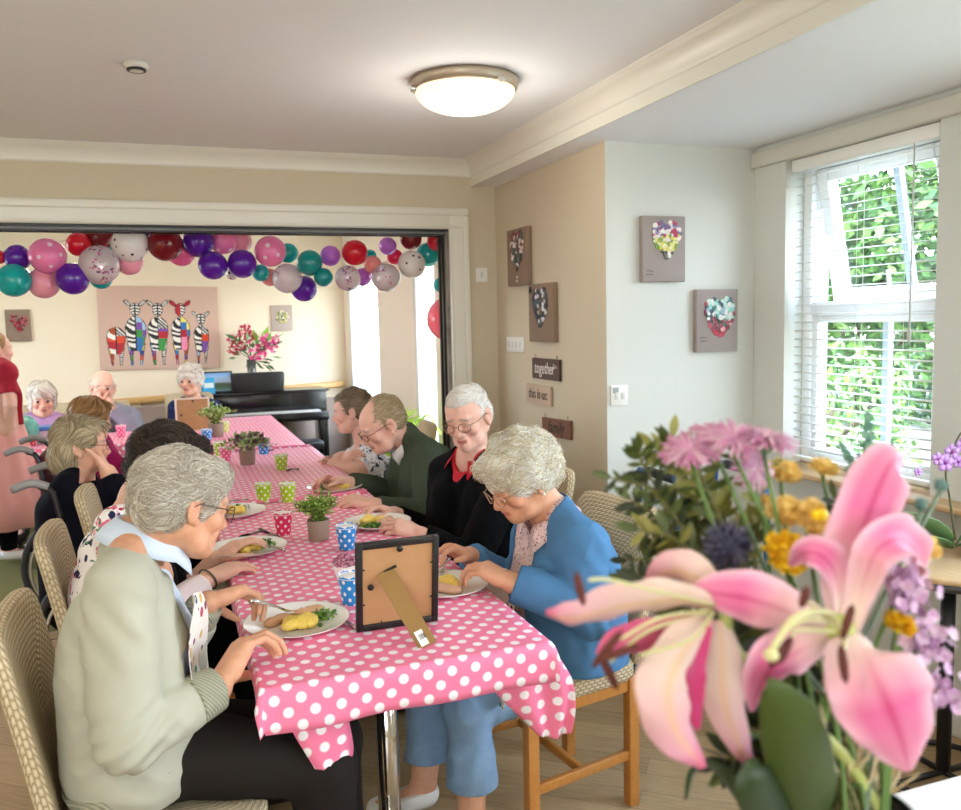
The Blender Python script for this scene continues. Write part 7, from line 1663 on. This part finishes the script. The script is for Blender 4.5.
blade(e, [(800, 850, .66), (775, 812, .64), (758, 780, .63), (750, 758, .635)], [12, 30, 26, 4], -15, M_LD, seed=3)
blade(e, [(775, 850, .70), (742, 800, .70), (716, 768, .70), (694, 772, .70), (686, 800, .70)], [6, 11, 10, 8, 2], 40, M_LD, seed=4)
blade(e, [(820, 850, .68), (838, 790, .70), (836, 735, .72), (826, 700, .73)], [8, 14, 12, 2], 30, M_LD, seed=5)
# leafy sprays, olive to dark green
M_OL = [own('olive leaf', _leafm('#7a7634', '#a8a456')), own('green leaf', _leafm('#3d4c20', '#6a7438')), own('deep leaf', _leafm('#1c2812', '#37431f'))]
def leaf_at(mb, p, d, w, L, mi, curl=.15):
    d = d.normalized(); s = d.cross(w).normalized(); n = s.cross(d); rows = []
    for i in range(6):
        t = i/5; h = math.sin(PI*min(1, t*.96+.02))**.8*L*.185; q = p+d*L*t-n*curl*L*t*t; rows.append([q-s*h-n*h*.3, q, q+s*h-n*h*.3])
    mb.grid(rows, mi)
    mb.uv += [(u, i/5) for i in range(6) for u in (-1, 0, 1)]
def spray(tip, root, label, nl, L, seed, mis, dep=.80, spread=18, mats=M_OL):
    R = np.random.RandomState(seed); a = at_d(root[0], root[1], dep); b = at_d(tip[0], tip[1], dep+R.uniform(-.03, .03)); mid = a.lerp(b, .55)+Vector((R.normal()*.01, R.normal()*.01, .02))
    e = empty('foliage_spray', b, 0, label, 'foliage'); P = bez([a, mid, b], 10); st = MB(); st.tube(P, [.0016]*(len(P)-1)+[.0008], 5); lf = MB(); lf.uv = []
    for k in range(nl):
        t = .12+.88*(k+.5)/nl; j = min(int(t*(len(P)-1)), len(P)-2); p = P[j]; d = (P[j+1]-P[j]).normalized(); s = d.cross(FW).normalized()*(1 if k % 2 else -1)
        v = s*R.uniform(.6, 1.1)+d*R.uniform(.3, .9)+Vector(R.normal(size=3))*.3; w = FW+Vector(R.normal(size=3))*.7; leaf_at(lf, p, v, w, L*R.uniform(.7, 1.2)*(1-.25*t), int(R.choice(mis)))
    v = (P[-1]-P[-2]); leaf_at(lf, P[-1], v, FW, L*.9, int(R.choice(mis)))
    st.obj('twig', M_OST, e); lf.obj('leaves', mats, e); stem_to(a, e, M_OST, .0018, name='stem'); return e
SPR = [((640, 452), (690, 540), 'topmost dark leaflets standing up on the left of the bouquet', 11, .034, (1, 1, 2)), ((612, 478), (680, 560), 'loose dark leaf spray reaching furthest left over the pale wall', 10, .030, (1, 2)), ((672, 438), (715, 530), 'olive leaf spray beside the pink asters', 12, .036, (0, 0, 1)),
       ((632, 500), (700, 585), 'dark green leaf spray before the woven chair back', 12, .034, (1, 2)), ((628, 560), (705, 600), 'shadowy green spray above the side view lily', 12, .032, (0, 1, 2)), ((705, 445), (735, 550), 'olive spray in the middle of the bouquet', 12, .038, (0, 0, 1)),
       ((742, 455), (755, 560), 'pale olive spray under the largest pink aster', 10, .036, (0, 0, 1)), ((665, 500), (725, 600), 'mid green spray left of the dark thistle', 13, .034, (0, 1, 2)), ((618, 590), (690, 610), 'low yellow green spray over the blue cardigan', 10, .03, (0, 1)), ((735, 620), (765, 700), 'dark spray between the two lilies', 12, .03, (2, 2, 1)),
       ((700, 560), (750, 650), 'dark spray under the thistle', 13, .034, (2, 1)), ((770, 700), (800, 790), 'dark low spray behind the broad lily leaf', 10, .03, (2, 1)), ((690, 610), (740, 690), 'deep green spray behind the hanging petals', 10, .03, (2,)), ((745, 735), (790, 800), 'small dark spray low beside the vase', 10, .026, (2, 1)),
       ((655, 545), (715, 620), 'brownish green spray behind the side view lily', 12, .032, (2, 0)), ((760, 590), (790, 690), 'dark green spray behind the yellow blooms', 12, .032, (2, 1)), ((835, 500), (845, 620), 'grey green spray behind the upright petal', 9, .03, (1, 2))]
SPR += [((660+R_[0], R_[1]), (735, 660), R_[2], 11, .034, (2, 2, 1)) for R_ in ((-12, 585, 'dark spray low over the blue sleeve'), (30, 575, 'shadowed spray just above the side view lily throat'), (70, 600, 'dark spray behind the crossing of both lilies'), (55, 640, 'dark spray behind the right hand hanging petal'))]  # dark-leaved sprays added so the gaps between the lilies look dark
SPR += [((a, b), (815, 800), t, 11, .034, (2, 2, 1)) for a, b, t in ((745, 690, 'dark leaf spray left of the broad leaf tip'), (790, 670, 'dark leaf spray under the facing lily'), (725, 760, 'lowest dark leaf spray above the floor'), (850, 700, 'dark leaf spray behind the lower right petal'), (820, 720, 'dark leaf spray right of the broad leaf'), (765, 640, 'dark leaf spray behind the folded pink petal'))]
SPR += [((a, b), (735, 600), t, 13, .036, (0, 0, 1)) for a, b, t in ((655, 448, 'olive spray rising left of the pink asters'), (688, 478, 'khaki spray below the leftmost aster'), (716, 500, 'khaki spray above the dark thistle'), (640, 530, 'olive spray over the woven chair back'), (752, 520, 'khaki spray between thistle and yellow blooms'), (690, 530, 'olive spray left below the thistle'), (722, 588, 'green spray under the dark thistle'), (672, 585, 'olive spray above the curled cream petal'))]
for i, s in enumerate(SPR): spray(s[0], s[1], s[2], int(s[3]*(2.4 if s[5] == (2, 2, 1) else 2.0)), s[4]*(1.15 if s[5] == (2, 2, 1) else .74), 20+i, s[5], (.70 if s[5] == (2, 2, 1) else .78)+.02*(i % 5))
# pink asters with fringed rays
M_AST = [own('aster pink', lambda t: t.set(col=t.mix(t.noise(t.coord(), 90, 2), lin('#b9618e'), lin('#d294b4')), rough=.55, sss=.1)), mat('aster pale', '#d3a5b8', .55)]; M_CAL = mat('green calyx', '#5f8a5a', .55)
def aster(px, py, d, r, tilt, label, seed, n=64, mats=None, cat='aster', name='aster', droop=.35, layers=3):
    R = np.random.RandomState(seed); c = at_d(px, py, d); e = empty(name, c, 0, label, cat, None); ax = Vector(tilt).normalized(); x = ax.cross(Vector((.2, 1, .1))).normalized(); y = ax.cross(x); rr = r/850*d; mb = MB()
    for l in range(layers):
        for k in range(n//layers):
            a = 2*PI*(k+R.rand())/(n//layers); v = x*math.cos(a)+y*math.sin(a); el = .15+.5*l/layers; ln = rr*(1-.2*l/layers)*R.uniform(.8, 1.1); w = ax.cross(v).normalized()*ln*.055
            q = [c+ax*.002*l, c+v*ln*.5+ax*ln*(el*.6), c+v*ln*.95+ax*ln*(el*.75-droop*.3), c+v*ln+ax*ln*(el*.7-droop*.4)]
            mb.grid([[q[0]-w*.4, q[0]+w*.4], [q[1]-w, q[1]+w], [q[2]-w*.9, q[2]+w*.9], [q[3]-w*.2, q[3]+w*.2]], R.randint(2))
    mb.obj('rays', mats or M_AST, e); cb = MB(); cb.lathe([(.0004, -rr*.34), (rr*.12, -rr*.32), (rr*.26, -rr*.14), (rr*.27, .0), (.0004, rr*.04)], 14, (0, 0, 0), 0, Matrix.Translation(c) @ ax.to_track_quat('Z', 'Y').to_matrix().to_4x4()); cb.obj('calyx', M_CAL, e)
    stem_to(c-ax*rr*.3, e, M_GST, .0019); return e
aster(766, 442, .74, 36, (.1, -.2, 1), 'largest pink aster, standing highest at the window edge', 1, 90)
aster(733, 440, .74, 32, (-.1, -.5, 1), 'pink aster left of the largest one', 2, 80); aster(690, 452, .75, 32, (-.3, -.4, 1), 'leftmost pink aster over the olive leaves', 3, 70); aster(752, 468, .76, 26, (.1, -1, .3), 'pale pink aster hanging under the largest one', 4, 66); aster(712, 436, .76, 26, (-.2, -.4, 1), 'small pink aster between the two larger ones', 5, 60)
# yellow pompon blooms
M_YEL = [own('amber floret', lambda t: t.set(col='#f3cf78', rough=.55, sss=.1)), mat('golden floret', '#f7dc8e', .55)]; M_LEM = [mat('lemon floret', '#f2cf28', .5), mat('deep yellow floret', '#e0a81c', .5)]
def pompon(px, py, d, r, label, seed, mats=M_YEL, flat=.7, core=None, tilt=(0, -.5, 1), n=150):
    R = np.random.RandomState(seed); c = at_d(px, py, d); e = empty('pompon_chrysanthemum', c, 0, label, 'chrysanthemum'); rr = r/850*d; Q = Vector(tilt).to_track_quat('Z', 'Y').to_matrix(); mb = MB()
    for _ in range(n):
        u = R.normal(size=3); u /= np.linalg.norm(u); u[2] = abs(u[2])*1.0-.15; v = Q @ Vector((u[0], u[1], u[2]*flat)); w = v.cross(Vector(R.normal(size=3))).normalized()*rr*.13; s = (Q @ Vector((0, 0, 1)))*rr*.10; p = c+v*rr*.45; q = c+v*rr*R.uniform(.85, 1.05)
        mb.grid([[p-w*.5, p+w*.5], [p.lerp(q, .6)-w+s*.2, p.lerp(q, .6)+w+s*.2], [q-w*.7+s, q+w*.7+s]], R.randint(2))
    mb.ball(c, rr*.5, 10, 0); mb.obj('florets', mats, e)
    if core: cb = MB(); cb.ball(c+(Q @ Vector((0, 0, 1)))*rr*.55, (rr*.42, rr*.42, rr*.3), 12, 0); cb.obj('eye', mat('bright yellow eye', '#ffdd10', .5), e)
    stem_to(c-(Q @ Vector((0, 0, 1)))*rr*.4, e, M_GST, .002); return e
pompon(783, 473, .80, 19, 'amber pompon bloom under the largest pink aster', 1); pompon(824, 468, .84, 16, 'small flat amber bloom before the blind, right of its twin', 2, flat=.45); pompon(787, 513, .74, 23, 'orange yellow bloom in the middle of the yellow group', 3, flat=.6, tilt=(-.3, -.4, 1))
pompon(811, 517, .72, 21, 'yellow bloom with a bright yellow eye against the upright lily petal', 4, core=True, tilt=(.1, -1, .4)); pompon(786, 553, .70, 25, 'lemon yellow bloom lowest of the yellow group', 5, M_LEM, tilt=(-.2, -.6, .5)); pompon(763, 502, .80, 11, 'tiny tawny bud left of the yellow group', 6); pompon(899, 625, .68, 17, 'yellow pompon tucked right of the facing lily', 7, M_LEM); pompon(920, 548, .72, 20, 'pale amber bloom behind the curled lily petal', 8, flat=.8)
pompon(738, 716, .74, 15, 'dull orange bloom low between the lilies', 9, [mat('burnt orange floret', '#b9702a', .6), mat('tan floret', '#c98f4a', .6)])
# thistles and grey green seed heads
def thistle(px, py, d, r, label, seed, mats, n=220, name='sea_holly', core='#2f3444'):
    R = np.random.RandomState(seed); c = at_d(px, py, d); e = empty(name, c, 0, label, 'thistle'); rr = r/850*d; mb = MB()
    for _ in range(n):
        v = Vector(R.normal(size=3)).normalized(); q = c+v*rr*R.uniform(.75, 1.15); mb.tube([c+v*rr*.4, c+v*rr*.7, q], [rr*.05, rr*.035, rr*.004], 4, R.randint(len(mats)), False)
    mb.ball(c, rr*.62, 14, 0); mb.obj('spiny_head', mats, e); stem_to(c-Vector((0, 0, rr*.6)), e, mat('grey green stem', '#6f7f6c', .6), .0022); return e
M_THI = [mat('indigo thistle', '#454560', .6), mat('slate thistle', '#6f6a80', .6), mat('dark thistle', '#23263a', .6)]; M_SEA = [mat('grey green seed', '#5f8079', .6), mat('sage seed', '#7c9a90', .6)]
thistle(728, 545, .72, 27, 'large dark indigo thistle in the middle of the bouquet', 1, M_THI, 420); thistle(941, 485, .80, 9, 'upper grey green seed head beside the orchid', 2, M_SEA, 120, 'seed_head'); thistle(921, 504, .79, 9, 'lower grey green seed head beside the orchid', 3, M_SEA, 120, 'seed_head'); thistle(858, 488, .80, 12, 'slate thistle behind the upright petal', 4, M_THI, 160)
def spike(base, tip, r, label, seed, side=()):
    R = np.random.RandomState(seed); a, b = at_d(*base), at_d(*tip); e = empty('amaranth_spike', a, 0, label, 'flower spike'); mb = MB(); L = (b-a).length
    def cone(a, b, r0):
        for k in range(170):
            t = R.rand()**.8; p = a.lerp(b, t); v = Vector(R.normal(size=3)).normalized(); q = p+v*r0*(1-t*.85)*R.uniform(.5, 1); mb.ball(q, r0*.22*(1-.4*t), 5, R.randint(2))
    cone(a, b, r/850*base[2])
    for (x0, y0, x1, y1, rr) in side: cone(at_d(x0, y0, base[2]), at_d(x1, y1, base[2]), rr/850*base[2])
    mb.obj('grains', [mat('dusty green grain', '#5f8f7c', .6), mat('pale dusty green', '#7fa894', .6)], e); stem_to(a, e, M_GST, .002); return e
spike((868, 486, .82), (868, 412, .83), 15, 'dusty green upright flower spike before the blind', 1, ((860, 480, 840, 442, 10), (878, 478, 893, 440, 9)))
# lilac statice
def statice(px, py, d, r, label, seed, n=70):
    R = np.random.RandomState(seed); c = at_d(px, py, d); e = empty('statice', c, 0, label, 'statice'); mb = MB()
    for _ in range(n):
        p = c+Vector((R.normal()*.45, R.normal()*.45, R.normal()*.6))*(r/850*d); ax = Vector(R.normal(size=3)+np.array([0, -1.0, .6])).normalized(); x = ax.orthogonal().normalized(); y = ax.cross(x)
        for k in range(5):
            a = 2*PI*k/5; v = x*math.cos(a)+y*math.sin(a); w = ax.cross(v)*.0028; s = .0058; mb.grid([[p-w*.3, p+w*.3], [p+v*s*.6+ax*.0015-w, p+v*s*.6+ax*.0015+w], [p+v*s+ax*.002-w*.7, p+v*s+ax*.002+w*.7]], R.randint(2))
    mb.obj('florets', [mat('lilac floret', '#d2a6cc', .6), mat('pale lilac floret', '#e6c6de', .6)], e); stem_to(c, e, M_GST, .002)
statice(905, 592, .70, 26, 'lilac statice cluster behind the facing lily', 1, 80); statice(925, 642, .72, 20, 'lower lilac statice cluster at the right of the bouquet', 2, 45); statice(935, 690, .76, 20, 'greyish lilac statice hanging lowest on the right', 3, 36)
# dried grass tuft by the vase mouth
e = empty('dried_grass', at_d(852, 765, .70), 0, 'tuft of dried beige grass at the mouth of the vase', 'dried grass'); R = np.random.RandomState(3); mb = MB()
for _ in range(46):
    a = at_d(846+R.normal()*6, 812, .70+R.normal()*.012); b = at_d(852+R.normal()*26, 742+R.normal()*14, .70+R.normal()*.03); mb.tube(bez([a, a.lerp(b, .5)+Vector(R.normal(size=3))*.006, b], 4), [.0012]*8+[.0004], 4, R.randint(2))
mb.obj('straw', [mat('straw', '#c6a878', .7), mat('pale straw', '#dcc6a0', .7)], e)

# ------------------------------------------------------------------ by the window: round table with an orchid, walking frame
e = empty('round_table', (2.13, 2.02, 0), 0, 'round wooden table with a dark edge by the window, carrying the orchid', 'table'); rx, ry = 2.31, 1.98
MB().lathe([(.0004, .722), (.232, .722), (.236, .718), (.236, .704), (.0004, .704)], 56, (rx, ry, 0)).obj('table_top', own('pale round oak', lambda t: _wood(t, '#c29a6a', '#e0c298')), e)
MB().lathe([(.0004, .703), (.238, .703), (.240, .695), (.236, .682), (.0004, .682)], 56, (rx, ry, 0)).obj('dark_edge', mat('dark table edge', '#3d3a36', .5), e)
MB().tube([(rx, ry, .02), (rx, ry, .69)], .022, 14).obj('column', M_WBLK, e); w = MB(); ringz(w, (0, 0, 0), .20, .010); w.v = [(rx+a, ry+c_, .012+b) for a, b, c_ in w.v]; w.tube([(rx-.2, ry, .012), (rx+.2, ry, .012)], .010, 8).tube([(rx, ry-.2, .012), (rx, ry+.2, .012)], .010, 8); w.obj('foot_ring', M_WBLK, e)
e = empty('orchid', (2.32, 2.0, .722), 0, 'lilac orchid with broad leaves in a white pot on the round table', 'orchid'); ox, oy = 2.43, 1.96
MB().lathe([(.0004, .723), (.045, .723), (.058, .80), (.060, .83), (.054, .83), (.050, .80), (.0004, .79)], 28, (ox, oy, 0)).obj('pot', M_CHINA, e)
def at2(x, y, d=2.02): return at_y(x, y, d)
lf = MB(); lf.uv = []
for (a, b, L) in (((952, 545), (915, 505), .2), ((955, 545), (975, 508), .2), ((953, 548), (930, 530), .16), ((956, 546), (985, 530), .2)):
    p, q = at2(*a), at2(*b); leaf_at(lf, p, q-p, FW*.5+Vector((0, 0, 1)), (q-p).length*1.3, 0, .25)
o = lf.obj('leaves', own('orchid leaf', _leafm('#4a7a4a', '#86a878')), e); solid(o, .003)
sp = bez([at2(955, 540), at2(950, 500), at2(946, 470), at2(957, 440), at2(968, 425)], 8); MB().tube(sp, .0035, 7).obj('stalk', mat('orchid stalk', '#5c5a3c', .5), e)
fl = MB()
for (x, y, r) in ((945, 463, 11), (938, 459, 8), (952, 452, 10), (958, 462, 8), (918, 472, 5), (962, 445, 9)):
    c = at2(x, y); rr = r/850*2.2
    for k in range(5):
        a = 2*PI*k/5+.3; v = _rt*math.cos(a)+_up*math.sin(a); v = Vector(v); w = Vector(_fw).cross(v)*rr*.5; fl.grid([[c-w*.2, c, c+w*.2], [c+v*rr*.6-w, c+v*rr*.6-FW*rr*.2, c+v*rr*.6+w], [c+v*rr-w*.5, c+v*rr*1.05, c+v*rr-w*.5+w]], 0)
    fl.ball(c-FW*rr*.15, rr*.2, 8, 1)
o = fl.obj('blossoms', [mat('orchid petal', '#c99ad8', .5), mat('orchid lip', '#9a3f9a', .5)], e); solid(o, .001)
# blue walking frame between the woven chair and the window wall
M_BLUE = mat('blue painted tube', '#2f5f9f', .3, .3); e = empty('walking_frame', (2.05, 2.75, 0), 0, 'blue tubular walking frame behind the bouquet, by the pale wall', 'walking frame')
w = at_y(664, 476, 2.75); zt = w.z; x0 = w.x
for (xx, nm) in ((x0, 0), (x0+.36, 1)):
    mb = MB(); mb.tube(bez([(xx-.02, 2.55, .02), (xx-.01, 2.60, zt-.10), (xx, 2.64, zt-.01), (xx, 2.72, zt), (xx, 2.84, zt), (xx, 2.91, zt-.01), (xx+.01, 2.95, zt-.10), (xx+.02, 3.0, .02)], 8), .014, 10); s = mb.obj('side_frame', M_BLUE, e)
    MB().tube([(xx, 2.68, zt), (xx, 2.86, zt)], .019, 12).obj('hand_grip', mat('dark grip', '#26282c', .7), s)
    q = MB(); q.tube([(xx-.012, 2.575, .40), (xx+.012, 2.975, .40)], .010, 8); q.obj('side_brace', M_BLUE, s)
z2 = at_y(745, 518, 2.97).z
MB().tube([(x0+.012, 2.955, z2), (x0+.372, 2.955, z2)], .011, 8).obj('cross_bar', M_BLUE, e); MB().tube([(x0+.015, 2.97, .45), (x0+.375, 2.97, .45)], .011, 8).obj('cross_bar', M_BLUE, e)
